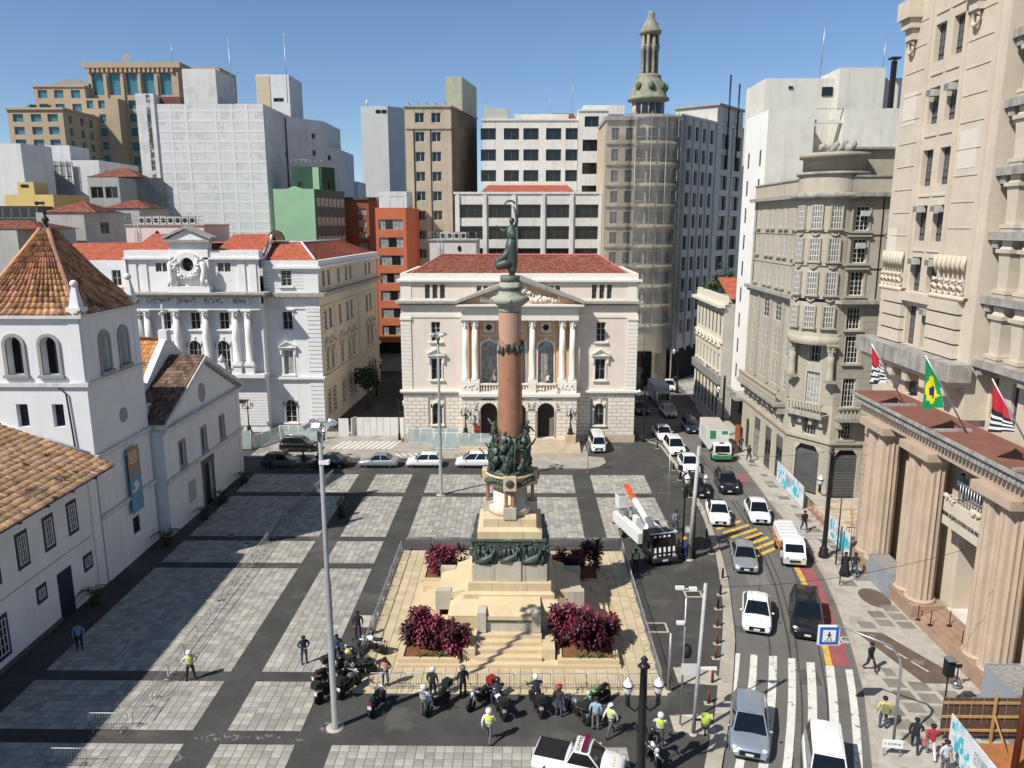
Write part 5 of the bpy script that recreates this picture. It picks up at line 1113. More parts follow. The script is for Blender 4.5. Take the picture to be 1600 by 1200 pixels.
YLW = M('yellow_render', (.60, .44, .16), .9, .08, .5, .1); b, _ = tower('yellow_rooftop_block', 'ochre yellow rooftop block left of the church spire', [(-84.5, 128), (-76.5, 128), (-73.5, 133), (-84.5, 140)], 31.2, YLW, {0: [([3.2, 5.5], [28.3], 1.4, .8, 1, 1, GLASS, None)]}); part('roof_tower', MB().box(-82.3, -79.6, 128.2, 132, 31.2, 33.2), YLW, b); part('roof_vent', MB().box(-81.7, -80.5, 128.1, 128.2, 32.4, 32.8), DARK, b)
tower('dark_glass_office', 'low office with black glass grid left of the church spire', rect(-84, -76.8, 124, 134), 29.3, M('black_panel', (.05, .05, .05), .4, .2, .5, 0.), {0: [(rep(.9, 5, 1.38), [27.4, 25.4, 23.4], 1.25, 1.7, 1, 1, GLASS, GFR)]}, dep=.12)
GRYR = M('grey_render', (.42, .405, .375), .9, .14, .4, .15, streak=.3)
def hiproof(b, x0, x1, y0, y1, z, h, mat=RTILE):
    m = (y0 + y1) / 2; d = min((x1 - x0) / 2 - .3, (y1 - y0) / 2); q = MB(); A, B_, Cc, D = (x0, y0, z), (x1, y0, z), (x1, y1, z), (x0, y1, z); R1, R2 = (x0 + d, m, z + h), (x1 - d, m, z + h)
    q.face([A, B_, R2, R1]); q.face([B_, Cc, R2]); q.face([Cc, D, R1, R2]); q.face([D, A, R1]); rf = part('roof', q, mat, b); q = MB(); tiled_plane(q, A, B_, R2, R1, .4, .5, .06); tiled_plane(q, B_, Cc, R2, R2, .4, .5, .06); part('roof_tiles', q, mat, b, kind='stuff')
b, _ = tower('grey_house', 'grey rendered house with red hipped roof behind the church spire', [(-73.5, 118), (-66.2, 118), (-63.0, 126), (-73.5, 128)], 28.2, GRYR, {1: [([3.5], [25.0, 21.4], 1.6, 1.8, 2, 1, GLASS, GFR)]}); hiproof(b, -72.5, -64.2, 117.8, 126, 28.2, 1.7)
b, _ = tower('second_grey_house', 'pale grey house with red roof right of the church spire', [(-69.5, 128), (-62.6, 128), (-60.4, 134), (-69.5, 138)], 29.0, GRYR, {0: [([3.6], [26.6], 2.0, .8, 1, 1, GLASS, GFR)]}); hiproof(b, -69, -60.8, 127.8, 136, 29.0, 1.4)
b, _ = tower('left_edge_house', 'grey flat with red roof cut by the left edge', [(-80, 108), (-70.2, 108), (-66.0, 115), (-80, 120)], 25.8, GRYR, {1: [([3.2, 5.2], [22.0, 18.0], 1.0, 1.8, 1, 1, GLASS, GFR)]}); hiproof(b, -79, -66.5, 107.9, 117, 25.8, 1.2)
tower('concrete_office', 'grey concrete office with two columns of dark windows', rect(-77.2, -71.6, 140, 150), 34.6, M('raw_concrete', (.36, .355, .34), .9, .15, .4, .2, streak=.4), {0: [([1.5, 4.1], [31.0, 27.4], 2.2, 2.0, 2, 1, GLASS, GFR)]})
b, _ = tower('red_gable_flats', 'concrete sided flats with red roof before the blank white wall', [(-80, 150.5), (-72.5, 146), (-67.8, 149), (-80, 160)], 35.0, M('soot_concrete', (.24, .235, .225), .95, .2, .4, .25, streak=.5), {0: [([2.4, 6.2], [32.2], 1.6, 1.1, 1, 1, GLASS, WFR)]}); hiproof(b, -80.4, -70.5, 145.6, 154, 35.0, 1.8)
PNK = M('pinkish_white_render', (.62, .55, .51), .9, .07, .5, .1, streak=.15)
def rooftop_plant(name, label, x0, x1, y0, y1, z0, z1, acs):
    b = bldg(name, label, (x0 + x1) / 2, y0); part('wall', MB().box(x0, x1, y0, y1, z0, z1), PNK, b); part('lower_wall', MB().box(x0 + .2, x1 - .2, y0 + .2, y1, 0, z0), PNK, b)
    part('roof_edge', MB().box(x0 - .2, x1 + .2, y0 - .2, y1, z1, z1 + .15), GREYC, b)
    for k in range(acs):
        x = x0 + 1.5 + (x1 - x0 - 4) * k / max(1, acs - 1); q = MB(); q.cm = 0; q.box(x, x + .9, y0 + 1, y0 + 1.5, z1 + .15, z1 + 1.25); q.cm = 1; i = q.n(); q.lathe(0, 0, [(.34, 0), (0, .02)], 14); q.xf(Matrix.Translation((x + .45, y0 + .99, z1 + .72)) @ Matrix.Rotation(R(90), 4, 'X'), i)
        part('air_conditioner', q, [MATS['ac_casing'], DARK], b)
    for k in range(int((x1 - x0) / 1.2) + 1): part('rail_post', MB().tube([(x0 + k * 1.2, y0, z1 + .15), (x0 + k * 1.2, y0, z1 + 1.3)], .03, 4), STEEL, b)
    for z in (.7, 1.3): part('rail', MB().tube([(x0, y0, z1 + z), (x1, y0, z1 + z)], .03, 4), STEEL, b)
    part('ladder', MB().tube([(x0 + 1.4, y0 - .2, z0), (x0 + 1.4, y0 - .2, z1 + .5)], .04, 4).tube([(x0 + 1.9, y0 - .2, z0), (x0 + 1.9, y0 - .2, z1 + .5)], .04, 4).box(x0 + 1.4, x0 + 1.9, y0 - .22, y0 - .18, z0 + .2, z0 + .25), STEEL, b)
    for k in range(8): part('rung', MB().box(x0 + 1.4, x0 + 1.9, y0 - .22, y0 - .18, z0 + .5 + k * .4, z0 + .55 + k * .4), STEEL, b)
    part('round_vent', MB().lathe(0, 0, [(.3, 0), (.3, .05)], 12, sy=1.5).xf(Matrix.Rotation(R(90), 4, 'X')), DARK, b, (x0 + 4.6, y0 - .01, z1 - 1.2)); return b
rooftop_plant('rooftop_plant_room', 'pinkish rooftop plant room with air conditioners above the left palace', -58, -46.5, 114, 124, 22.0, 26.3, 8)
rooftop_plant('small_plant_room', 'small pink plant room with air conditioners above the central palace roof', -14.2, -7.0, 120, 130, 19.5, 24.0, 4)
# green, brick, orange and beige blocks
GRN = M('mint_render', (.28, .46, .28), .9, .06, .4, .08); DGR = M('dark_green_render', (.035, .085, .055), .9, .2, .6, .1, streak=.2)
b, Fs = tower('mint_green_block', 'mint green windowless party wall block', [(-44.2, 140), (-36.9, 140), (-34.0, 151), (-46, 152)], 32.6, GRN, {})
F = Fs[1]; part('shaded_flank', MB().face([F.P(0, 10, .02), F.P(F.L, 10, .02), F.P(F.L, 32.6, .02), F.P(0, 32.6, .02)]), M('dusty_green_flank', (.10, .14, .115), .9, .2, .5, .1), b)  # shade of this side painted as a darker green sheet over the mint wall
for z in (29.6, 26.2, 22.8, 19.2):
    for k in range(7): F.put('window', cached('gw', lambda: (lambda q: (q.box(-.6, .6, -.06, 0, 0, 1.5), q)[1])(MB()).mesh('window', CURT)), 1.2 + k * 1.5, z, .03)
part('gable_tip', MB().slab([(-41.8, 32.6), (-38.8, 32.6), (-40.4, 33.1)], 140.02, 140.4), GRN, b)
b, Fs = tower('dark_green_tower', 'dark green water tower block with roof railing', [(-43.9, 151), (-38.2, 151), (-36.6, 155), (-43.9, 158)], 37.2, DGR, {0: [([1.6, 4.6], [33.2], 1.0, 1.2, 1, 1, GLASS, None)], 1: [([2.0], [33.2], .9, 1.3, 1, 1, GLASS, None)]})
part('light_stripe', MB().box(-39.9, -38.7, 150.9, 151.0, 32.6, 37.1), GRN, b)
for k in range(7): part('rail_post', MB().tube([(-43.9 + k * .95, 151, 37.2), (-43.9 + k * .95, 151, 38.5)], .03, 4), STEEL, b)
part('rail', MB().tube([(-43.9, 151, 38.5), (-38.2, 151, 38.5), (-36.6, 155, 38.5)], .03, 4), STEEL, b)
BRK = M('brown_brick', (.27, .10, .055), .9, .2, 3., .2, 30.)
b, Fs = tower('brick_flats', 'brown brick block of flats with rounded corner beside the orange block', [(-35.4, 156), (-30.4, 156), (-28.6, 158), (-28.2, 164), (-36, 166)], 31.2, BRK, {0: [([3.7], rep(28.3, 4, -2.3), 1.5, 1.25, 2, 1, CURT, WFR)], 2: [([2.0], rep(28.3, 4, -2.3), .9, 1.25, 1, 1, GLASS, WFR)]}, (.5, .4), capm=M('dark_coping', (.09, .075, .065), .9, .2, 1., .1))
tower('far_white_house', 'small far white house between green and slim towers', rect(-46.5, -39.5, 190, 200), 36.5, WH2, {0: [([5.2], [34.3], 1.0, .8, 1, 1, GLASS, None)]})
b, _ = tower('slim_white_tower', 'slim pale windowless tower standing alone against the sky', [(-46.1, 230), (-38.4, 230), (-34.6, 233), (-34.6, 245), (-46.1, 245)], 59.4, M('pale_grey_render', (.55, .55, .525), .9, .05, .3, .05, streak=.1), {}); part('roof_vent', MB().box(-41.8, -40.4, 229.9, 230, 57.5, 58.4), DARK, b); part('roof_vent', MB().box(-40.1, -38.7, 229.9, 230, 57.5, 58.4), DARK, b); part('roof_mast', MB().tube([(-44.6, 232, 59.4), (-44.6, 232, 61.4)], .25, 6), WH2, b)
ORG = M('orange_render', (.50, .14, .065), .88, .10, .6, .1); 
b, Fs = tower('orange_block', 'narrow orange block with bands of windows between the two palaces', [(-25.8, 138), (-20.4, 138), (-19.6, 150), (-26.0, 150)], 29.3, ORG, {0: [([2.7], rep(25.5, 7, -3.13), 4.3, 1.8, 6, 1, CURT, GFR)]}, z0=5.5)
for k in range(7): Fs[0].part('open_sash', [(1.7 + (k % 3) * .5, 3.0 + (k % 3) * .6, 25.55 - 3.13 * k, 27.25 - 3.13 * k, -.3, -.2)], GLASS)
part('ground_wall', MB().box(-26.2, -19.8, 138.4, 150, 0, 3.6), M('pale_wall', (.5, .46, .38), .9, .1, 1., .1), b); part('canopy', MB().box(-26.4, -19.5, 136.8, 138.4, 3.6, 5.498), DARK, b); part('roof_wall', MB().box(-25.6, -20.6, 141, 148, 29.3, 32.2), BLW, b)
for x in (-25.4, -23.2, -20.8): part('roof_post', MB().tube([(x, 138.3, 29.3), (x, 138.3, 31.2)], .04, 4), STEEL, b)
part('roof_rail', MB().tube([(-25.4, 138.3, 31.2), (-20.8, 138.3, 31.2)], .04, 4), STEEL, b)
OBE = M('old_beige_render', (.45, .375, .275), .9, .14, .35, .15, streak=.35)
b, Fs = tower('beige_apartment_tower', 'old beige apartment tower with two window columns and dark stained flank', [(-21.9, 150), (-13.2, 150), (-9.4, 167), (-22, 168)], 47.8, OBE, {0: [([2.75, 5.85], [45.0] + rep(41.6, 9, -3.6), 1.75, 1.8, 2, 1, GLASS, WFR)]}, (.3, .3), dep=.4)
part('stained_flank', MB().face([Fs[1].P(0, 5, .02), Fs[1].P(Fs[1].L, 5, .02), Fs[1].P(Fs[1].L, 47.8, .02), Fs[1].P(0, 47.8, .02)]), M('grimy_brown_wall', (.20, .15, .115), .95, .3, .35, .25, streak=.4), b)  # darker, streaked brown sheet over the right flank
part('water_tank_room', MB().prism([(-14.6, 155), (-11.5, 155), (-9.4, 167.3), (-14.6, 168)], 47.8, 54.0), M('pale_green_render', (.40, .41, .31), .9, .12, .6, .1, streak=.4), b)
Fs[0].part('floor_band', [(.1, 8.6, 43.9, 44.2, 0, .2)], OBE); Fs[0].parts('wall_groove', [(1.55, 1.75, 8, 43.8, 0, .1), (4.7, 4.85, 8, 43.8, 0, .1)], IRON)
for k in range(5): part('bare_rafter', MB().tube([(-20 + k * 1.7, 150, 47.0), (-21.2 + k * 1.7, 150.2, 48.6)], .06, 4), IRON, b)
# white modernist offices
MOD = M('white_office_render', (.64, .615, .56), .88, .1, .4, .08, streak=.32)
b, Fs = tower('office_annex', 'white office annex with large dark windows right behind the central palace', rect(-11.2, 13.5, 132, 149), 31.4, MOD, {0: [([2.7, 7.55, 12.45, 17.25, 22.1], [27.5, 23.95, 20.3, 16.7], 3.85, 2.2, 3, 1, GLASS, IFR)]}, (.35, .3), dep=.5)
for x in (.2, 4.75, 9.65, 14.55, 19.3, 24.0): Fs[0].part('pier', [(x, x + .55, 10, 31.3, 0, .25)], MOD)
q = MB(); tiled_plane(q, (-7, 133, 31.7), (9, 133, 31.7), (8, 140, 33.2), (-6, 140, 33.2), .4, .5); part('roof_tiles', q, RTILE2, b, kind='stuff')
b, Fs = tower('upper_office', 'white office block with three rows of wide dark windows above the annex', rect(-7.4, 10.5, 152, 170), 45.6, MOD, {0: [([1.0, 5.4, 9.1, 13.4, 17.1], [42.15, 38.3, 34.5], 2.9, 2.1, 2, 1, GLASS, IFR)]}, (.3, .3), dep=.45)
part('roof_house', MB().box(-7.2, -2.5, 153, 160, 45.9, 48.0), GRYR, b); part('roof_house', MB().box(-1.5, 9, 156, 166, 45.9, 47.3), MOD, b)
q = MB(); tiled_plane(q, (3.5, 155, 45.9), (10.3, 155, 45.9), (10.3, 162, 48.2), (6, 162, 48.2), .4, .5); part('roof_tiles', q, RTILE, b, kind='stuff')
for x, h in ((-7.0, 3), (5.5, 4.5), (9.8, 8)): part('antenna', MB().tube([(x, 158, 45.8), (x, 158, 47 + h)], .05, 4), STEEL, b)
b, Fs = tower('corner_office_bay', 'white office corner bay with tall panes beside the netted building', rect(10.6, 16.2, 151.5, 168), 47.2, MOD, {0: [([2.5], [44.4], 2.7, 1.9, 2, 1, GLASS, IFR), ([2.7], [40.0, 35.8, 31.6, 27.6], 3.7, 2.1, 1, 1, GLASS, IFR)]}, (.3, .2), dep=.35)
part('roof_house', MB().box(12, 20, 158, 166, 47.5, 49.2), MOD, b)
# ---- corner tower under scaffold netting
NETB = M('old_ornate_render', (.45, .38, .265), .9, .12, .5, .15, streak=.25)
NB = bldg('netted_corner_building', 'ornate corner building wrapped in grey scaffold netting with a stone lantern tower', 20, 130)
Nl = Fac(NB, (13.4, 128), (18.2, 128)); no = [(u - .6, u + .6, z, z + 1.9) for z in rep(39.6, 10, -3.25) for u in (1.5, 3.7)]
Nl.wall(0, 42.6, no, NETB, .3)
for o in no: Nl.win(o, GLASS, GFR, 2, 2, .2, sep=False)
ncx, ncy, nr_ = 20.6, 132.6, 4.9
part('round_wall', MB().lathe(ncx, ncy, [(nr_, 0), (nr_, 43.0)], 28, R(230), R(345)), NETB, NB)
for z in rep(39.6, 10, -3.25):
    for a in (250, 272, 294, 316): t = R(a); O('window', cached('netw', lambda: MB().box(-.75, .75, -.03, .03, 0, 1.9).mesh('window', GLASS)), NB, (ncx + nr_ * math.cos(t), ncy + nr_ * math.sin(t), z), t + math.pi / 2)
    part('balcony_band', MB().lathe(ncx, ncy, [(nr_, z - .9), (nr_ + .55, z - .9), (nr_ + .55, z - .2), (nr_, z - .2)], 24, R(235), R(340)), NETB, NB); Nl.part('floor_band', [(0, 4.8, z - .6, z - .3, 0, .3)], NETB)
part('body', MB().prism([(13.42, 128.7), (18.1, 128.7), (20, 132), (24.6, 131), (34, 143), (13.42, 143)], 0, 42.5), NETB, NB)
part('crown_cornice', MB().lathe(ncx, ncy, [(nr_, 42.6), (nr_ + .7, 42.8), (nr_ + .7, 43.4), (0, 43.5)], 28), GRL, NB); part('left_cornice', MB().box(13.2, 18.3, 127.5, 140, 42.6, 43.2), GRL, NB)
STN = M('mossy_lantern_stone', (.27, .255, .20), .9, .3, 1.2, .3, 8., streak=.5, patch=(.16, .20, .11), psc=.5, pth=.58)
part('drum', MB().lathe(ncx, ncy, [(2.6, 43.4), (2.6, 46.0)], 24), NETB, NB)
for k in range(6): t = R(225 + k * 25); O('drum_window', cached('dw', lambda: MB().box(-.45, .45, -.03, .03, 0, 1.7).mesh('drum_window', GLASS)), NB, (ncx + 2.62 * math.cos(t), ncy + 2.62 * math.sin(t), 44.0), t + math.pi / 2)
part('dome_base', MB().lathe(ncx, ncy, [(2.6, 46.0), (3.4, 46.2), (3.4, 46.5), (3.0, 46.7), (2.7, 48.0), (2.1, 49.4), (1.9, 49.6), (2.05, 49.9), (1.7, 50.2)], 24), STN, NB)
for k in range(4): t = R(225 + k * 45); part('dome_medallion', MB().ball((ncx + 2.75 * math.cos(t), ncy + 2.75 * math.sin(t), 48.2), (.5, .5, .7), 10, 6), M('green_stone', (.10, .15, .075), .9, .3, 2., .2), NB)
part('lantern_core', MB().lathe(ncx, ncy, [(.75, 50.2), (.75, 56.2)], 12), STN, NB)
for k in range(8):
    t = R(22.5 + k * 45); x, y = ncx + 1.2 * math.cos(t), ncy + 1.2 * math.sin(t); q = MB(); q.lathe(x, y, [(.34, 50.1), (.26, 50.6), (.24, 53.6), (.36, 53.8), (.4, 54.6), (.26, 54.8), (.24, 56.2)], 8); part('lantern_column', q, STN, NB)
part('lantern_cap', MB().lathe(ncx, ncy, [(1.2, 56.1), (1.75, 56.4), (1.75, 56.8), (1.4, 57.1), (1.15, 57.9), (.7, 58.5), (.55, 58.9), (.62, 59.3), (.4, 59.8), (0, 59.9)], 20), STN, NB)
# netting sheets with folds, scaffold tubes
NETM = M('scaffold_netting', (.30, .29, .27), .95, .25, .5, .4, 2.5, alpha=.36)
def netsheet(path, z0, z1, seed, flare=0.):
    rn = random.Random(seed); q = MB(); n = len(path); zs_ = [z1 + (z0 - z1) * k / 14 for k in range(15)]; i = q.n()
    for k, z in enumerate(zs_):
        for j, (x, y) in enumerate(path):
            f = .18 * math.sin(j * 1.9 + k * .5) + .12 * rn.uniform(-1, 1); d = Vector((x - ncx, y - ncy)).normalized(); fl = flare * max(0, k - 10) / 4 * (1 + .4 * math.sin(j))
            q.v.append((x + d.x * (f + fl), y + d.y * (f + fl), z + (.35 * math.sin(j * 1.3) if k == 14 else 0)))
    for k in range(14):
        for j in range(n - 1): q.fi((i + k * n + j, i + k * n + j + 1, i + (k + 1) * n + j + 1, i + (k + 1) * n + j), True)
    part('netting_sheet', q, NETM, NB)
arc = [(ncx + 6.6 * math.cos(R(a)), ncy + 6.6 * math.sin(R(a))) for a in range(238, 352, 6)]
netsheet([(13.2 + k * .8, 126.4) for k in range(6)] + arc, 6.0, 43.4, 3, 1.0)
for a in (245, 268, 291, 314, 337): x, y = ncx + 6.2 * math.cos(R(a)), ncy + 6.2 * math.sin(R(a)); part('scaffold_pole', MB().tube([(x, y, 5), (x, y, 43.8)], .07, 5), STEEL, NB)
for k in range(11): part('scaffold_rail', MB().tube([(ncx + 6.2 * math.cos(R(a)), ncy + 6.2 * math.sin(R(a)), 7 + k * 3.3) for a in range(240, 350, 12)], .05, 4), STEEL, NB)
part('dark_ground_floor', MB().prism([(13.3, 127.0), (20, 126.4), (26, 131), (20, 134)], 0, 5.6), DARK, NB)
# ---- grey office receding to the right in shade
b, Fs = tower('grey_street_office', 'grey office facade receding in shade behind the netted corner', [(25.6, 129.6), (42, 150.6), (42, 170), (20, 170)], 43.4, M('grey_office_render', (.50, .485, .455), .9, .08, .4, .1, streak=.15), {0: [([2.8, 5.6, 8.4, 11.4], rep(40.0, 10, -3.55), 1.9, 2.3, 2, 1, GLASS, IFR), ([17.3, 22.8], rep(39.6, 10, -3.55), 3.2, 2.5, 2, 1, GLASS, IFR)]}, (.4, .4), dep=.5)
for u in (1.2, 4.2, 7.0, 9.9, 13.2, 20.2): Fs[0].part('pier', [(u, u + .5, 5, 43.3, 0, .3)], MATS['grey_office_render'])
q = MB(); Fs[0].box(q, 13.4, 24.5, 43.8, 46.6, -8, 0); part('penthouse', q, MATS['grey_office_render'], b); q = MB(); Fs[0].box(q, 13.0, 25.0, 46.6, 46.9, -8.4, .6); part('penthouse_eave', q, GRL, b)
for u, h in ((17, 52), (21, 51)): p = Fs[0].P(u, 0, .5); part('mast', MB().tube([(p[0], p[1], 36), (p[0], p[1], h)], .16, 6), IRON, b)
part('ground_shade', MB().face([Fs[0].P(0, 0, .1), Fs[0].P(26, 0, .1), Fs[0].P(26, 5.5, .1), Fs[0].P(0, 5.5, .1)]), DARK, b)  # dark sheet painting the street-level shade along the facade foot
tower('far_right_block', 'far grey block closing the bend of the street', rect(30, 60, 172, 185), 38, M('far_block_render', (.35, .34, .32), .9, .1, .4, .1), {0: [(rep(3, 8, 3.4), rep(33, 8, -3.6), 2.0, 2.0, 1, 1, GLASS, IFR)]})
tower('far_left_block', 'far pale block closing the side street between the palaces', rect(-32, -14, 175, 185), 20, M('far_pale_render', (.5, .48, .44), .9, .1, .4, .1), {0: [(rep(3, 4, 4), rep(15, 4, -3.6), 2.0, 2.0, 1, 1, GLASS, IFR)]})
# ================================================================ monument
LIM = M('monument_limestone', (.58, .46, .285), .85, .12, .5, .15, 14., streak=.22, scol='6b5a3c')
LIMG = M('greyed_limestone', (.46, .42, .335), .88, .15, .6, .15, 14., streak=.45, scol='4a4436')
BRZ = M('patinated_bronze', (.052, .07, .055), .5, .35, 1.6, .25, 10., spec=.5, patch=(.16, .25, .19), psc=1.1, pth=.57)
GRAN = M('brown_granite', (.34, .17, .10), .45, .18, 2.5, .05, 30., streak=.12)
mx, my = -.74, 49.1
MO = bldg('monument', 'stone monument with brown granite column, bronze groups and a winged robed statue on top', mx, my, 'monument')
def blk(name, hw, z0, z1, mat, tx=0., cut=0):
    if not cut: return part(name, MB().taper(mx - hw, mx + hw, my - hw, my + hw, z0, z1, tx, tx), mat, MO)
    c = [-hw, -hw * .42, hw * .42, hw]; rows = [z0 + (z1 - z0) * k / cut for k in range(cut + 1)]
    for k in range(cut):
        for i in range(3):
            for j in range(3):
                if i == j == 1: continue
                part(name + '_stone', MB().box(mx + c[i] + .012, mx + c[i + 1] - .012, my + c[j] + .012, my + c[j + 1] - .012, rows[k] + (.02 if k else 0), rows[k + 1]), mat, MO)
    part(name + '_core', MB().box(mx - hw + .06, mx + hw - .06, my - hw + .06, my + hw - .06, z0, z1 - .004), LIMG, MO)
blk('base_slab', 6.85, 0, .22, LIM)
def border(x0, x1, y0, y1, z1, t=.28):
    for a, b, c, d in ((x0, x1, y0, y0 + t), (x0, x1, y1 - t, y1), (x0, x0 + t, y0 + t, y1 - t), (x1 - t, x1, y0 + t, y1 - t)): part('planter_edge', MB().box(a, b, c, d, .22, z1), LIM, MO)
    part('planter_soil', MB().face([(x0 + t, y0 + t, .42), (x1 - t, y0 + t, .42), (x1 - t, y1 - t, .42), (x0 + t, y1 - t, .42)]), M('red_soil', (.20, .085, .035), .95, .3, 2., .6, 8.), MO)
for sx in (-1, 1):
    for sy in (-1, 1):
        xs = sorted((mx + sx * 6.75, mx + sx * 3.0)); ys = sorted((my + sy * 6.75, my + sy * 4.0)); border(xs[0], xs[1], ys[0], ys[1], .52)
# lower mass with splayed tops, arms on four sides
blk('lower_mass', 3.95, .22, 1.9, LIM, 0, 2); blk('splayed_top', 3.95, 1.9, 2.55, LIM, .85)
for k in range(4):
    A = Matrix.Translation((mx, my, 0)) @ Matrix.Rotation(R(90) * k, 4, 'Z')
    def arm(name, mb, mat): return part(name, mb.xf(A), mat, MO)
    for j in range(4): arm('step', MB().box(-2.05, 2.05, -6.45 + j * .42, -4.7, .22 + j * .26, .48 + j * .26 - .001), LIM)
    for sx in (-1, 1): arm('stair_cheek', MB().box(min(sx * 2.06, sx * 2.85), max(sx * 2.06, sx * 2.85), -6.3, -3.9, .22, .95), LIM); arm('altar_pier', MB().box(min(sx * 1.45, sx * 2.0), max(sx * 1.45, sx * 2.0), -4.95, -3.9, 1.3, 2.62), LIMG)
    arm('altar_block', MB().box(-1.44, 1.44, -4.72, -3.9, 1.24, 2.1), LIMG); arm('altar_shelf', MB().box(-1.44, 1.44, -4.85, -3.9, 2.1, 2.35), LIM)
    arm('altar_trim', MB().box(-1.4, 1.4, -4.8, -4.72, 1.95, 2.09), BRZ); arm('wing_slope', MB().slab([(-3.895, 2.1), (-2.9, 2.1), (-2.9, 2.75), (-3.895, 2.55)], -2.0, 2.0).xf(Matrix(((0, 1, 0, 0), (1, 0, 0, 0), (0, 0, 1, 0), (0, 0, 0, 1)))), LIM); arm('wing_panel', MB().face([(-1.43, -4.8, 2.353), (1.43, -4.8, 2.353), (1.43, -3.8, 2.575), (-1.43, -3.8, 2.575)]), LIM)
blk('ledge', 2.95, 2.55, 2.85, LIM, 0, 1); blk('ledge_slope', 2.95, 2.85, 3.0, LIM, .2); blk('ledge_block', 2.72, 3.0, 3.55, LIM, 0, 1)
blk('inscription_block', 2.45, 3.55, 4.72, LIMG, 0, 1)
for k in range(4): part('centre_panel', MB().box(-.75, .75, -2.52, -2.44, 3.56, 4.95).xf(Matrix.Translation((mx, my, 0)) @ Matrix.Rotation(R(90) * k, 4, 'Z')), LIMG, MO)
blk('relief_ground', 2.33, 4.72, 6.3, BRZ); blk('relief_rim', 2.4, 6.3, 6.38, BRZ)
def figure(q, x, y, z, h, rn, lean=0., arm=True):
    """small cast figure: legs, torso, head and arms as one connected form"""
    f = h / 1.75; px = x; hip = (px + lean * .3, y, z + .9 * f); sh = (px + lean, y, z + 1.42 * f); i = q.n()
    for s in (-1, 1): q.tube([(px + s * .14 * f + rn.uniform(-.1, .1), y - rn.uniform(0, .15), z), (px + s * .13 * f, y - rn.uniform(.02, .2) * f, z + .48 * f), (hip[0] + s * .06 * f, hip[1], hip[2])], [.07 * f, .09 * f, .13 * f], 6)
    q.tube([(hip[0], hip[1], hip[2] - .1 * f), hip, ((hip[0] + sh[0]) / 2, y - .03, z + 1.16 * f), sh, (sh[0], y, z + 1.5 * f)], [.14 * f, .17 * f, .17 * f, .2 * f, .07 * f], 8)
    q.ball((sh[0] + lean * .2, y - .04, z + 1.64 * f), (.11 * f, .12 * f, .14 * f), 8, 6)
    for s in (-1, 1):
        up = rn.random() < .35; q.tube([(sh[0] + s * .18 * f, y, z + 1.4 * f), (sh[0] + s * .36 * f, y - .12 * f, z + (1.3 if not up else 1.55) * f), (sh[0] + s * rn.uniform(.15, .55) * f, y - .3 * f, z + (rn.uniform(.85, 1.1) if not up else 1.85) * f)], [.08 * f, .065 * f, .05 * f], 6)
rn = random.Random(21)
for k in range(4):
    A = Matrix.Translation((mx, my, 0)) @ Matrix.Rotation(R(90) * k, 4, 'Z')
    for j in range(9):
        q = MB(); u = -2.1 + j * .52; figure(q, u, -2.32, 4.72, rn.uniform(1.15, 1.6), rn, rn.uniform(-.25, .25)); part('relief_figure', q.xf(A), BRZ, MO)
    for j in range(3):
        q = MB(); u = -1.6 + j * 1.5; q.tube([(u - .5, -2.4, 4.9), (u, -2.5, 5.1), (u + .4, -2.42, 5.3), (u + .55, -2.45, 5.55)], [.16, .24, .2, .1], 7); q.ball((u + .58, -2.48, 5.62), .13, 8, 5); part('relief_animal', q.xf(A), BRZ, MO)
blk('cap_block', 2.12, 6.38, 6.85, LIM, 0, 1); blk('cap_slope', 2.12, 6.85, 7.05, LIM, .4); blk('upper_block', 1.75, 7.05, 7.6, LIM, 0, 1)
for k in range(4):
    A = Matrix.Translation((mx, my, 0)) @ Matrix.Rotation(R(90) * k, 4, 'Z'); f = lambda n, q, m: part(n, q.xf(A), m, MO)
    f('pedestal_block', MB().box(-.42, .42, -1.82, -.7, 7.6, 8.35), LIMG); f('medallion_block', MB().box(-.42, .42, -1.85, -1.0, 9.55, 10.5), LIM)
    f('medallion', MB().lathe(0, 0, [(.27, 0), (.27, .05), (.2, .08), (0, .1)], 18).xf(Matrix.Translation((0, -1.85, 10.05)) @ Matrix.Rotation(R(90), 4, 'X')), BRZ)
    for s in (-1, 1): f('small_column', MB().lathe(s * .24, -1.5, [(.13, 8.35), (.14, 8.42), (.12, 8.5), (.11, 9.4), (.14, 9.55)], 10), GRAN)
    q = MB(); [q.ball((math.cos(t) * 1.62, math.sin(t) * 1.62, 9.95 - .12 * math.sin((t - R(200)) * 5)), (.16, .16, .18), 7, 5) for t in [R(285 + 8 * j) for j in range(8)]]; f('bronze_garland', q, BRZ)
part('drum', MB().lathe(mx, my, [(1.45, 7.6), (1.45, 8.1), (1.15, 8.2), (1.12, 9.5)], 28), M('pale_drum_stone', (.58, .53, .43), .85, .1, .8, .1), MO); part('drum_ring', MB().lathe(mx, my, [(1.2, 9.5), (1.55, 9.6), (1.55, 10.2), (1.7, 10.3), (1.7, 10.42), (0, 10.45)], 32), LIM, MO)
part('shaft', MB().lathe(mx, my, [(.98, 10.4), (.86, 10.8), (.83, 12.5), (.8, 15), (.74, 18), (.68, 21.0)], 28), GRAN, MO)
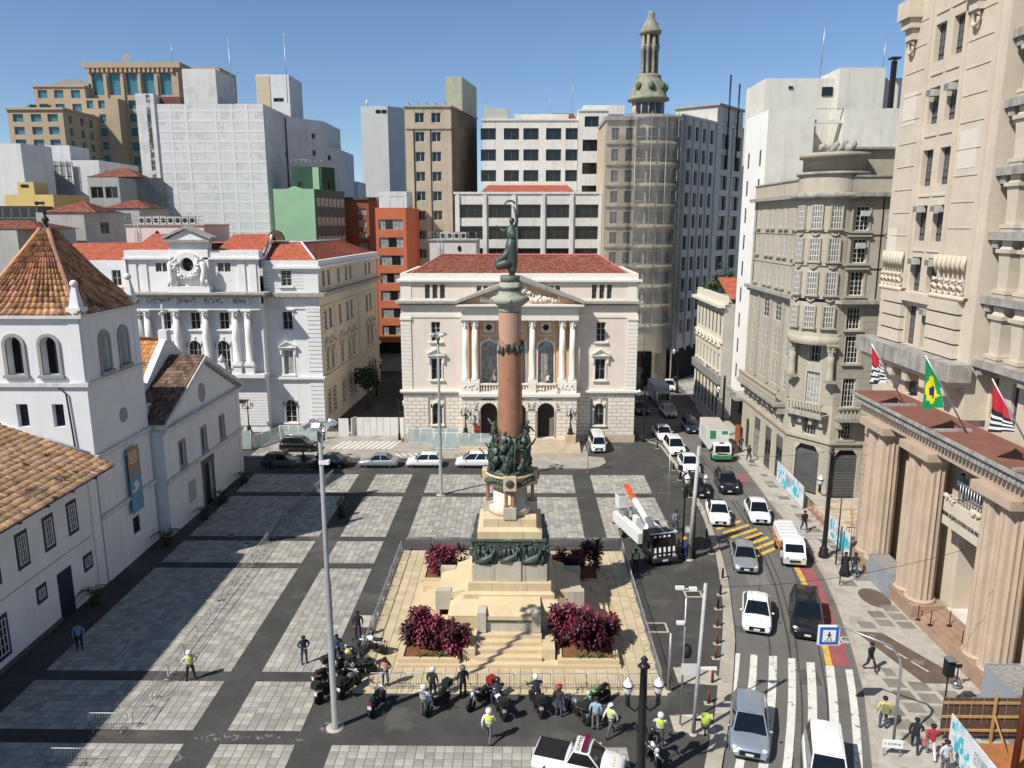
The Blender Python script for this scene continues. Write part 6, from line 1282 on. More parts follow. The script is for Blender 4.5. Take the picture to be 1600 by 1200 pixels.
# bronze group round the foot of the shaft
part('bronze_rock', MB().lathe(mx, my, [(1.62, 10.43), (1.5, 10.6), (1.1, 10.75), (.9, 11.1)], 20), BRZ, MO)
for j in range(15):
    t = R(j * 24 + rn.uniform(-6, 6)); q = MB(); figure(q, 0, 0, 0, rn.uniform(1.5, 2.1), rn, rn.uniform(-.35, .35)); z = 10.5 + (.0 if j % 2 else rn.uniform(.8, 1.5)); r = 1.35 if j % 2 else 1.05
    q.tube([(-.3, .1, .2), (.05, .05, .7), (.25, .1, 1.2)], [.25, .3, .2], 7); part('bronze_figure', q.xf(Matrix.Translation((mx + r * math.cos(t), my + r * math.sin(t), z)) @ Matrix.Rotation(t + R(90), 4, 'Z')), BRZ, MO)
for a, b in (((-1.0, -1.3, 11.2), (-2.0, -1.0, 12.2)), ((.3, -1.6, 10.6), (.35, -1.7, 13.1)), ((-.3, -1.7, 10.6), (-.1, -1.5, 12.0)), ((-1.1, -.8, 12.6), (-1.05, -.9, 13.9))): part('bronze_staff', MB().tube([(mx + a[0], my + a[1], a[2]), (mx + b[0], my + b[1], b[2])], .05, 6), BRZ, MO)
# shield, capital, statue
q = MB(); 
for zz in range(10):
    z0_, z1_ = 19.0 + zz * .2, 19.2 + zz * .2; w = lambda z: min(1.0, math.sqrt(max(0, (z - 18.95) / .75))) * R(66)
    a, b = w(z0_), w(z1_); n = 8; c = R(-90)
    for m in range(n):
        P_ = lambda t, z: (mx + .8 * math.cos(c + t), my + .8 * math.sin(c + t), z)
        q.face([P_(-a + 2 * a * m / n, z0_), P_(-a + 2 * a * (m + 1) / n, z0_), P_(-b + 2 * b * (m + 1) / n, z1_), P_(-b + 2 * b * m / n, z1_)], True)
part('shield', q, M('smooth_pink_stone', (.46, .27, .19), .35, .08, 1., .02), MO)
q = MB(); [q.ball((mx + .78 * math.cos(t), my + .78 * math.sin(t), 18.9 - .35 * abs(math.sin(t * 2))), (.16, .16, .3), 7, 5) for t in [6.283 * j / 14 for j in range(14)]]; part('bronze_drapery', q, BRZ, MO)
CAP = M('lichened_stone', (.34, .34, .27), .88, .22, 1.5, .2, streak=.4)
part('capital', MB().lathe(mx, my, [(.72, 20.95), (.75, 21.2), (.7, 21.3), (.95, 21.5), (1.12, 21.62), (1.15, 21.95), (.95, 22.0), (.78, 22.1), (.72, 22.3), (.7, 22.9)], 28), CAP, MO); part('capital_band', MB().lathe(mx, my, [(.72, 22.35), (.74, 22.38), (.74, 22.58), (.72, 22.6)], 24), BRZ, MO)
part('statue_plinth', MB().lathe(mx, my, [(.62, 22.9), (.62, 23.3), (0, 23.31)], 8), M('dark_stone_plinth', (.12, .125, .115), .6, .2, 1., .1), MO)
for k in range(4): part('capital_boss', MB().ball((mx + 1.13 * math.cos(R(90 * k)), my + 1.13 * math.sin(R(90 * k)), 21.8), .13, 8, 6), CAP, MO)
ST = Matrix.Translation((mx, my, 23.3)); q = MB()
q.tube([(.12, 0, 0), (.16, 0, .5), (.1, 0, 1.0), (.06, .0, 1.8), (.1, 0, 2.35)], [.16, .3, .42, .36, .27], 12)          # legs and skirt
q.tube([(.1, 0, .75), (-.3, -.05, .75), (-.75, 0, .62), (-.98, .05, .72)], [.36, .36, .28, .12], 10); q.tube([(.05, -.1, 1.7), (-.35, -.1, 1.15), (-.8, 0, .85), (-.95, 0, .95)], [.28, .26, .2, .08], 9)   # blown drapery
part('statue_robe', q.xf(ST), BRZ, MO); q = MB()
q.tube([(.1, 0, 2.2), (.12, -.02, 2.5), (.08, -.02, 2.85), (.1, 0, 3.05), (.1, 0, 3.2)], [.28, .3, .31, .2, .09], 10); q.ball((.1, -.04, 3.38), (.15, .17, .2), 10, 8); q.ball((.12, .05, 3.42), (.17, .16, .18), 8, 6)
q.tube([(.32, 0, 2.98), (.44, 0, 3.4), (.36, -.02, 3.9), (.2, -.03, 4.3)], [.12, .1, .08, .05], 8); q.tube([(-.12, 0, 2.95), (-.4, -.1, 2.75), (-.62, -.15, 2.95)], [.12, .09, .06], 8)
q.tube([(.3 * math.cos(t) + .0, -.03, 4.42 + .2 * math.sin(t)) for t in [6.283 * j / 10 for j in range(8)]], .07, 6); q.tube([(-.62, -.15, 2.95), (-.8, -.15, 3.05), (-.7, -.1, 2.85)], [.05, .12, .06], 7)
part('statue_body', q.xf(ST), BRZ, MO)
# ================================================================ red cordylines in the corner planters
LEAF = M('cordyline_leaf', (.062, .010, .016), .55, .25, 2., .05, isl=.6, hue=.006); LEAF2 = M('young_cordyline_leaf', (.16, .016, .034), .5, .25, 2., .05, isl=.45, hue=.006)
GRNL = M('green_leaf', (.05, .10, .02), .6, .3, 2., .1, isl=.4); STEM = M('cane_stem', (.10, .075, .05), .9, .2, 3., .2)
def rosette(seed, n=34, L=.62, w=.085, droop=.5, up=.9):
    rn = random.Random(seed); q = MB()
    for k in range(n):
        a = k * 2.4 + rn.uniform(-.3, .3); el = up * (1 - k / n) + rn.uniform(-.15, .2); l = L * rn.uniform(.75, 1.2); c, s = math.cos(a), math.sin(a); i = q.n(); z0 = -.25 * k / n
        pts = [(.03, 0), (.45, .5 * math.sin(el) * .9), (.8, .62 * math.sin(el) - .1 * droop), (1.0, .6 * math.sin(el) - .32 * droop)]; ws = (.35, 1., .75, .02)
        for (t, zz), ww in zip(pts, ws):
            r = t * l * math.cos(el * .8); z = z0 + zz * l * 1.5; q.v += [(c * r - s * w * ww, s * r + c * w * ww, z), (c * r + s * w * ww, s * r - c * w * ww, z)]
        for m in range(3): q.fi((i + 2 * m, i + 2 * m + 1, i + 2 * m + 3, i + 2 * m + 2))
    return q
ROS = [rosette(k).mesh('leaf_rosette', LEAF2 if k % 3 == 0 else LEAF) for k in range(6)]; GRO = [rosette(50 + k, 16, .35, .04, .7).mesh('low_leaf', GRNL) for k in range(2)]
def bush(label, x0, x1, y0, y1, n, hmax, seed, green=5):
    rn = random.Random(seed); t = thing('cordyline_bush', label, 'bush', ((x0 + x1) / 2, (y0 + y1) / 2, .42), group='red cordylines round the monument'); cl = [((rn.uniform(-.42, .42), rn.uniform(-.4, .4)), rn.uniform(.55, 1.3)) for _ in range(5)]
    for k in range(n):
        c_, hh = cl[k % len(cl)]; x = max(-.5, min(.5, rn.gauss(c_[0], .15))) * (x1 - x0); y = max(-.5, min(.5, rn.gauss(c_[1], .17))) * (y1 - y0); h = hmax * hh * rn.uniform(.22, 1.0); s = rn.uniform(.7, 1.2)
        o = O('leaf_rosette', ROS[rn.randrange(6)], t, (x, y, h), rn.random() * 6); o.scale = (s, s, s)
        if k % 2 == 0: part('cane', MB().tube([(x, y, 0), (x * .97, y * .97, h)], .03, 4), STEM, t)
    for k in range(green): o = O('low_leaf', GRO[k % 2], t, (rn.uniform(x0, x1) - (x0 + x1) / 2, (y0 - y1) / 2 - .1, .1), rn.random() * 6)
    return t
bush('red cordyline bush in the front left planter of the monument', -7.1, -3.5, 42.9, 45.0, 62, 1.9, 1); bush('red cordyline bush in the front right planter of the monument', 2.2, 5.9, 42.9, 45.6, 74, 2.0, 2)
bush('red cordyline bush in the back left planter of the monument', -7.0, -4.4, 53.2, 55.2, 42, 1.9, 3, 0); bush('dark red cordyline bush in the shaded back right planter of the monument', 2.6, 5.8, 53.0, 55.3, 50, 2.1, 4, 0)
# ================================================================ crowd barriers
def barrier_meshes():
    q = MB(); w, h = 1.05, 1.05; r = .022; c = .12
    q.tube([(-w, 0, .16), (-w, 0, h - c), (-w + c * .3, 0, h - c * .3), (-w + c, 0, h), (w - c, 0, h), (w - c * .3, 0, h - c * .3), (w, 0, h - c), (w, 0, .16), (-w, 0, .16)], r, 5)
    for k in range(13): x = -w + 2 * w * (k + 1) / 14; q.tube([(x, 0, .16), (x, 0, h)], .01, 4)
    f = MB(); f.tube([(0, -.32, .015), (0, -.26, .1), (0, 0, .17), (0, .26, .1), (0, .32, .015)], .02, 5); return q.mesh('barrier_frame', STEEL), f.mesh('foot', STEEL)
BF, FT = barrier_meshes()
bproto = thing('crowd_barrier', 'x', 'barrier'); O('barrier_frame', BF, bproto); O('foot', FT, bproto, (-.75, 0, 0)); O('foot', FT, bproto, (.75, 0, 0)); used = [False]
def barrier(x, y, rz, label, group):
    if not used[0]: used[0] = True; bproto.location = (x, y, .022); bproto.rotation_euler = (0, 0, rz); bproto['label'] = label; bproto['group'] = group; return bproto
    return dup(bproto, (x, y, .022), rz, label, group)
def brow(pts, desc, group):
    k = 0
    for a, b in zip(pts, pts[1:]):
        a, b = Vector(a), Vector(b); d = b - a; n = max(1, round(d.length / 2.18)); rz = math.atan2(d.y, d.x)
        for j in range(n): p = a + d * (j + .5) / n; barrier(p.x, p.y, rz + random.uniform(-.02, .02), desc % ORD[k], group); k += 1
brow([(-20.75, 36.2), (-20.95, 41), (-21.15, 54), (-21.4, 61), (-21.7, 66.3)], '%s steel crowd barrier counted from the near end of the row before the church', 'crowd barriers along the church shade')
brow([(-21.4, 66.6), (-20.5, 73.4), (-19.9, 77.6)], '%s barrier from the near end of the far bent stretch before the church', 'crowd barriers along the church shade')
brow([(-8.75, 40.0), (8.0, 40.1)], '%s crowd barrier from the left in the row behind the motorbikes', 'crowd barriers round the monument'); brow([(-9.8, 41.6), (-9.85, 59.2)], '%s crowd barrier from the camera along the left side of the monument', 'crowd barriers round the monument')
brow([(8.2, 40.4), (8.3, 59.4)], '%s crowd barrier from the camera along the right side of the monument', 'crowd barriers round the monument'); brow([(-9.6, 59.5), (8.1, 59.7)], '%s crowd barrier from the left in the row behind the monument', 'crowd barriers round the monument')
for x, y, rz, l in ((-21.95, 36.1, 0, 'crowd barrier turned across the near end of the church barrier row'), (-22.6, 33.3, 0, 'crowd barrier cut by the lower left edge of the picture'), (-21.6, 64.5, .05, 'crowd barrier standing crosswise in the church shade, nearer of two'), (-21.2, 68.0, 0, 'crowd barrier standing crosswise in the church shade, farther of two'), (-23.8, 80.0, 0, 'crowd barrier in front of the dark parked hatchback'), (-26.0, 80.0, 0, 'crowd barrier left of the parked cars near the church corner')): barrier(x, y, rz, l, 'loose crowd barriers')
# ================================================================ vehicles (front points to -Y before turning)
TAIL = M('red_tail_lamp', (.30, .01, .012), .2, .1, 2., 0., spec=.6); HEAD = M('head_lamp', (.55, .56, .57), .1, .2, 6., 0., spec=.7); PLATE = M('number_plate', (.6, .6, .6), .5, .2, 12., 0.)
RIM = M('alloy_rim', (.42, .42, .43), .3, .1, 2., 0., metal=.8); GRILL = M('black_grille', (.012, .012, .012), .4, .2, 3., 0.); REDL = M('light_bar', (.16, .006, .02), .2, .2, 4., 0., spec=.6)
PW, PS, PB, PG, PN = paint('white_car_paint', (.72, .72, .71)), M('silver_car_paint', (.40, .42, .43), .3, .04, .5, 0., metal=.55, coat=.5), paint('black_car_paint', (.010, .010, .011)), M('grey_car_paint', (.055, .06, .068), .3, .05, .5, 0., metal=.4, coat=.5), paint('navy_car_paint', (.012, .02, .045))
PSB = M('silver_blue_paint', (.36, .42, .47), .28, .04, .5, 0., metal=.55, coat=.6)
def wheelmesh(r, w):
    def f():
        q = MB(); q.cm = 0; q.lathe(0, 0, [(r * .62, -w / 2), (r * .93, -w / 2), (r, -w * .3), (r, w * .3), (r * .93, w / 2), (r * .62, w / 2)], 18); q.xf(Matrix.Rotation(R(90), 4, 'Y')); t = q.mesh('tyre', BLACK)
        q = MB(); q.lathe(0, 0, [(0, w * .42), (r * .14, w * .44), (r * .16, w * .36), (r * .6, w * .40), (r * .64, w * .5)], 18)
        for k in range(5):
            i = q.n(); q.box(-.035, .035, r * .1, r * .6, w * .38, w * .45); q.xf(Matrix.Rotation(6.283 * k / 5, 4, 'Z'), i)
        i = q.n(); n0 = len(q.v)
        for v in list(q.v): q.v.append((v[0], v[1], -v[2]))
        for fc, m, s in list(zip(q.f, q.m, q.s)): q.f.append(tuple(reversed([k + n0 for k in fc]))); q.m.append(m); q.s.append(s)
        return t, q.xf(Matrix.Rotation(R(90), 4, 'Y')).mesh('rim', RIM)
    return cached(('wh', r, w), f)
def add_wheels(t, W, ys, r=.32, w=.21):
    ty, rm = wheelmesh(r, w)
    for y in ys:
        for s in (-1, 1): o = O('wheel', ty, t, (s * (W / 2 - w * .55), y, r)); O('rim', rm, o)
KIND = {  # profile of the lower body (fraction of length, top z), then glasshouse: screen foot, roof start, roof end, rear foot, belt height
    'sedan': ([(0, .48), (.015, .62), (.05, .72), (.16, .82), (.27, .90), (.5, .90), (.8, .95), (.93, .96), (.985, .86), (1, .6)], .26, .42, .70, .86),
    'hatch': ([(0, .5), (.015, .64), (.06, .76), (.15, .86), (.25, .94), (.5, .94), (.85, .97), (.97, .95), (.99, .8), (1, .6)], .23, .41, .86, .97),
    'suv': ([(0, .6), (.015, .78), (.05, .92), (.16, 1.0), (.25, 1.05), (.5, 1.05), (.85, 1.08), (.97, 1.05), (.99, .9), (1, .7)], .24, .40, .88, .97),
    'mpv': ([(0, .52), (.015, .66), (.06, .8), (.12, .9), (.2, .98), (.5, .98), (.9, 1.0), (.97, .98), (.99, .85), (1, .6)], .17, .37, .90, .98),
    'pickup': ([(0, .6), (.015, .75), (.05, .86), (.14, .93), (.24, .98), (.5, .98), (.62, .98), (.63, .98), (.985, .98), (1, .65)], .24, .37, .55, .61),
    'kombi': ([(0, .55), (.01, .95), (.03, 1.12), (.06, 1.15), (.2, 1.15), (.5, 1.15), (.8, 1.15), (.96, 1.12), (.99, 1.0), (1, .6)], .02, .10, .95, .99)}
def car(label, kind, pm, x, y, rz, L=4.3, W=1.75, H=1.5, z=0., roofm=None, rails=False, group=None, lights=True, name='car', cat='car', roofglass=False, tilt=None):
    """body lofted through rounded sections, glasshouse with pillars, windows, lamps, mirrors, wheels"""
    prof, fs, f0, f1, fr = KIND[kind]; t = thing(name, label, cat, (x, y, z), rz, group); k_ = 1.1 if group == tr else 1.0; L, W, H = L * k_, W * k_, H * k_; belt = dict(prof).get(.5); q = MB(); n = 9; rings = []
    def hw(f): return W / 2 * (1 - .16 * max(0, (.12 - f) / .12) ** 2 - .10 * max(0, (f - .9) / .1) ** 2)
    st = []
    for (a, za), (b, zb) in zip(prof, prof[1:]): st += [(a + (b - a) * k / 2, za + (zb - za) * k / 2) for k in range(2)]
    st.append(prof[-1])
    for f, zt in st:
        w = hw(f); yy = -L / 2 + f * L; zb = .2 + (.12 if f in (0, 1) else 0); r = .07
        half = [(w * .80, zb), (w * .97, zb + .08), (w, zb + .25), (w * .995, max(zb + .3, zt - .22)), (w * .955, zt - .06), (w * .86, zt - .01), (w * .45, zt + .025), (0, zt + .035)]
        rings.append([(a, yy, b) for a, b in half] + [(-a, yy, b) for a, b in reversed(half[:-1])])
    c = len(rings[0]); i = q.n()
    for rg in rings: q.v += rg
    for k in range(len(rings) - 1):
        for j in range(c - 1): q.fi((i + k * c + j, i + k * c + j + 1, i + (k + 1) * c + j + 1, i + (k + 1) * c + j), True)
    q.fi([i + j for j in range(c)]); q.fi([i + (len(rings) - 1) * c + j for j in reversed(range(c))])
    # glasshouse shell
    Y = lambda f: -L / 2 + f * L; wb, wt = W / 2 * .90, W / 2 * .70; zb = belt - .03; zt = H
    def shell(e, wq): return [(-wq, 0, 0)]
    B4 = [(-wb, Y(fs), zb), (wb, Y(fs), zb), (wb, Y(fr), zb + .02), (-wb, Y(fr), zb + .02)]; T4 = [(-wt, Y(f0), zt - .05), (wt, Y(f0), zt - .05), (wt, Y(f1), zt - .04), (-wt, Y(f1), zt - .04)]
    for k in range(4): q.face([B4[k], B4[(k + 1) % 4], T4[(k + 1) % 4], T4[k]])
    part('body', q, pm, t); rq = MB(); n_ = 7; g = []
    for k in range(n_):
        f = f0 + (f1 - f0) * k / (n_ - 1); cz = zt + .0 - .05 * (2 * k / (n_ - 1) - 1) ** 2
        g.append([(-wt - .015, Y(f), cz - .05), (-wt * .8, Y(f), cz - .005), (0, Y(f), cz + .03), (wt * .8, Y(f), cz - .005), (wt + .015, Y(f), cz - .05)])
    for k in range(n_ - 1):
        for j in range(4): rq.face([g[k][j], g[k][j + 1], g[k + 1][j + 1], g[k + 1][j]], True)
    part('roof', rq, roofm or pm, t)
    def pane(name, P4, m, e=.012, ins=.06):
        P4 = [Vector(p) for p in P4]; cc = sum(P4, Vector()) / 4; nn = (P4[1] - P4[0]).cross(P4[3] - P4[0]).normalized()
        if nn.dot(cc - Vector((0, 0, .6))) < 0: nn = -nn
        part(name, MB().face([tuple(p + (cc - p).normalized() * ins + nn * e) for p in P4]), m, t)
    pane('windscreen', [B4[0], B4[1], T4[1], T4[0]], CARGLASS, .012, .07); pane('rear_window', [B4[3], B4[2], T4[2], T4[3]], CARGLASS, .012, .09)
    cuts = [0, .52, 1.0] if kind in ('sedan', 'pickup', 'hatch') else [0, .4, .74, 1.0]
    if kind == 'pickup': cuts = [0, 1]
    for s, (b0, b1, t1, t0) in ((1, (B4[1], B4[2], T4[2], T4[1])), (-1, (B4[0], B4[3], T4[3], T4[0]))):
        b0, b1, t0, t1 = map(Vector, (b0, b1, t0, t1))
        for a, b in zip(cuts, cuts[1:]): pane('side_window', [tuple(b0.lerp(b1, a)), tuple(b0.lerp(b1, b)), tuple(t0.lerp(t1, b)), tuple(t0.lerp(t1, a))], CARGLASS, .012, .055)
        part('mirror', MB().ball((s * (W / 2 + .07), Y(fs + .07), belt + .07), (.1, .07, .07), 8, 5), pm, t)
    fz = dict(prof)[.05 if .05 in dict(prof) else .06] if kind not in ('kombi',) else .9
    for s in (-1, 1):
        part('headlight', MB().ball((s * W * .37, -L / 2 + (.22 if kind != 'kombi' else .03), fz - .08), (.17, .2, .075) if kind != 'kombi' else (.12, .05, .12), 10, 6), HEAD, t)
        part('tail_light', MB().box(s * W * .375 - .1, s * W * .375 + .1, L / 2 - .16, L / 2 + .004, .6, .78), TAIL, t)
        part('sill', MB().box(s * W * .49 - .02, s * W * .49 + .02, -L * .28, L * .28, .18, .3), GRILL, t)
        if rails: part('roof_rail', MB().tube([(s * wt, Y(f0) + .2, zt), (s * wt, Y(f0) + .35, zt + .05), (s * wt, Y(f1) - .3, zt + .05), (s * wt, Y(f1) - .15, zt - .01)], .022, 5), CHROME, t)
    part('grille', MB().box(-W * .26, W * .26, -L / 2 - .012, -L / 2 + .1, .36, .62 if kind != 'kombi' else .7), GRILL, t); part('bumper_slot', MB().box(-W * .36, W * .36, -L / 2 - .006, -L / 2 + .12, .24, .32), GRILL, t)
    part('number_plate', MB().box(-.2, .2, -L / 2 - .03, -L / 2 - .005, .4, .53), PLATE, t); part('number_plate', MB().box(-.2, .2, L / 2, L / 2 + .02, .55, .68), PLATE, t)
    if kind == 'pickup': part('load_bed', MB().box(-W * .4, W * .4, Y(.64), Y(.975), .99, 1.03), BLACK, t)
    add_wheels(t, W, (-L / 2 + L * .185, L / 2 - L * .2), .31 if kind not in ('suv', 'pickup') else .35); return t
PI = math.pi; pk = 'cars parked before the palaces'; tr = 'traffic queueing on the street'
# parked row
car('dark grey hatchback parked nearest the church', 'hatch', PG, -26.8, 82.0, PI / 2, 4.2, 1.75, 1.55, group=pk); car('black sedan parked between the dark hatchback and the silver sedan', 'sedan', PB, -21.4, 82.0, -PI / 2, 4.5, 1.8, 1.47, group=pk)
car('black crossover with silver roof rails parked behind the dark hatchback', 'suv', PB, -26.4, 87.7, PI / 2, 4.4, 1.85, 1.68, z=.12, rails=True, group=pk); car('silver sedan parked in the middle of the row', 'sedan', PS, -15.9, 82.1, -PI / 2, 4.4, 1.75, 1.48, group=pk)
car('white hatchback parked between silver sedan and white minivan', 'hatch', PW, -10.8, 82.2, -PI / 2, 4.0, 1.75, 1.55, group=pk); car('white minivan parked beside the monument column', 'mpv', PW, -5.1, 82.2, -PI / 2, 4.45, 1.8, 1.68, group=pk)
car('white old rounded van parked at the right of the palace steps', 'kombi', PW, 9.1, 89.2, .03, 4.4, 1.75, 1.98, name='van', cat='van', group=pk)
# street traffic, towards the camera
zr = -.13
car('white sedan on the crosswalk approach, left lane behind the silver blue hatchback', 'sedan', PW, 16.2, 48.7, -.28, 4.3, 1.75, 1.48, z=zr, group=tr); car('black sports utility car beside the red cycle lane', 'suv', PB, 19.4, 48.2, -.30, 4.7, 1.9, 1.72, z=zr, group=tr)
car('silver blue hatchback standing on the zebra crossing', 'hatch', PSB, 12.15, 36.4, -.27, 4.2, 1.8, 1.5, z=zr, group=tr, roofm=PSB); 
v = car('white minivan with roof vent at the bottom edge on the crossing', 'mpv', PW, 14.8, 32.8, -.30, 4.6, 1.85, 1.9, z=zr, group=tr, name='van', cat='van'); part('roof_vent', MB().lathe(0, .9, [(.16, 1.93), (.16, 1.97), (0, 1.98)], 12), BLACK, v); part('roof_seam', MB().box(-.5, .5, .35, .4, 1.92, 1.95), GRILL, v)
car('silver sedan just past the yellow hatching', 'sedan', PS, 17.9, 57.8, -.18, 4.4, 1.72, 1.42, z=zr, group=tr); car('white compact pickup stopped before the yellow hatching', 'pickup', PW, 18.15, 67.3, -.12, 4.4, 1.72, 1.52, z=zr, group=tr, name='pickup', cat='pickup')
car('white hatchback right of the white pickup', 'sedan', PW, 21.9, 67.6, -.12, 4.1, 1.72, 1.52, z=zr, group=tr); car('black crossover ahead of the green box truck', 'suv', PB, 21.1, 75.6, -.1, 4.3, 1.78, 1.62, z=zr, group=tr)
car('black hatchback half hidden behind the lamp post', 'hatch', PB, 17.9, 74.3, -.05, 4.0, 1.72, 1.5, z=zr, group=tr); car('white sedan in the left lane just before the black hatchback', 'sedan', PW, 18.6, 81.9, -.03, 4.3, 1.75, 1.5, z=zr, group=tr)
car('white crossover left of the green box truck', 'hatch', PW, 18.3, 88.6, .02, 4.3, 1.82, 1.6, z=zr, group=tr); car('pale sedan half in the street shadow, left lane', 'sedan', PW, 18.0, 94.6, .05, 4.4, 1.75, 1.47, z=zr, group=tr)
car('dark blue car in the shade behind the green box truck', 'hatch', PN, 22.3, 98.3, 0, 4.1, 1.75, 1.52, z=zr, group=tr); car('grey silver car in the shade following the dark blue car', 'sedan', PS, 20.9, 106.5, .02, 4.3, 1.74, 1.47, z=zr, group=tr)
car('dark car in the deep shade at the palace corner', 'sedan', PB, 17.2, 108.2, .05, 4.3, 1.74, 1.47, z=zr, group=tr); car('white car far down the shaded street', 'sedan', PW, 24.3, 124, -.1, 4.3, 1.74, 1.47, z=zr, group=tr); car('far white hatchback at the bend of the street', 'hatch', PW, 27.6, 138, -.5, 4.0, 1.74, 1.5, z=zr, group=tr); car('far red hatchback at the bend of the street', 'hatch', paint('red_car_paint', (.28, .012, .012)), 26.3, 132, -.5, 4.0, 1.74, 1.5, z=zr, group=tr)
# traffic agency car at the bottom edge
v = car('white traffic agency car with dark red light bar at the bottom edge', 'pickup', PW, 2.9, 33.3, 1.28, 4.5, 1.8, 1.58, name='patrol_car', cat='car'); part('light_bar', MB().box(-.62, .62, -.42, -.2, 1.6, 1.74), REDL, v)
text('TRÂNSITO', .24, IRON, v, (0, .02, 1.605), (0, 0, PI), ext=.002); text('FO089', .22, IRON, v, (0, .3, 1.6), (0, 0, PI), ext=.002)
q = MB(); rn = random.Random(3)
for k in range(16): q.box(-.35 + (k % 4) * .2, -.25 + (k % 4) * .2, -1.75 + (k // 4) * .13, -1.68 + (k // 4) * .13, .955, .962)
part('bonnet_check', q, YEL, v, kind='stuff')
# ---- box truck
def boxtruck():
    t = thing('box_truck', 'white and green box truck in the right lane', 'truck', (23.0, 88.0, zr), -.03, tr); GT = paint('green_truck_paint', (.02, .22, .07)); BX = M('white_truck_box', (.66, .67, .64), .5, .08, .5, .03, streak=.1)
    part('cargo_box', MB().box(-1.15, 1.15, -1.7, 3.9, .95, 3.35), BX, t); part('box_roof', MB().box(-1.13, 1.13, -1.68, 3.88, 3.35, 3.4), M('tan_roof_sheet', (.42, .39, .33), .7, .12, .8, .1), t); part('green_print', MB().box(-1.05, -.35, -1.712, -1.7, 2.2, 3.2), GT, t); part('green_print', MB().box(.3, 1.0, -1.712, -1.7, 2.75, 3.15), GT, t)
    for k in range(9): part('panel_rib', MB().box(-1.165, -1.15, -1.5 + k * .62, -1.44 + k * .62, 1.0, 3.3), STEEL, t)
    part('side_panel', MB().box(-1.17, -1.16, .2, 2.6, 1.5, 2.9), M('side_print', (.50, .52, .50), .6, .35, 5., 0., patch=(.1, .25, .15), psc=3., pth=.6), t)
    q = MB(); q.slab([(-2.9, .45), (-2.95, 1.15), (-2.72, 1.95), (-2.55, 2.1), (-1.8, 2.12), (-1.8, .45)], -1.0, 1.0); q.xf(Matrix(((0, 1, 0, 0), (1, 0, 0, -.9), (0, 0, 1, 0), (0, 0, 0, 1)))); part('cab', q, PW, t); part('green_bumper', MB().box(-1.02, 1.02, -3.92, -3.6, .4, .85), GT, t)
    part('windscreen', MB().face([(-.85, -3.855, 1.2), (.85, -3.855, 1.2), (.8, -3.64, 1.92), (-.8, -3.64, 1.92)]), CARGLASS, t); part('grille', MB().box(-.7, .7, -3.87, -3.84, .95, 1.08), GRILL, t); part('roof_vent', MB().box(-.25, .25, -3.4, -3.1, 2.12, 2.2), BLACK, t)
    for s in (-1, 1): part('side_window', MB().box(s * 1.005 - .005, s * 1.005 + .005, -3.6, -2.9, 1.25, 1.9), CARGLASS, t); part('mirror', MB().box(s * 1.22 - .08, s * 1.22 + .08, -3.75, -3.65, 1.3, 1.75), BLACK, t); part('headlight', MB().box(s * .75 - .18, s * .75 + .18, -3.88, -3.83, .9, 1.08), HEAD, t)
    part('number_plate', MB().box(-.2, .2, -3.95, -3.92, .5, .62), M('red_plate', (.4, .05, .05), .5), t); part('chassis', MB().box(-.5, .5, -3.4, 3.8, .5, .95), IRON, t); add_wheels(t, 2.2, (-2.9, 2.3), .42, .28)
boxtruck()
# ---- small orange and white dropside truck
t = thing('tipper_truck', 'small white cab truck with orange and white covered load bed beside the hatching', 'truck', (21.9, 58.9, zr), -.15, tr)
ORP = paint('orange_truck_paint', (.55, .13, .02)); q = MB(); q.slab([(-2.35, .4), (-2.45, .9), (-2.05, 1.25), (-1.6, 1.92), (-.75, 1.95), (-.7, .4)], -.84, .84); q.xf(Matrix(((0, 1, 0, 0), (1, 0, 0, 0), (0, 0, 1, 0), (0, 0, 0, 1)))); part('cab', q, PW, t)
part('windscreen', MB().face([(-.72, -2.06, 1.27), (.72, -2.06, 1.27), (.66, -1.63, 1.87), (-.66, -1.63, 1.87)]), CARGLASS, t); part('load_bed', MB().box(-.95, .95, -.55, 2.5, .85, 1.25), ORP, t)
q = MB(); q.slab([(-.97, 1.25), (.97, 1.25), (.9, 2.0), (.5, 2.2), (-.5, 2.2), (-.9, 2.0)], -.6, 2.5); part('white_cover', q, PW, t)
for k in range(5): part('cover_rib', MB().box(-.92 , .92, -.4 + k * .65, -.34 + k * .65, 2.2, 2.24), M('cover_rib', (.5, .5, .48), .6), t)
part('orange_band', MB().box(-.98, .98, -.66, -.6, 1.25, 1.6), ORP, t)
for s in (-1, 1): part('orange_side', MB().box(s * .975 - .01, s * .975 + .01, -.55, 2.5, 1.26, 1.5), ORP, t); part('headlight', MB().ball((s * .62, -2.38, .95), (.18, .12, .12), 8, 5), HEAD, t); part('side_window', MB().face([(s * .848, -1.85, 1.3), (s * .848, -.9, 1.3), (s * .848, -.9, 1.85), (s * .848, -1.62, 1.85)]), CARGLASS, t); part('mirror', MB().box(s * 1.0 - .07, s * 1.0 + .07, -1.9, -1.82, 1.3, 1.6), BLACK, t)
part('grille', MB().box(-.4, .4, -2.46, -2.4, .6, .75), GRILL, t); part('chassis', MB().box(-.4, .4, -2, 2.4, .4, .85), IRON, t); add_wheels(t, 1.75, (-1.7, 1.6), .34, .22)
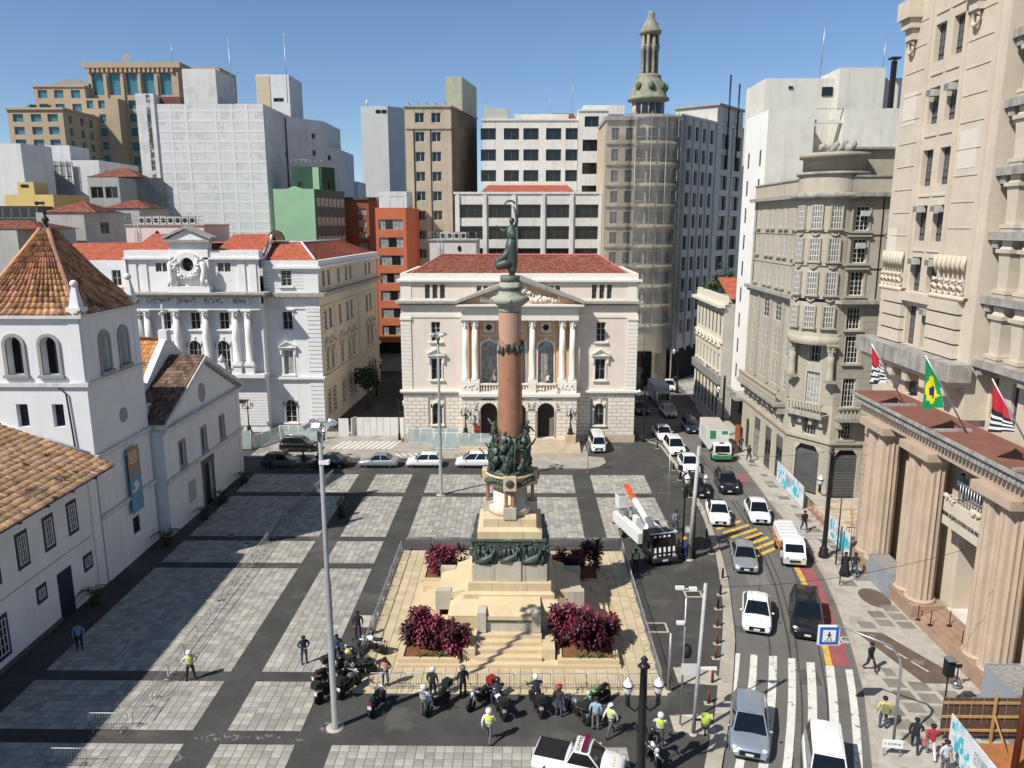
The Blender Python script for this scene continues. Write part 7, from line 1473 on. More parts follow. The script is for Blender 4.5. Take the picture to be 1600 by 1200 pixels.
# ---- utility truck with bucket lift
t = thing('bucket_truck', 'utility truck with orange tipped lift arm and zebra striped black cab', 'truck', (10.35, 60.2, 0), .28); WP = paint('white_body_panel', (.70, .70, .68))
q = MB(); q.slab([(-3.55, .5), (-3.62, 1.1), (-3.45, 1.55), (-3.15, 2.35), (-1.75, 2.4), (-1.7, .5)], -1.08, 1.08); q.xf(Matrix(((0, 1, 0, 0), (1, 0, 0, 0), (0, 0, 1, 0), (0, 0, 0, 1)))); part('cab', q, PB, t); part('cab_roof', MB().box(-1.02, 1.02, -3.05, -1.75, 2.4, 2.46), PG, t); part('roof_rack', MB().box(-1.1, 1.25, -3.2, -3.1, 2.55, 2.6).box(1.15, 1.25, -3.1, -1.9, 2.55, 2.6).box(.2, .28, -3.1, -1.9, 2.55, 2.6), WP, t)
part('windscreen', MB().face([(-.92, -3.46, 1.58), (.92, -3.46, 1.58), (.88, -3.2, 2.22), (-.88, -3.2, 2.22)]), CARGLASS, t)
for k in range(5):
    x = -.8 + k * .4; part('white_stripe', MB().face([(x - .12, -3.63, 1.18), (x + .06, -3.63, 1.18), (x + .12, -3.475, 1.53), (x - .06, -3.475, 1.53)]), WP, t); part('white_stripe', MB().box(x - .1, x + .08, -3.64, -3.6, .86, 1.0), WP, t)
    if k < 4: part('white_stripe', MB().face([(x + .02, -3.2, 2.25), (x + .22, -3.2, 2.25), (x + .26, -3.14, 2.38), (x + .06, -3.14, 2.38)]), WP, t)
part('bumper', MB().box(-1.1, 1.1, -3.75, -3.5, .42, .72), PG, t); part('number_plate', MB().box(-.22, .22, -3.79, -3.75, .46, .6), PLATE, t); part('chassis', MB().box(-.45, .45, -3.0, 4.1, .55, .95), IRON, t)
for s in (-1, 1):
    part('side_window', MB().box(s * 1.085 - .004, s * 1.085 + .004, -3.1, -2.1, 1.5, 2.15), CARGLASS, t); part('mirror', MB().box(s * 1.3 - .08, s * 1.3 + .08, -3.4, -3.3, 1.5, 2.0), BLACK, t); part('tool_locker', MB().box(min(s * .6, s * 1.2), max(s * .6, s * 1.2), -1.2, 4.1, .95, 1.85), WP, t); part('headlight', MB().box(s * .85 - .15, s * .85 + .15, -3.66, -3.6, .75, .86), HEAD, t)
part('deck', MB().box(-.6, .6, -1.5, 4.1, .95, 1.1), STEEL, t); part('turret', MB().lathe(0, -.6, [(.4, 1.1), (.4, 1.6), (.3, 2.4)], 12), WP, t)
OT = paint('lift_orange', (.55, .10, .025))
def beam(name, a, b, w, m):
    a, b = Vector(a), Vector(b); d = (b - a); q = MB(); q.box(-w / 2, w / 2, -w / 2, w / 2, 0, d.length); q.xf(Matrix.Translation(a) @ d.to_track_quat('Z', 'Y').to_matrix().to_4x4()); part(name, q, m, t)
beam('lift_arm', (0, -.7, 2.3), (-.1, 2.2, 3.5), .34, WP); beam('arm_tip', (-.1, 2.2, 3.5), (-.15, 3.9, 4.2), .36, OT); beam('arm_knuckle', (0, -.9, 2.1), (0, -.3, 2.8), .42, STEEL); beam('lower_arm', (.2, -.4, 2.0), (.15, 3.3, 2.3), .26, STEEL)
part('work_bucket', MB().taper(-1.15, -.35, 2.9, 3.7, 2.5, 3.6, -.05, -.05), WP, t); part('bucket_opening', MB().box(-1.12, -.38, 2.93, 3.67, 3.6, 3.61), STEEL, t); part('control_box', MB().box(-.3, .5, 1.2, 2.0, 1.1, 2.2), WP, t); part('hydraulic_unit', MB().box(-.9, -.3, 2.7, 3.6, 1.1, 2.4), STEEL, t); part('warning_flap', MB().box(-1.2, -.7, 4.1, 4.15, .6, 1.0), OT, t); add_wheels(t, 2.2, (-2.7, 2.6), .44, .3)
# ---- delivery truck and buses in the shade
t = thing('delivery_truck', 'pale grey delivery truck in the shaded street', 'truck', (20.9, 113.8, zr), .02, tr); part('cargo_box', MB().box(-1.15, 1.15, -1.5, 3.8, .8, 3.1), M('grey_box_panel', (.42, .43, .44), .6, .1, .5, .02), t); q = MB(); q.slab([(-3.2, .4), (-3.25, 1.1), (-2.95, 2.2), (-1.6, 2.6), (-1.5, .4)], -1.0, 1.0); q.xf(Matrix(((0, 1, 0, 0), (1, 0, 0, 0), (0, 0, 1, 0), (0, 0, 0, 1)))); part('cab', q, PS, t); part('windscreen', MB().face([(-.9, -3.26, 1.15), (.9, -3.26, 1.15), (.8, -2.98, 2.15), (-.8, -2.98, 2.15)]), CARGLASS, t); part('number_plate', MB().box(-.2, .2, -3.27, -3.24, .5, .62), PLATE, t); add_wheels(t, 2.1, (-2.4, 2.2), .4, .26)
def bus(label, x, y, rz, pm):
    t = thing('bus', label, 'bus', (x, y, zr), rz, tr); q = MB(); q.slab([(-1.25, .35), (1.25, .35), (1.27, 2.4), (1.15, 3.05), (.9, 3.2), (-.9, 3.2), (-1.15, 3.05), (-1.27, 2.4)], -5.5, 5.5); part('body', q, pm, t); part('windscreen', MB().box(-1.1, 1.1, -5.54, -5.5, 1.2, 2.7), CARGLASS, t); part('destination_sign', MB().box(-.8, .8, -5.53, -5.5, 2.75, 3.0), GRILL, t)
    for s in (-1, 1):
        for k in range(6): part('side_window', MB().box(s * 1.275 - .006, s * 1.275 + .006, -4.9 + k * 1.65, -3.4 + k * 1.65, 1.5, 2.45), CARGLASS, t)
        part('headlight', MB().box(s * .9 - .2, s * .9 + .2, -5.53, -5.5, .6, .8), HEAD, t); part('mirror', MB().box(s * 1.45 - .08, s * 1.45 + .08, -5.8, -5.7, 2.0, 2.5), BLACK, t)
    for k in range(3): part('roof_hatch', MB().box(-.5, .5, -3.5 + k * 3.2, -2.5 + k * 3.2, 3.2, 3.28), pm, t)
    add_wheels(t, 2.4, (-3.2, 3.0), .48, .3)
bus('black bus at the palace corner in the shade', 19.3, 127.0, -.35, PG); bus('pale grey bus turning at the far bend', 25.4, 141.2, -.62, M('grey_bus_paint', (.30, .31, .31), .4, .1, .5, 0.))
# ================================================================ motorbikes
def bike_meshes(col, box):
    m = {}; m['wheel'] = MB().lathe(0, 0, [(.2, -.05), (.29, -.06), (.31, 0), (.29, .06), (.2, .05)], 16).xf(Matrix.Rotation(R(90), 4, 'Y')).mesh('wheel', BLACK)
    m['rim'] = MB().lathe(0, 0, [(.03, -.05), (.04, .05), (.2, .03), (.21, -.03), (.03, -.05)], 14).xf(Matrix.Rotation(R(90), 4, 'Y')).mesh('rim', RIM)
    q = MB(); q.tube([(0, -.5, .85), (0, -.1, .55), (0, .3, .5), (0, .62, .31)], [.05, .07, .07, .04], 7); q.box(-.14, .14, -.22, .25, .28, .58); q.tube([(.16, .1, .3), (.18, .7, .38)], .05, 7); m['frame'] = q.mesh('frame', IRON)
    q = MB(); q.tube([(0, -.38, .82), (0, -.15, .88), (0, .12, .8)], [.12, .17, .1], 9); q.tube([(0, .1, .74), (0, .5, .82), (0, .72, .9)], [.13, .12, .05], 8); q.ball((0, -.62, .68), (.06, .3, .05), 8, 5); m['bodywork'] = q.mesh('bodywork', col)
    m['seat'] = MB().tube([(0, -.02, .84), (0, .3, .84), (0, .62, .92)], [.11, .14, .11], 8).mesh('seat', BLACK)
    q = MB()
    for s in (-1, 1): q.tube([(s * .08, -.72, .31), (s * .08, -.5, .9)], .03, 6)
    q.tube([(-.36, -.36, 1.06), (-.15, -.45, 1.0), (.15, -.45, 1.0), (.36, -.36, 1.06)], .022, 6); m['fork'] = q.mesh('fork', STEEL)
    m['headlight'] = MB().ball((0, -.6, .9), (.11, .1, .12), 9, 6).mesh('headlight', HEAD)
    for s in (-1, 1): q = MB(); q.ball((s * .36, -.4, 1.2), (.08, .03, .05), 7, 5); q.tube([(s * .3, -.38, 1.06), (s * .36, -.4, 1.2)], .012, 4); m['mirror' + ('' if s > 0 else '_')] = q.mesh('mirror', BLACK)
    if box: m['top_box'] = MB().taper(-.22, .22, .5, .95, .95, 1.25, .03, .03).mesh('top_box', box)
    m['tail_light'] = MB().box(-.07, .07, .74, .8, .8, .87).mesh('tail_light', TAIL); m['number_plate'] = MB().box(-.1, .1, .82, .84, .55, .72).mesh('number_plate', PLATE); return m
def motorbike(label, x, y, rz, col, box=None, z=0., lean=0.):
    t = thing('motorbike', label, 'motorbike', (x, y, z), rz, 'motorbikes parked round the monument'); t.scale = (1.13, 1.13, 1.13); ms = cached(('mb', col.name, box.name if box else ''), lambda: bike_meshes(col, box))
    for k, me in ms.items():
        if k in ('wheel', 'rim'): continue
        O(k.strip('_'), me, t)
    for yy in (-.72, .62): o = O('wheel', ms['wheel'], t, (0, yy, .31)); O('rim', ms['rim'], o)
    return t
REDB = M('red_top_box', (.25, .02, .02), .4, .1, 1., 0.); BBX = M('black_top_box', (.02, .02, .02), .5, .1, 1., 0.); GRB = paint('green_bike', (.05, .22, .03)); GYB = M('grey_bike', (.14, .15, .16), .35, .1, 1., 0., metal=.3)
for a in (('black motorbike with large top box at the left of the bike cluster', -11.0, 39.2, 2.6, PB, BBX), ('black motorbike in the middle of the bike cluster', -10.4, 40.4, 2.3, PB, None), ('grey motorbike leaning toward the monument fence', -9.6, 41.3, -1.2, GYB, None), ('motorbike with a white tank at the back of the bike cluster', -9.3, 43.9, -1.9, PW, None), ('dark motorbike with box at the back of the bike cluster', -10.2, 42.6, -2.1, PB, BBX),
          ('black motorbike packed tight beside the light pole', -11.4, 40.6, 2.4, PB, None), ('black touring motorbike deep in the bike cluster', -10.9, 41.6, 2.2, PB, BBX), ('motorbike with silver panniers deep in the bike cluster', -9.9, 39.7, 2.7, GYB, BBX), ('dark scooter behind the light pole nearest the camera', -8.0, 38.1, 2.9, PB, None), ('police motorbike with grey box behind the standing officer', -4.6, 38.2, -.6, GYB, BBX), ('black motorbike with red top box', -2.2, 38.6, -.75, PB, REDB), ('white motorbike with its seated rider left of the yellow vest', -1.2, 37.9, 3.5, PW, BBX), ('black motorbike under the white helmeted rider', .9, 38.2, 3.4, PB, BBX), ('grey motorbike beside the man in the red helmet', 3.1, 37.5, 3.75, GYB, BBX), ('green and black sport motorbike at the right of the row', 4.3, 38.7, -.9, GRB, None), ('white police motorbike under the twin globe lamp', 6.5, 34.2, .4, PW, BBX)): motorbike(*a)
motorbike('dark motorbike squeezing past the black hatchback', 17.0, 77.8, 0, PB, BBX, zr); motorbike('motorbike in traffic ahead of the white crossover', 18.5, 84.8, 0, PB, None, zr)
# ================================================================ people
SKN = M('skin', (.30, .16, .10), .6, .1, 3., 0.); SKD = M('dark_skin', (.11, .06, .04), .6, .1, 3., 0.); HAIR = M('dark_hair', (.012, .010, .009), .7, .2, 8., .1)
_c = {}
def cloth(c):
    if c not in _c: _c[c] = M('cloth_%d' % len(_c), c, .9, .18, 5., .15, 20.)
    return _c[c]
def pose(kind):
    J = {'pel': (0, 0, .95, .15), 'spi': (0, 0, 1.14, .14), 'che': (0, -.01, 1.34, .165), 'nek': (0, 0, 1.49, .06), 'jaw': (0, -.02, 1.565, .08), 'hed': (0, -.015, 1.655, .1), 'top': (0, .0, 1.735, .065)}
    for s, n in ((-1, 'r'), (1, 'l')):
        J['sh' + n] = (s * .19, 0, 1.41, .075); J['el' + n] = (s * .27, .03, 1.14, .052); J['wr' + n] = (s * .26, -.06, .91, .034); J['hi' + n] = (s * .1, 0, .88, .1); J['kn' + n] = (s * .115, -.02, .5, .068); J['an' + n] = (s * .12, .02, .1, .05); J['to' + n] = (s * .14, -.13, .045, .042)
    def up(**k):
        for a, v in k.items(): J[a] = v + (J[a][3],)
    if kind == 'walk': up(knl=(.1, -.2, .52), anl=(.1, -.26, .13), tol=(.1, -.41, .09), knr=(-.1, .08, .5), anr=(-.1, .34, .16), tor=(-.1, .24, .05), ell=(.27, .14, 1.16), wrl=(.25, .16, .93), elr=(-.27, -.1, 1.15), wrr=(-.23, -.26, .97))
    if kind == 'front': up(ell=(.3, .0, 1.15), wrl=(.08, -.24, 1.1), elr=(-.3, .0, 1.15), wrr=(-.06, -.25, 1.12), jaw=(0, -.06, 1.56), hed=(0, -.07, 1.64), top=(0, -.04, 1.725))
    if kind == 'hips': up(ell=(.38, .06, 1.16), wrl=(.17, -.04, 1.0), elr=(-.38, .06, 1.16), wrr=(-.17, -.04, 1.0), knl=(.15, -.02, .5), anl=(.2, .02, .1), tol=(.23, -.12, .045), knr=(-.15, -.02, .5), anr=(-.2, .02, .1), tor=(-.23, -.12, .045))
    if kind == 'ride': up(spi=(0, -.04, 1.13), che=(0, -.13, 1.33), nek=(0, -.17, 1.48), jaw=(0, -.21, 1.55), hed=(0, -.21, 1.64), top=(0, -.19, 1.72), shl=(.19, -.14, 1.39), shr=(-.19, -.14, 1.39), ell=(.34, -.32, 1.2), elr=(-.34, -.32, 1.2), wrl=(.36, -.56, 1.16), wrr=(-.36, -.56, 1.16), hil=(.12, -.02, .92), hir=(-.12, -.02, .92), knl=(.25, -.4, .78), knr=(-.25, -.4, .78), anl=(.26, -.2, .34), anr=(-.26, -.2, .34), tol=(.27, -.36, .28), tor=(-.27, -.36, .28))
    if kind == 'lean': up(ell=(.3, -.12, 1.2), wrl=(.2, -.34, 1.12), elr=(-.3, -.12, 1.2), wrr=(-.2, -.34, 1.12))
    return J
EDG = [('pel', 'spi', 1), ('spi', 'che', 1), ('che', 'nek', 1), ('nek', 'jaw', 0), ('jaw', 'hed', 0), ('hed', 'top', 0)] + [e for n in 'lr' for e in (('che', 'sh' + n, 1), ('sh' + n, 'el' + n, 1), ('el' + n, 'wr' + n, 4), ('pel', 'hi' + n, 2), ('hi' + n, 'kn' + n, 2), ('kn' + n, 'an' + n, 2), ('an' + n, 'to' + n, 3))]
def body(kind):
    J = pose(kind); names = list(J); me = bpy.data.meshes.new('b'); me.from_pydata([J[n][:3] for n in names], [(names.index(a), names.index(b)) for a, b, _ in EDG], []); o = bpy.data.objects.new('b', me); C.objects.link(o)
    m = o.modifiers.new('s', 'SKIN'); m.branch_smoothing = .4
    sv = me.skin_vertices[0].data if me.skin_vertices else None
    if sv is None:
        bpy.context.view_layer.objects.active = o; bpy.ops.mesh.customdata_skin_add(); sv = me.skin_vertices[0].data
    for i, n in enumerate(names): r = J[n][3]; sv[i].radius = (r, r * (.72 if n in ('pel', 'spi', 'che') else 1.)); sv[i].use_root = n == 'pel'
    u = o.modifiers.new('u', 'SUBSURF'); u.levels = u.render_levels = 1
    bpy.context.view_layer.update(); nm = bpy.data.meshes.new_from_object(o.evaluated_get(bpy.context.evaluated_depsgraph_get())); bpy.data.objects.remove(o)
    segs = [(Vector(J[a][:3]), Vector(J[b][:3]), t, (J[a][3] + J[b][3]) / 2) for a, b, t in EDG]; idx = []
    for p in nm.polygons:
        best = (9, 1)
        for a, b, t, r in segs:
            d = b - a; k = max(0, min(1, (p.center - a).dot(d) / d.length_squared)); q = (p.center - a - d * k).length / (r ** .7)
            if q < best[0]: best = (q, t)
        idx.append(best[1])
    nm.materials.clear()
    for _ in range(5): nm.materials.append(None)
    nm.polygons.foreach_set('material_index', idx); nm.polygons.foreach_set('use_smooth', [True] * len(idx)); nm.update(); return nm, J
def hand_mesh(sk, s):
    q = MB(); q.ball((0, 0, -.05), (.02, .038, .05), 8, 6)
    for k in range(4): l = (.06, .075, .07, .055)[k]; y = -.028 + k * .019; q.tube([(0, y, -.085), (s * .004, y, -.085 - l * .55), (-s * .016, y, -.085 - l)], [.0095, .009, .0075], 5)
    q.tube([(0, -.03, -.03), (-s * .01, -.055, -.06), (-s * .012, -.06, -.09)], [.011, .01, .008], 5); return q.mesh('hand', sk)
def person(label, x, y, rz, kind='stand', shirt=(.03, .03, .035), pants=(.03, .035, .045), sk=SKN, hat=None, vest=None, long=True, z=0., h=1.0, extra=None, shoe=(.02, .02, .02)):
    nm, J = cached(('body', kind), lambda: body(kind)); me = nm.copy(); me.name = 'body'
    for i, m in enumerate((sk, cloth(shirt), cloth(pants), cloth(shoe), cloth(shirt) if long else sk)): me.materials[i] = m
    t = thing('person', label, 'person', (x, y, z), rz, 'people in the square'); t.scale = (1.18 * h, 1.18 * h, 1.1 * h); O('body', me, t); hd = Vector(J['hed'][:3])
    for s, n in ((-1, 'r'), (1, 'l')):
        o = O('hand', cached(('hand', sk.name, s), lambda: hand_mesh(sk, s)), t, J['wr' + n][:3]); d = (Vector(J['wr' + n][:3]) - Vector(J['el' + n][:3])).normalized(); o.rotation_euler = d.to_track_quat('-Z', 'Y').to_euler()
    q = MB(); q.cm = 0
    for s in (-1, 1): q.ball((s * .035, -.098, .0), (.014, .008, .009), 6, 4)
    q.box(-.025, .025, -.102, -.09, -.062, -.055); q.cm = 1; q.ball((0, -.105, -.025), (.014, .018, .022), 6, 4); [q.ball((s * .1, .0, -.01), (.014, .022, .032), 6, 4) for s in (-1, 1)]
    O('face', cached(('face', sk.name), lambda: q.mesh('face', [HAIR, sk])), t, hd)
    if hat is None: O('hair', cached('hair', lambda: MB().lathe(0, 0, [(.112, -.03), (.118, .02), (.105, .07), (.06, .105), (0, .115)], 14, sy=1.06).mesh('hair', HAIR)), t, hd + Vector((0, .015, 0)))
    else:
        kind_, hc = hat
        if kind_ == 'helmet': O('helmet', cached(('helm', hc), lambda: MB().lathe(0, 0, [(.10, -.13), (.135, -.08), (.15, 0), (.14, .07), (.09, .13), (0, .15)], 14, sy=1.12).mesh('helmet', paint('helmet_%s' % str(hc[0]), hc))), t, hd)
        else:
            def cp(): q = MB(); q.lathe(0, 0, [(.118, .02), (.12, .05), (.1, .1), (.05, .125), (0, .13)], 14, sy=1.06); q.prism([(-.08, -.1), (.08, -.1), (.06, -.2), (-.06, -.2)], .025, .04); return q.mesh('cap', cloth(hc))
            O('cap', cached(('cap', hc), cp), t, hd)
    if vest:
        def vm():
            q = MB(); q.cm = 0; q.lathe(0, -.005, [(.165, 1.0), (.17, 1.15), (.195, 1.3), (.2, 1.38), (.14, 1.45)], 16, sy=.82)
            q.cm = 1
            for zz in (1.06, 1.16, 1.26): r = .172 + (zz - 1.06) * .11; q.lathe(0, -.005, [(r + .006, zz), (r + .008, zz + .04)], 16, sy=.83)
            return q.mesh('vest', [M('vest_%s' % str(vest), vest, .7, .1, 3., 0.), M('reflective_band', (.55, .56, .5), .5, .1, 3., 0.)])
        O('vest', cached(('vest', vest), vm), t)
    if extra == 'coat': O('coat', cached(('coat', shirt), lambda: MB().lathe(0, 0, [(.33, .12), (.27, .5), (.2, .95), (.19, 1.15), (.21, 1.38), (.1, 1.47)], 18, sy=.85).mesh('coat', cloth(shirt))), t)
    if extra == 'scarf': O('headscarf', cached('scarf', lambda: MB().lathe(0, .02, [(.17, 1.36), (.14, 1.5), (.135, 1.65), (.1, 1.75), (0, 1.78)], 14).mesh('headscarf', cloth((.012, .012, .013)))), t); O('coat', cached(('coat', shirt), lambda: MB().lathe(0, 0, [(.36, .1), (.28, .5), (.21, .95), (.2, 1.15), (.21, 1.38), (.1, 1.47)], 18, sy=.85).mesh('coat', cloth(shirt))), t)
    if extra == 'backpack': O('backpack', MB().taper(-.14, .14, .12, .28, 1.0, 1.42, .02, .02).mesh('backpack', cloth((.20, .22, .08))), t)
    if extra == 'bag': O('handbag', MB().taper(-.05, .05, -.12, .12, .62, .84, .01, .02).mesh('handbag', cloth((.45, .14, .16))), t, (.3, -.05, 0))
    return t
BK, NV, JN, GR, LB_, WHT = (.018, .018, .02), (.02, .025, .045), (.05, .075, .12), (.10, .10, .105), (.22, .32, .45), (.6, .6, .6)
YV = (.45, .52, .03)
person('security guard in light blue shirt and dark tie standing in the church shade', -28.0, 44.0, .3, 'stand', (.18, .25, .38), BK, hat=None)
person('traffic agent in white helmet and yellow vest beside the church barriers', -19.55, 40.8, .4, 'hips', WHT, BK, hat=('helmet', (.62, .62, .62)), vest=YV)
person('young man in dark jacket looking at his phone on the paving', -13.3, 42.6, .5, 'front', (.02, .03, .06), JN); person('man in long black jacket behind the bike cluster', -10.6, 45.6, .1, 'stand', BK, NV, extra=None)
person('person in blue jacket half hidden by the light pole', -11.3, 42.8, .2, 'front', (.035, .075, .14), NV); person('black robed figure with headscarf walking in the church shade', -16.6, 66.8, 2.6, 'walk', BK, BK, extra='scarf')
person('rider with pale yellow helmet among the packed motorbikes', -10.2, 41.0, 2.4, 'lean', BK, BK, hat=('helmet', (.5, .5, .12))); person('person in orange vest and jeans at the corner of the barriers', -7.9, 40.3, .1, 'front', (.05, .05, .05), JN, vest=(.62, .16, .06)); person('police officer in grey vest and white helmet beside the first motorbike', -5.3, 37.5, 2.6, 'lean', WHT, GR, hat=('helmet', (.63, .63, .63)), vest=(.12, .14, .16))
person('dark clad rider with helmet behind the police officer', -5.0, 39.2, 2.8, 'stand', BK, BK, hat=('helmet', (.60, .60, .61))); person('dark rider with grey helmet standing at the barrier', -3.3, 39.4, .4, 'stand', BK, BK, hat=('helmet', (.10, .10, .11)))
person('traffic agent in bright yellow vest and white helmet seen from behind', -1.65, 35.45, 2.95, 'walk', WHT, GR, hat=('helmet', (.64, .64, .64)), vest=(.62, .72, .02)); person('rider in black helmet sitting on the white motorbike', -1.2, 38.05, 3.5, 'ride', (.03, .035, .05), NV, hat=('helmet', (.02, .02, .02)))
person('rider in white helmet sitting on the black motorbike', .9, 38.35, 3.4, 'ride', (.025, .028, .03), BK, hat=('helmet', (.65, .65, .65))); person('man in dark jacket and red helmet standing among the motorbikes', 2.1, 37.6, 2.7, 'stand', (.035, .035, .04), JN, hat=('helmet', (.25, .02, .02)))
person('man in light blue shirt and black cap seen from behind', 4.0, 36.5, 3.0, 'stand', (.28, .40, .52), (.16, .14, .12), hat=('cap', (.02, .02, .02))); person('traffic agent with white cap walking toward the lamp', 4.75, 36.0, -.9, 'walk', WHT, GR, hat=('cap', (.62, .62, .62)), vest=(.50, .55, .10))
person('traffic agent in white shirt and yellow vest under the twin globe lamp', 7.2, 35.2, 2.9, 'lean', WHT, GR, hat=('helmet', (.61, .61, .61)), vest=(.48, .55, .03)); person('rider in dark clothes on the white police motorbike', 6.5, 34.35, .4, 'ride', BK, NV, hat=('helmet', (.03, .03, .03)))
person('utility worker in blue overalls and orange hard hat beside the bucket truck', 13.2, 57.9, -1.2, 'lean', (.03, .04, .16), (.03, .04, .16), hat=('helmet', (.55, .22, .04))); person('man in grey blue shirt and dark trousers walking by the tall pole', 13.6, 63.8, .2, 'walk', (.20, .24, .32), BK)
person('guard in green vest near the monument fence corner', 8.9, 55.6, .3, 'stand', (.04, .05, .03), BK, vest=(.25, .38, .04)); person('man in dark suit walking down the right footway', 24.9, 63.9, .1, 'walk', BK, BK)
person('man in black coat, left of the pair by the blue hoarding', 24.9, 55.2, 2.9, 'walk', BK, BK, extra='coat'); person('man in navy jacket and jeans, right of the pair by the blue hoarding', 25.6, 55.1, 2.9, 'walk', NV, JN)
person('woman in black jacket walking along the kerb', 21.1, 42.2, .4, 'walk', BK, (.03, .03, .04)); person('man in yellow shirt with backpack and jeans seen from behind', 19.4, 36.8, 2.9, 'stand', (.55, .45, .14), JN, extra='backpack', long=False)
person('man in black sweater beside the woman in plaid', 20.2, 35.0, 2.7, 'walk', BK, NV); person('woman in red plaid shirt and white shorts with a pink bag', 20.75, 34.5, 2.9, 'walk', (.32, .03, .04), (.55, .53, .5), extra='bag', long=False)
person('man in pale grey shirt at the bottom edge by the hoarding', 20.8, 33.3, .2, 'stand', (.45, .47, .48), GR, long=False); person('person in teal shirt looking from the courthouse balcony', 28.35, 47.3, -1.3, 'front', (.08, .20, .22), BK, z=8.96)
person('dark figure waiting before the parked black sedan', -24.0, 80.9, .1, 'stand', BK, BK); person('second dark figure beside the black sedan', -22.3, 80.7, -.3, 'stand', BK, NV)
person('visitor in red jacket at the palace entrance', -5.4, 89.8, 2.9, 'stand', (.40, .02, .025), BK, z=.95); person('person sitting out by the left end of the palace glass barrier', -12.9, 91.2, .3, 'stand', BK, BK, sk=SKD, z=.12)
person('pedestrian in dark clothes under the corner building shopfront', 25.9, 84.2, .2, 'walk', (.05, .04, .04), BK); person('second pedestrian by the orange construction screen', 26.1, 88.2, .2, 'stand', (.06, .05, .05), NV)
# ================================================================ street furniture
GLOBE = M('opal_globe', (.72, .72, .70), .3, .05, 2., 0., spec=.5)
def globe_lamp(label, x, y, h, rz=0., arms=2, gz=.70, z=0., r=.13):
    t = thing('street_lamp', label, 'street lamp', (x, y, z), rz, 'old iron street lamps')
    part('post', MB().lathe(0, 0, [(r * 2.4, 0), (r * 2.4, .35), (r * 1.9, .45), (r * 2.1, .7), (r * 1.3, .85), (r * 1.15, 1.2), (r, h * .5), (r * .85, h - .6), (r * 1.5, h - .55), (r * 1.1, h - .45), (r * .5, h - .35), (r * .9, h - .2), (.02, h)], 14), IRON, t)
    for s in ((-1, 1) if arms == 2 else (1,)):
        a = s * .72; zg = h * gz; part('lamp_arm', MB().tube([(s * r * .8, 0, zg - .75), (s * .35, 0, zg - .95), (s * .62, 0, zg - .75), (a, 0, zg - .35), (a, 0, zg - .12)], .05, 7).lathe(a, 0, [(.05, zg - .7), (.13, zg - .5), (.09, zg - .2), (.16, zg - .05)], 10), IRON, t)
        part('globe', MB().lathe(a, 0, [(.12, zg - .05), (.2, zg + .12), (.25, zg + .38), (.27, zg + .42), (.22, zg + .48), (.2, zg + .58), (.08, zg + .68), (.05, zg + .78), (0, zg + .8)], 14), GLOBE, t); part('globe_band', MB().lathe(a, 0, [(.262, zg + .36), (.285, zg + .40), (.262, zg + .44)], 14), IRON, t)
    return t
globe_lamp('tall black lamp with twin white globes at the bottom edge', 5.75, 32.4, 6.9, .05, gz=.72, r=.2); globe_lamp('black iron lamp with a single globe on the right footway', 24.6, 58.6, 9.3, 2.9, 1, gz=.66, r=.17)
globe_lamp('black iron lamp with globes beside the tall concrete pole', 13.9, 58.3, 7.4, .1, 2, gz=.86, r=.13); globe_lamp('lamp with one white globe at the palace corner', 15.2, 92.3, 7.0, PI, 1, gz=.84, r=.12); globe_lamp('lamp in the shaded street by the buses', 25.0, 121, 7.3, PI, 1, gz=.86); globe_lamp('lamp with globe at the white hoarding left of the palace', -15.2, 92.3, 5.2, 0, 1, gz=.84, r=.08, z=.12); globe_lamp('black lamp before the cream terrace building', 25.5, 94.7, 8.0, PI, 1, gz=.72, r=.15); globe_lamp('dim lamp in the side street between the palaces', -22.8, 118, 6.0, 0, 1, gz=.85, r=.09); globe_lamp('iron lantern before the parked black sedan', -23.2, 84.2, 3.6, 0, 1, gz=.82, r=.06)
GBX0 = M('floodlight_casing', (.30, .31, .32), .5, .1, 2., 0.)
def flood_pole(label, x, y, h, n=6):
    t = thing('floodlight_pole', label, 'light pole', (x, y, 0), 0, 'tall floodlight poles'); part('pole', MB().lathe(0, 0, [(.24, 0), (.24, .1), (.17, .12), (.17, h * .5), (.13, h * .5 + .1), (.11, h)], 12), M('grey_pole_paint', (.24, .25, .25), .6, .15, 1., .05, streak=.2), t); part('foot_pad', MB().lathe(0, 0, [(.5, .0), (.5, .03), (0, .031)], 12), CONC, t); part('head_ring', MB().tube([(.55 * math.cos(6.283 * k / 10), .55 * math.sin(6.283 * k / 10), h) for k in range(11)], .035, 6), STEEL, t)
    for k in range(n):
        a = 6.283 * k / n; q = MB(); q.box(-.2, .2, 0, .35, -.12, .1); q.xf(Matrix.Rotation(a, 4, 'Z') @ Matrix.Translation((0, .5, h + .05)) @ Matrix.Rotation(R(-25), 4, 'X')); part('floodlight', q, GLOBE if k % 2 else GBX0, t); part('spoke', MB().tube([(0, 0, h - .1), (.55 * math.cos(a), .55 * math.sin(a), h)], .03, 5), STEEL, t)
    part('camera_box', MB().box(-.1, .4, -.15, .15, h - 2.1, h - 1.9), GLOBE, t)
flood_pole('tall grey floodlight pole beside the bike cluster', -9.95, 36.52, 16.9); flood_pole('tall grey floodlight pole at the back of the square left of the monument', -8.0, 72.8, 16.2, 5)
def pole(label, x, y, h, r=.06, mat=None, name='pole', rz=0., lean=(0, 0)):
    t = thing(name, label, 'pole', (x, y, 0), rz); part('shaft', MB().tube([(0, 0, 0), (lean[0], lean[1], h)], [r, r * .8], 10), mat or STEEL, t); part('collar', MB().lathe(0, 0, [(r * 2.2, 0), (r * 2, .06), (r * 1.02, .1)], 10), CONC, t); return t
CPOL = M('weathered_concrete_pole', (.42, .41, .385), .85, .2, 1.5, .2, streak=.3)
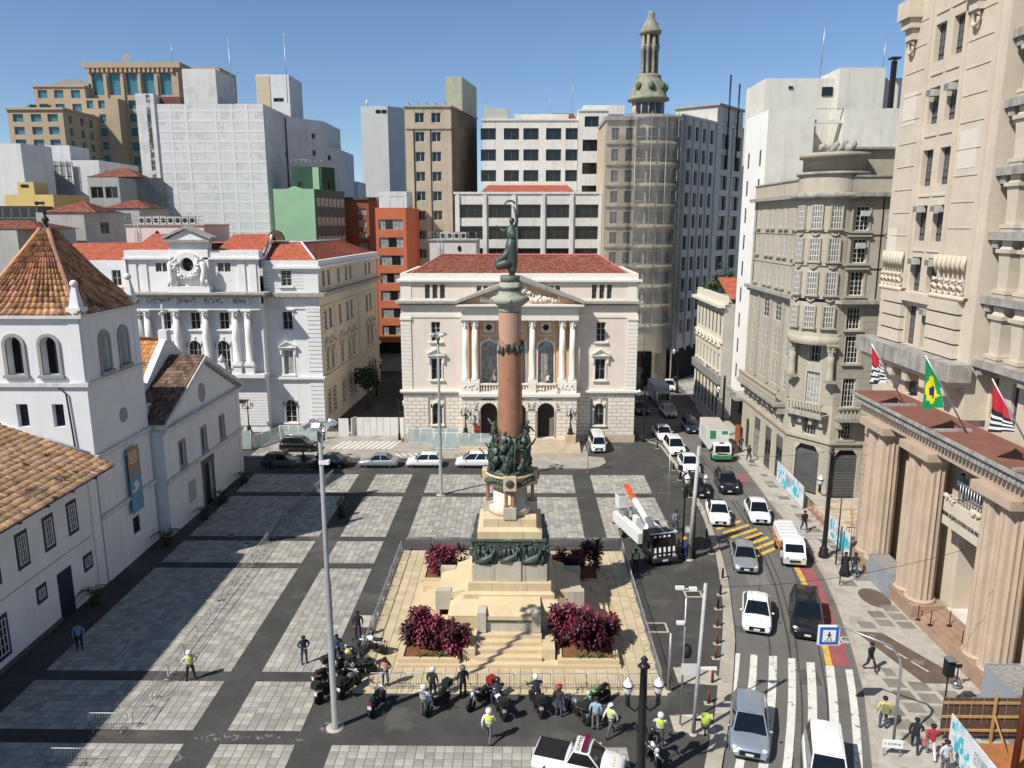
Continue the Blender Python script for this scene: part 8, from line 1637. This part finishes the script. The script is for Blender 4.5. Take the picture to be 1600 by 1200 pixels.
t = pole('concrete pole with camera arm and green bin beside the kerb ramp', 9.15, 36.2, 8.4, .11, CPOL, lean=(.35, .5)); part('camera_arm', MB().tube([(.3, .45, 8.0), (-.9, .45, 8.15)], .04, 6), STEEL, t); part('camera', MB().box(-1.2, -.75, .35, .55, 8.1, 8.25), GLOBE, t); part('camera', MB().box(-.5, -.1, .35, .55, 8.05, 8.2), GLOBE, t)
t = pole('slim steel pole with a small camera next to the concrete pole', 8.6, 36.9, 7.5, .055); part('camera', MB().box(-.45, -.05, -.1, .1, 6.0, 6.15), GLOBE, t); part('notice_board', MB().box(-.1, .75, -.08, -.05, 3.1, 3.75), WMUN, t); part('traffic_signal', MB().lathe(.2, .16, [(.0, 3.95), (.22, 4.05), (.28, 4.35), (.22, 4.65), (0, 4.75)], 12), BLACK, t)
pole('short steel stub pole right of the monument fence', 8.55, 40.0, 3.7, .09); pole('thin steel pole behind the bucket truck', 13.3, 66.0, 7.0, .045); t = pole('black post with signal box by the tall concrete pole', 13.2, 58.9, 6.6, .07, IRON); part('signal_head', MB().box(-.18, .18, -.3, -.05, 5.0, 5.9), BLACK, t); part('control_box', MB().box(.1, .5, -.2, .1, 2.0, 2.5), GLOBE, t); t = pole('tall pale concrete pole beside the orange hard hat worker', 13.55, 57.9, 9.5, .17, CPOL, lean=(.35, 0))
t = pole('slim pole with small sign at the end of the raised island', 7.25, 80.1, 3.5, .045); part('small_sign', MB().box(-.25, .25, -.05, -.03, 3.0, 3.5), STEEL, t); t = pole('thin dark post beside the two walking men', 23.8, 53.4, 4.4, .04, IRON); pole('dark thin post before the blue hoarding', 24.9, 56.9, 6.0, .06, IRON); t = pole('rust red steel post at the right edge', 24.2, 33.3, 16.0, .17, M('rust_red_paint', (.22, .06, .025), .7, .3, 1., .15), lean=(.25, .2))
t = pole('pedestrian traffic light post on the footway corner', 23.4, 38.2, 2.5, .05, IRON); part('signal_box', MB().box(-.22, .22, -.2, .2, 2.3, 3.3), BLACK, t); part('signal_hood', MB().box(-.25, .25, -.35, .2, 3.3, 3.36), STEEL, t)
# pedestrian sign on cantilever arm
t = thing('pedestrian_sign', 'blue pedestrian crossing sign hanging over the street from a grey arm', 'traffic sign', (19.2, 35.2, 0)); part('post', MB().tube([(0, 0, 0), (.15, .35, 4.4), (.1, .5, 4.9), (-.3, .75, 5.4), (-2.6, 1.9, 5.9)], [.075, .07, .065, .06, .045], 9), STEEL, t); part('sign_box', MB().box(-.55, .55, -.08, .08, -.55, .55), GLOBE, t, (-2.95, 2.0, 5.25)); SB = M('sign_blue', (.01, .12, .38), .5, .03, 1., 0.)
part('blue_border', MB().box(-.5, .5, -.09, -.081, -.5, .5), SB, t, (-2.95, 2.0, 5.25)); part('white_field', MB().box(-.34, .34, -.098, -.091, -.34, .34), GLOBE, t, (-2.95, 2.0, 5.25)); q = MB()
q.slab([(.05 * math.cos(6.283 * k / 10), .2 + .05 * math.sin(6.283 * k / 10)) for k in range(10)], -.106, -.099); q.slab([(-.05, .14), (-.05, -.02), (.05, -.02), (.05, .14)], -.106, -.099); q.slab([(-.02, -.02), (-.14, -.24), (-.09, -.24), (.02, -.02)], -.106, -.099); q.slab([(0, -.02), (.1, -.24), (.15, -.24), (.05, -.02)], -.106, -.099); q.slab([(-.05, .12), (-.16, .02), (-.13, 0), (-.03, .08)], -.106, -.099); q.slab([(.05, .12), (.03, .08), (.13, 0), (.16, .02)], -.106, -.099); part('walking_figure', q, BLACK, t, (-2.95, 2.0, 5.25)); 
for k in range(5): part('zebra_bar', MB().slab([(-.26 + k * .125, -.31), (-.2 + k * .125, -.31), (-.17 + k * .115, -.25), (-.22 + k * .115, -.25)], -.104, -.099), BLACK, t, (-2.95, 2.0, 5.25))
# bollards
bo_ = [(15.4, 54.6), (14.55, 51.9), (13.85, 49.8), (13.2, 47.4), (12.65, 45.2), (12.15, 43.5), (11.3, 40.9), (10.6, 38.9), (16.4, 89.3), (16.75, 80.9), (16.75, 77.6), (16.7, 74.7), (16.7, 72.4), (16.4, 69.3), (16.0, 62.4), (15.6, 59.1)]; bo_.sort(key=lambda p: p[1]); RB = M('rusty_red_bollard', (.17, .045, .025), .8, .25, 3., .2)
for k, (x, y) in enumerate(bo_):
    t = thing('bollard', '%s bollard along the left kerb counted from the camera' % ORD[k], 'bollard', (x, y, 0), 0, 'bollards along the street'); part('post', MB().lathe(0, 0, [(.09, 0), (.08, .75), (.05, .82), (0, .83)], 9), RB if y < 48 else IRON, t); part('base', MB().box(-.24, .24, -.17, .17, 0, .03), CONC, t)
t = thing('litter_bin', 'lime green litter bin hung on the concrete pole', 'bin', (9.75, 36.1, 0)); part('bin_body', MB().lathe(0, 0, [(.2, .55), (.28, 1.2), (.25, 1.2), (.2, .9)], 14), M('lime_plastic', (.30, .38, .05), .5, .1, 1., 0.), t); part('bin_band', MB().lathe(0, 0, [(.225, .56), (.262, .8)], 14), M('dark_green_plastic', (.03, .08, .03), .5), t); part('bracket', MB().box(-.55, -.2, -.04, .04, .9, 1.0), IRON, t); part('foot', MB().lathe(0, 0, [(.05, 0), (.05, .55)], 8), IRON, t)
# candelabra before the palaces
def candelabra(label, x, y, z, h):
    t = thing('candelabrum', label, 'street lamp', (x, y, z), 0, 'ornate iron candelabra'); part('stem', MB().lathe(0, 0, [(.4, 0), (.38, .2), (.22, .35), (.3, .6), (.12, .8), (.08, 1.2), (.07, h - .9), (.16, h - .75), (.09, h - .5), (.07, h)], 12), IRON, t); part('lantern', MB().lathe(0, 0, [(.08, h), (.16, h + .3), (.05, h + .45), (0, h + .5)], 8), GLOBE, t)
    for k in range(5): a = 6.283 * k / 5; c, s = math.cos(a), math.sin(a); part('arm', MB().tube([(0, 0, h - .75), (.4 * c, .4 * s, h - .9), (.62 * c, .62 * s, h - .6)], .04, 6), IRON, t); part('lantern', MB().lathe(.62 * c, .62 * s, [(.05, h - .6), (.15, h - .25), (.05, h - .08), (0, h - .02)], 8), M('lantern_glass', (.35, .36, .36), .2, .1, 1., 0.), t)
candelabra('ornate candelabrum left of the palace steps', -6.7, 89.3, 1.75, 3.1); candelabra('ornate candelabrum right of the palace steps', 5.9, 89.3, 1.75, 3.1); candelabra('ornate candelabrum before the left palace', -34.6, 94.0, .6, 3.9)
# potted palms along the church
FROND = M('palm_leaf', (.035, .065, .02), .6, .3, 2., .1, isl=.4); POT = M('dark_clay_pot', (.06, .045, .035), .8, .2, 2., .1)
def frond(seed):
    rn = random.Random(seed); q = MB(); L = 1.1; pts = [Vector((0, -L * t, .9 * t - 1.0 * t * t)) for t in (0, .2, .4, .6, .8, 1.0)]; q.tube(pts, [.02, .018, .014, .01, .008, .004], 4)
    for k in range(1, 6):
        for j in range(3):
            p = pts[k - 1].lerp(pts[k], j / 3)
            for s in (-1, 1): l = .34 * (1.1 - k / 7); e = p + Vector((s * l, -l * .5, -.12)); i = q.n(); q.v += [tuple(p), tuple(p + Vector((0, -.05, 0))), tuple(e)]; q.fi((i, i + 1, i + 2))
    return q.mesh('frond', FROND)
FR = [frond(k) for k in range(3)]
for k, (x, y, s, l) in enumerate(((-29.75, 60.3, 1.25, 'potted palm in the corner between tower and nave'), (-28.9, 65.9, 1.0, 'potted palm left of the church door'), (-28.9, 70.3, 1.0, 'potted palm right of the church door'), (-28.9, 76.0, .95, 'potted palm at the far end of the church front'), (-30.2, 49.9, 1.1, 'potted palm beside the blue door'))):
    t = thing('potted_palm', l, 'plant', (x, y, 0), k, 'potted palms along the church'); part('pot', MB().lathe(0, 0, [(.28, 0), (.38, .5), (.42, .55), (.38, .56), (.34, .5), (0, .48)], 14), POT, t); part('trunk', MB().tube([(0, 0, .45), (.03, .02, .75), (.02, 0, 1.0)], [.06, .05, .04], 7), STEM, t)
    for j in range(12): o = O('frond', FR[j % 3], t, (.02, 0, .95), j * 2.4); o.scale = (s, s, s * random.uniform(.6, 1.5))
# flags
def flag(label, base, tip, cols, seed, drop=2.9, wid=1.6):
    base, tip = Vector(base), Vector(tip); t = thing('flag', label, 'flag', base, 0, world=True); part('flagpole', MB().tube([base, tip], .05, 8), STEEL, t); d = (base - tip).normalized(); rn = random.Random(seed); nu, nv = 12, 16; g = []
    for j in range(nv + 1):
        row = []
        for i in range(nu + 1):
            u, v = i / nu, j / nv; p = tip + d * (.15 + u * wid) ; fold = .13 * math.sin(u * 12 + v * 3) * (v * .8 + .1); row.append((p.x + fold + .1 * v, p.y + .1 * math.sin(u * 9 + 1.2) * v - (.55 * u) * v, p.z - v * drop * (1 - .25 * u) + u * v * .9))
        g.append(row)
    q = MB()
    for j in range(nv):
        for i in range(nu): q.cm = cols(i / nu, j / nv); q.face([g[j][i], g[j][i + 1], g[j + 1][i + 1], g[j + 1][i]], True)
    FW, FB, FRd, FG, FY, FBl = M('flag_white', (.62, .62, .62), .8), M('flag_black', (.015, .015, .015), .8), M('flag_red', (.40, .015, .03), .8), M('flag_green', (.0, .20, .065), .8), M('flag_yellow', (.62, .50, .0), .8), M('flag_blue', (.01, .02, .16), .8); part('cloth', q, [FW, FB, FRd, FG, FY, FBl], t); return t
sp_ = lambda u, v: 2 if (u < .55 and v < .38) else (int(v * 12 + u * 2) % 2)
def br_(u, v): a = abs(u - .45) / .42 + abs(v - .55) / .42; r = math.hypot(u - .45, v - .55); return 5 if r < .15 else 4 if a < 1 else 3
flag('black and white striped state flag with red corner on the courthouse terrace', (28.2, 55.2, 13.45), (25.4, 55.5, 18.0), sp_, 1); flag('green and yellow national flag on the courthouse terrace', (28.4, 47.6, 13.45), (25.5, 48.2, 18.4), br_, 2, 3.4, 1.7); flag('red, black and white flag at the right edge', (28.4, 40.6, 13.45), (25.8, 41.6, 18.2), lambda u, v: 2 if v < .5 else int(v * 14) % 2, 3)
flag('small striped flag on the left balcony of the central palace', (-3.9, 90.6, 7.6), (-3.1, 89.2, 9.6), sp_, 4, 1.4, .8); flag('small white and red flag on the right balcony of the central palace', (3.5, 90.6, 7.6), (2.9, 89.2, 9.8), lambda u, v: 2 if .3 < v < .55 else 0, 5, 1.5, .7)
# printed site hoardings
HOA = M('hoarding_print', (.60, .63, .64), .6, .12, .8, 0., patch=(.06, .42, .52), psc=.55, pth=.53)
def hoarding(label, a, b, h, n):
    a, b = Vector(a), Vector(b); d = (b - a) / n; t = thing('site_hoarding', label, 'hoarding', (a.x, a.y, 0), math.atan2(d.y, d.x)); L = d.length; rn = random.Random(label)
    for k in range(n):
        p = part('print_panel', MB().box(k * L + .01, (k + 1) * L - .01, -.03, .03, .1, h), HOA, t); 
    for k in range(n + 1): part('hoarding_post', MB().box(k * L - .04, k * L + .04, .03, .11, 0, h - .05), STEM, t)
    for c, m in ((.12, M('print_cyan', (.05, .42, .52), .6, .2, 2., 0.)), (.72, M('print_cyan', (.05, .42, .52)))):
        q = MB(); x = L * n * c
        for j in range(14): w = rn.uniform(.1, .35); xx = x + rn.uniform(-.1, .15) * L * n; z0 = rn.uniform(.2, h - .6); q.box(xx, xx + w, -.036 - j * .0003, -.031, z0, z0 + rn.uniform(.2, .5))
        part('print_shape', q, m, t, kind='stuff')
    q = MB()
    for j in range(5):
        xx = L * n * .35
        while xx < L * n * .62: w = rn.uniform(.05, .16); q.box(xx, xx + w, -.036, -.031, h - .5 - j * .14, h - .43 - j * .14); xx += w + .05
    part('print_text', q, M('print_grey', (.16, .14, .2), .6), t, kind='stuff')
hoarding('long printed site hoarding before the corner building', (26.95, 77.6), (26.75, 69.4), 2.15, 5); hoarding('short printed site hoarding beside the courthouse column', (26.6, 62.7), (26.5, 58.3), 2.0, 3); hoarding('printed site hoarding at the lower right beside the footway', (21.9, 35.0), (21.6, 28.5), 2.2, 4)
# dug up ground and timber rails behind the hoardings
SAND2 = M('dug_sand', (.50, .41, .30), .95, .2, 1.2, .6, 6., patch=(.3, .24, .18), psc=.8, pth=.55); part('dug_ground', MB().prism([(27.0, 63.4), (30.5, 62), (33, 66), (32, 71.6), (27.2, 69.3)], 0, .05), SAND2, sidewalk)
WOOD = M('raw_timber', (.42, .25, .10), .85, .2, 2., .2)
t = thing('timber_barrier', 'timber rail barrier round the dug ground', 'barrier', (27.0, 66, 0), R(-92)); 
for k in range(6): part('stake', MB().box(-3 + k * 1.2, -2.92 + k * 1.2, -.04, .04, 0, 1.1), WOOD, t)
for z in (.25, .5, .75, 1.0): part('rail', MB().box(-3, 3.1, -.07, -.045, z, z + .09), M('salmon_rail', (.42, .22, .15), .85, .2, 2., .1), t)
for k in range(5): tag(part('wooden_stake', MB().tube([(0, 0, 0), (random.uniform(-.2, .2), .1, .9)], .035, 5), WOOD, None, (29.6 + k * .35, 65.0 + k * .9, .04)), '%s short wooden stake in the dug ground from the camera' % ORD[k], 'stake', 'stakes in the dug ground')
t = thing('steel_grille_fence', 'grey grille fence behind the short hoarding', 'fence', (27.6, 61.6, 0)); [part('bar', MB().box(k * .22, k * .22 + .04, 0, .04, 0, 1.3), STEEL, t) for k in range(12)]; part('top_rail', MB().box(0, 2.6, -.01, .05, 1.3, 1.36), STEEL, t)
t = thing('construction_screen', 'orange red construction screen leaning at the corner building', 'screen', (26.3, 91.6, 0), .4); SCR = M('red_screen', (.30, .09, .04), .8, .2, 1., .1); [part('screen_panel', MB().prism([(k * .8, 0), (k * .8 + .4, -.35), (k * .8 + .78, 0), (k * .8 + .4, -.3)], .05 * k, 2.4 - .4 * k), SCR, t) for k in range(2)]
GBX = M('grey_steel_panel', (.30, .33, .36), .5, .12, .6, .05, metal=.2)
def greybox(label, x0, x1, y0, y1, h):
    t = thing('steel_planter', label, 'planter', ((x0 + x1) / 2, y0, 0), 0, world=True)
    for k, (a, b) in enumerate((((x0, y1), (x0, y0)), ((x0, y0), (x1, y0)), ((x1, y0), (x1, y1)), ((x1, y1), (x0, y1)))): d = Vector((b[0] - a[0], b[1] - a[1])).normalized() * .03; n = Vector((d.y, -d.x)); part('side_panel', MB().prism([(a[0] + d.x, a[1] + d.y), (b[0] - d.x, b[1] - d.y), (b[0] - d.x - n.x, b[1] - d.y - n.y), (a[0] + d.x - n.x, a[1] + d.y - n.y)], 0, h), GBX, t)
    part('gravel_top', MB().face([(x0 + .04, y0 + .04, h - .1), (x1 - .04, y0 + .04, h - .1), (x1 - .04, y1 - .04, h - .1), (x0 + .04, y1 - .04, h - .1)]), M('grey_gravel', (.28, .26, .24), .95, .4, 6., .6), t)
greybox('grey steel enclosure between the first two courthouse columns', 26.5, 28.0, 51.6, 55.0, 1.9); greybox('grey steel enclosure at the right edge before the last column', 26.2, 28.2, 36.6, 39.6, 2.2)
# stanchions on the steps
for k, (x, y, z) in enumerate(((27.0, 48.2, .15), (27.3, 47.2, .3), (28.2, 46.6, .6), (29.6, 46.6, .93), (27.8, 44.4, .45), (28.9, 44.3, .9))):
    t = thing('stanchion', '%s rope stanchion on the courthouse steps counted from the left' % ORD[k], 'stanchion', (x, y, z), 0, 'stanchions on the steps'); part('post', MB().lathe(0, 0, [(.03, .03), (.03, 1.0), (.05, 1.03), (0, 1.08)], 8), IRON, t); part('base', MB().lathe(0, 0, [(.18, 0), (.17, .03), (0, .035)], 12), IRON, t)
t = thing('weighted_stand', 'steel ball weighted stand on the footway', 'stand', (25.4, 40.6, 0)); part('ball', MB().ball((0, 0, .25), (.3, .3, .25), 12, 8), CHROME, t); part('stem', MB().tube([(0, 0, .4), (0, 0, 1.4)], .04, 7), IRON, t); part('sign_arm', MB().box(-.2, .2, -.04, .04, 1.3, 1.5), IRON, t)
t = thing('street_name_stand', 'small white street name board beside the zebra crossing', 'sign', (18.85, 34.6, 0), -.1); part('board', MB().box(-.5, .5, -.02, .02, .5, .95), GLOBE, t); text('R. da Nóbrega', .17, IRON, t, (0, -.022, .73), (R(90), 0, 0), ext=.002, sx=.8); part('leg', MB().box(-.4, -.36, -.02, .02, 0, .5), STEEL, t); part('leg', MB().box(.36, .4, -.02, .02, 0, .5), STEEL, t)
# brown metal fence and bare earth at the lower right corner
t = thing('metal_site_fence', 'brown corrugated site fence with timber rails at the lower right', 'fence', (21.9, 35.9, 0)); FB_ = M('brown_sheet', (.10, .06, .045), .6, .2, 1., .05)
for k in range(22): part('sheet_panel', MB().box(k * .3 + .01, k * .3 + .27, -.03 - .02 * (k % 2), .0, .3, 2.5), FB_, t)
for z in (.6, 1.4, 2.2): part('timber_rail', MB().box(0, 6.6, -.13, -.055, z, z + .12), WOOD, t)
for x in (2.6, 6.2): part('timber_post', MB().box(x - .06, x + .06, -.22, -.135, 0, 2.9), WOOD, t); part('timber_brace', MB().tube([(x, -.2, 1.6), (x + .3, -1.2, 0)], .05, 5), WOOD, t)
part('bare_earth', MB().prism([(21.9, 28), (30, 28), (30, 35.6), (21.9, 35.6)], .004, .06), M('orange_earth', (.34, .14, .05), .95, .25, 1.5, .7, 5.), sidewalk)
# white hoarding closing the side street, glass barriers before the palaces
WHO = M('white_site_panel', (.66, .65, .62), .8, .08, 1., .05, streak=.3)
t = thing('white_site_fence', 'row of white site panels closing the side street', 'fence', (-18, 94.3, 0), 0, world=True)
for k in range(7): part('white_panel', MB().box(-20.9 + k * .86, -20.08 + k * .86, 94.2 + .02 * (k % 2), 94.26 + .02 * (k % 2), .12, 2.5), WHO, t)
part('gate_leaf', MB().box(-23.2, -21.9, 94.0, 94.06, .12, 2.4), WHO, t); part('gate_leaf', MB().prism([(-21.6, 94.0), (-21.2, 95.2), (-21.15, 95.2), (-21.5, 94.0)], .12, 2.4), WHO, t)
def glasswall(label, a, b, n, h, z):
    a, b = Vector(a), Vector(b); d = (b - a) / n; L = d.length; t = thing('glass_barrier', label, 'barrier', (a.x, a.y, z), math.atan2(d.y, d.x), 'glass barriers before the palaces'); GP = M('pale_glass_panel', (.45, .56, .56), .15, .15, 1.5, 0., alpha=.55, spec=.6)
    for k in range(n): part('glass_panel', MB().box(k * L + .05, (k + 1) * L - .05, -.015, .015, .1, h), GP, t)
    for k in range(n + 1): part('post', MB().tube([(k * L, 0, 0), (k * L, 0, h + .08)], .035, 6), GLOBE, t)
    for zz in (.08, h + .05): part('rail', MB().tube([(0, 0, zz), (n * L, 0, zz)], .03, 6), GLOBE, t)
glasswall('glass ramp barrier left of the central palace steps, rear', (-13.9, 90.6), (-7.6, 90.6), 4, 1.9, .12); glasswall('glass ramp barrier left of the central palace steps, front', (-10.4, 88.3), (-3.4, 87.9), 5, 2.0, .12); glasswall('glass barrier climbing before the left palace wing', (-30.2, 92.4), (-24.3, 92.4), 5, 1.7, .12); glasswall('glass barrier turned inward before the left palace', (-32.0, 88.0), (-30.2, 92.2), 3, 1.6, .12); glasswall('glass barrier at the church end before the left palace', (-37.5, 88.0), (-32.2, 87.8), 4, 2.3, .12)
# trees at the bend and on roofs
def tree(label, x, y, h, r, seed, z=0.):
    rn = random.Random(seed); t = thing('tree', label, 'tree', (x, y, z)); part('trunk', MB().tube([(0, 0, 0), (.1, .1, h * .4), (0, .2, h * .8)], [.25, .18, .08], 8), STEM, t); q = MB()
    for k in range(5): a = k * 1.3; q.tube([(0, .1, h * .45), (r * .5 * math.cos(a), r * .5 * math.sin(a), h * .7)], [.1, .04], 5)
    part('limbs', q, STEM, t); q = MB()
    for k in range(1500):
        c = Vector((rn.gauss(0, 1), rn.gauss(0, 1), rn.gauss(0, 1))).normalized() * rn.random() ** .4; cl = .75 + .25 * math.sin(c.x * 5 + seed) * math.cos(c.y * 4); p = Vector((c.x * r * cl, c.y * r * cl, h * .72 + c.z * h * .3 * cl)); s = .28; a = Vector((rn.uniform(-s, s), rn.uniform(-s, s), rn.uniform(-s, s))); b = Vector((rn.uniform(-s, s), rn.uniform(-s, s), rn.uniform(-s, s)))
        q.face([tuple(p), tuple(p + a), tuple(p + a + b), tuple(p + b)])
    part('crown', q, M('dark_tree_leaf', (.03, .055, .02), .7, .3, 2., .1, isl=.5), t)
tree('dark leafy tree at the bend behind the cream building', 33.5, 126, 21, 5.0, 3); tree('dark tree in the shaded side street', -24.6 + 2.2, 109, 6.5, 2.2, 5)
for k, (x, y, z) in enumerate(((-116.5, 191, 53.4), (-114, 192, 53.4), (28.5, 116, 17.0))):
    t = thing('rooftop_shrub', ('spiky shrub on the left hotel wing roof', 'second shrub on the left hotel wing roof', 'weeds growing on the cream building roof')[k], 'plant', (x, y, z))
    for j in range(9): o = O('leaf_tuft', GRO[j % 2], t, (random.uniform(-1, 1), random.uniform(-.5, .5), .2), j); o.scale = (2.5, 2.5, 3.5)
    part('stem', MB().tube([(0, 0, 0), (0, 0, .5)], .05, 5), STEM, t)
# overhead wires
for k, (a, b, s, l) in enumerate((((9.5, 36.7, 8.2), (24.4, 39, 9.5), .6, 'overhead cable from the concrete pole to the right'), ((13.9, 57.9, 9.2), (24.6, 58.6, 9.0), .5, 'overhead cable between the two lamp posts'), ((9.5, 36.7, 7.6), (13.9, 57.9, 8.8), .5, 'overhead cable along the left kerb'))):
    a, b = Vector(a), Vector(b); tag(part('overhead_cable', MB().tube([tuple(a.lerp(b, i / 12) - Vector((0, 0, s * 4 * (i / 12) * (1 - i / 12)))) for i in range(13)], .014, 4), IRON, None), l, 'cable')
for o in WORLD:
    if '_w' in o: del o['_w']
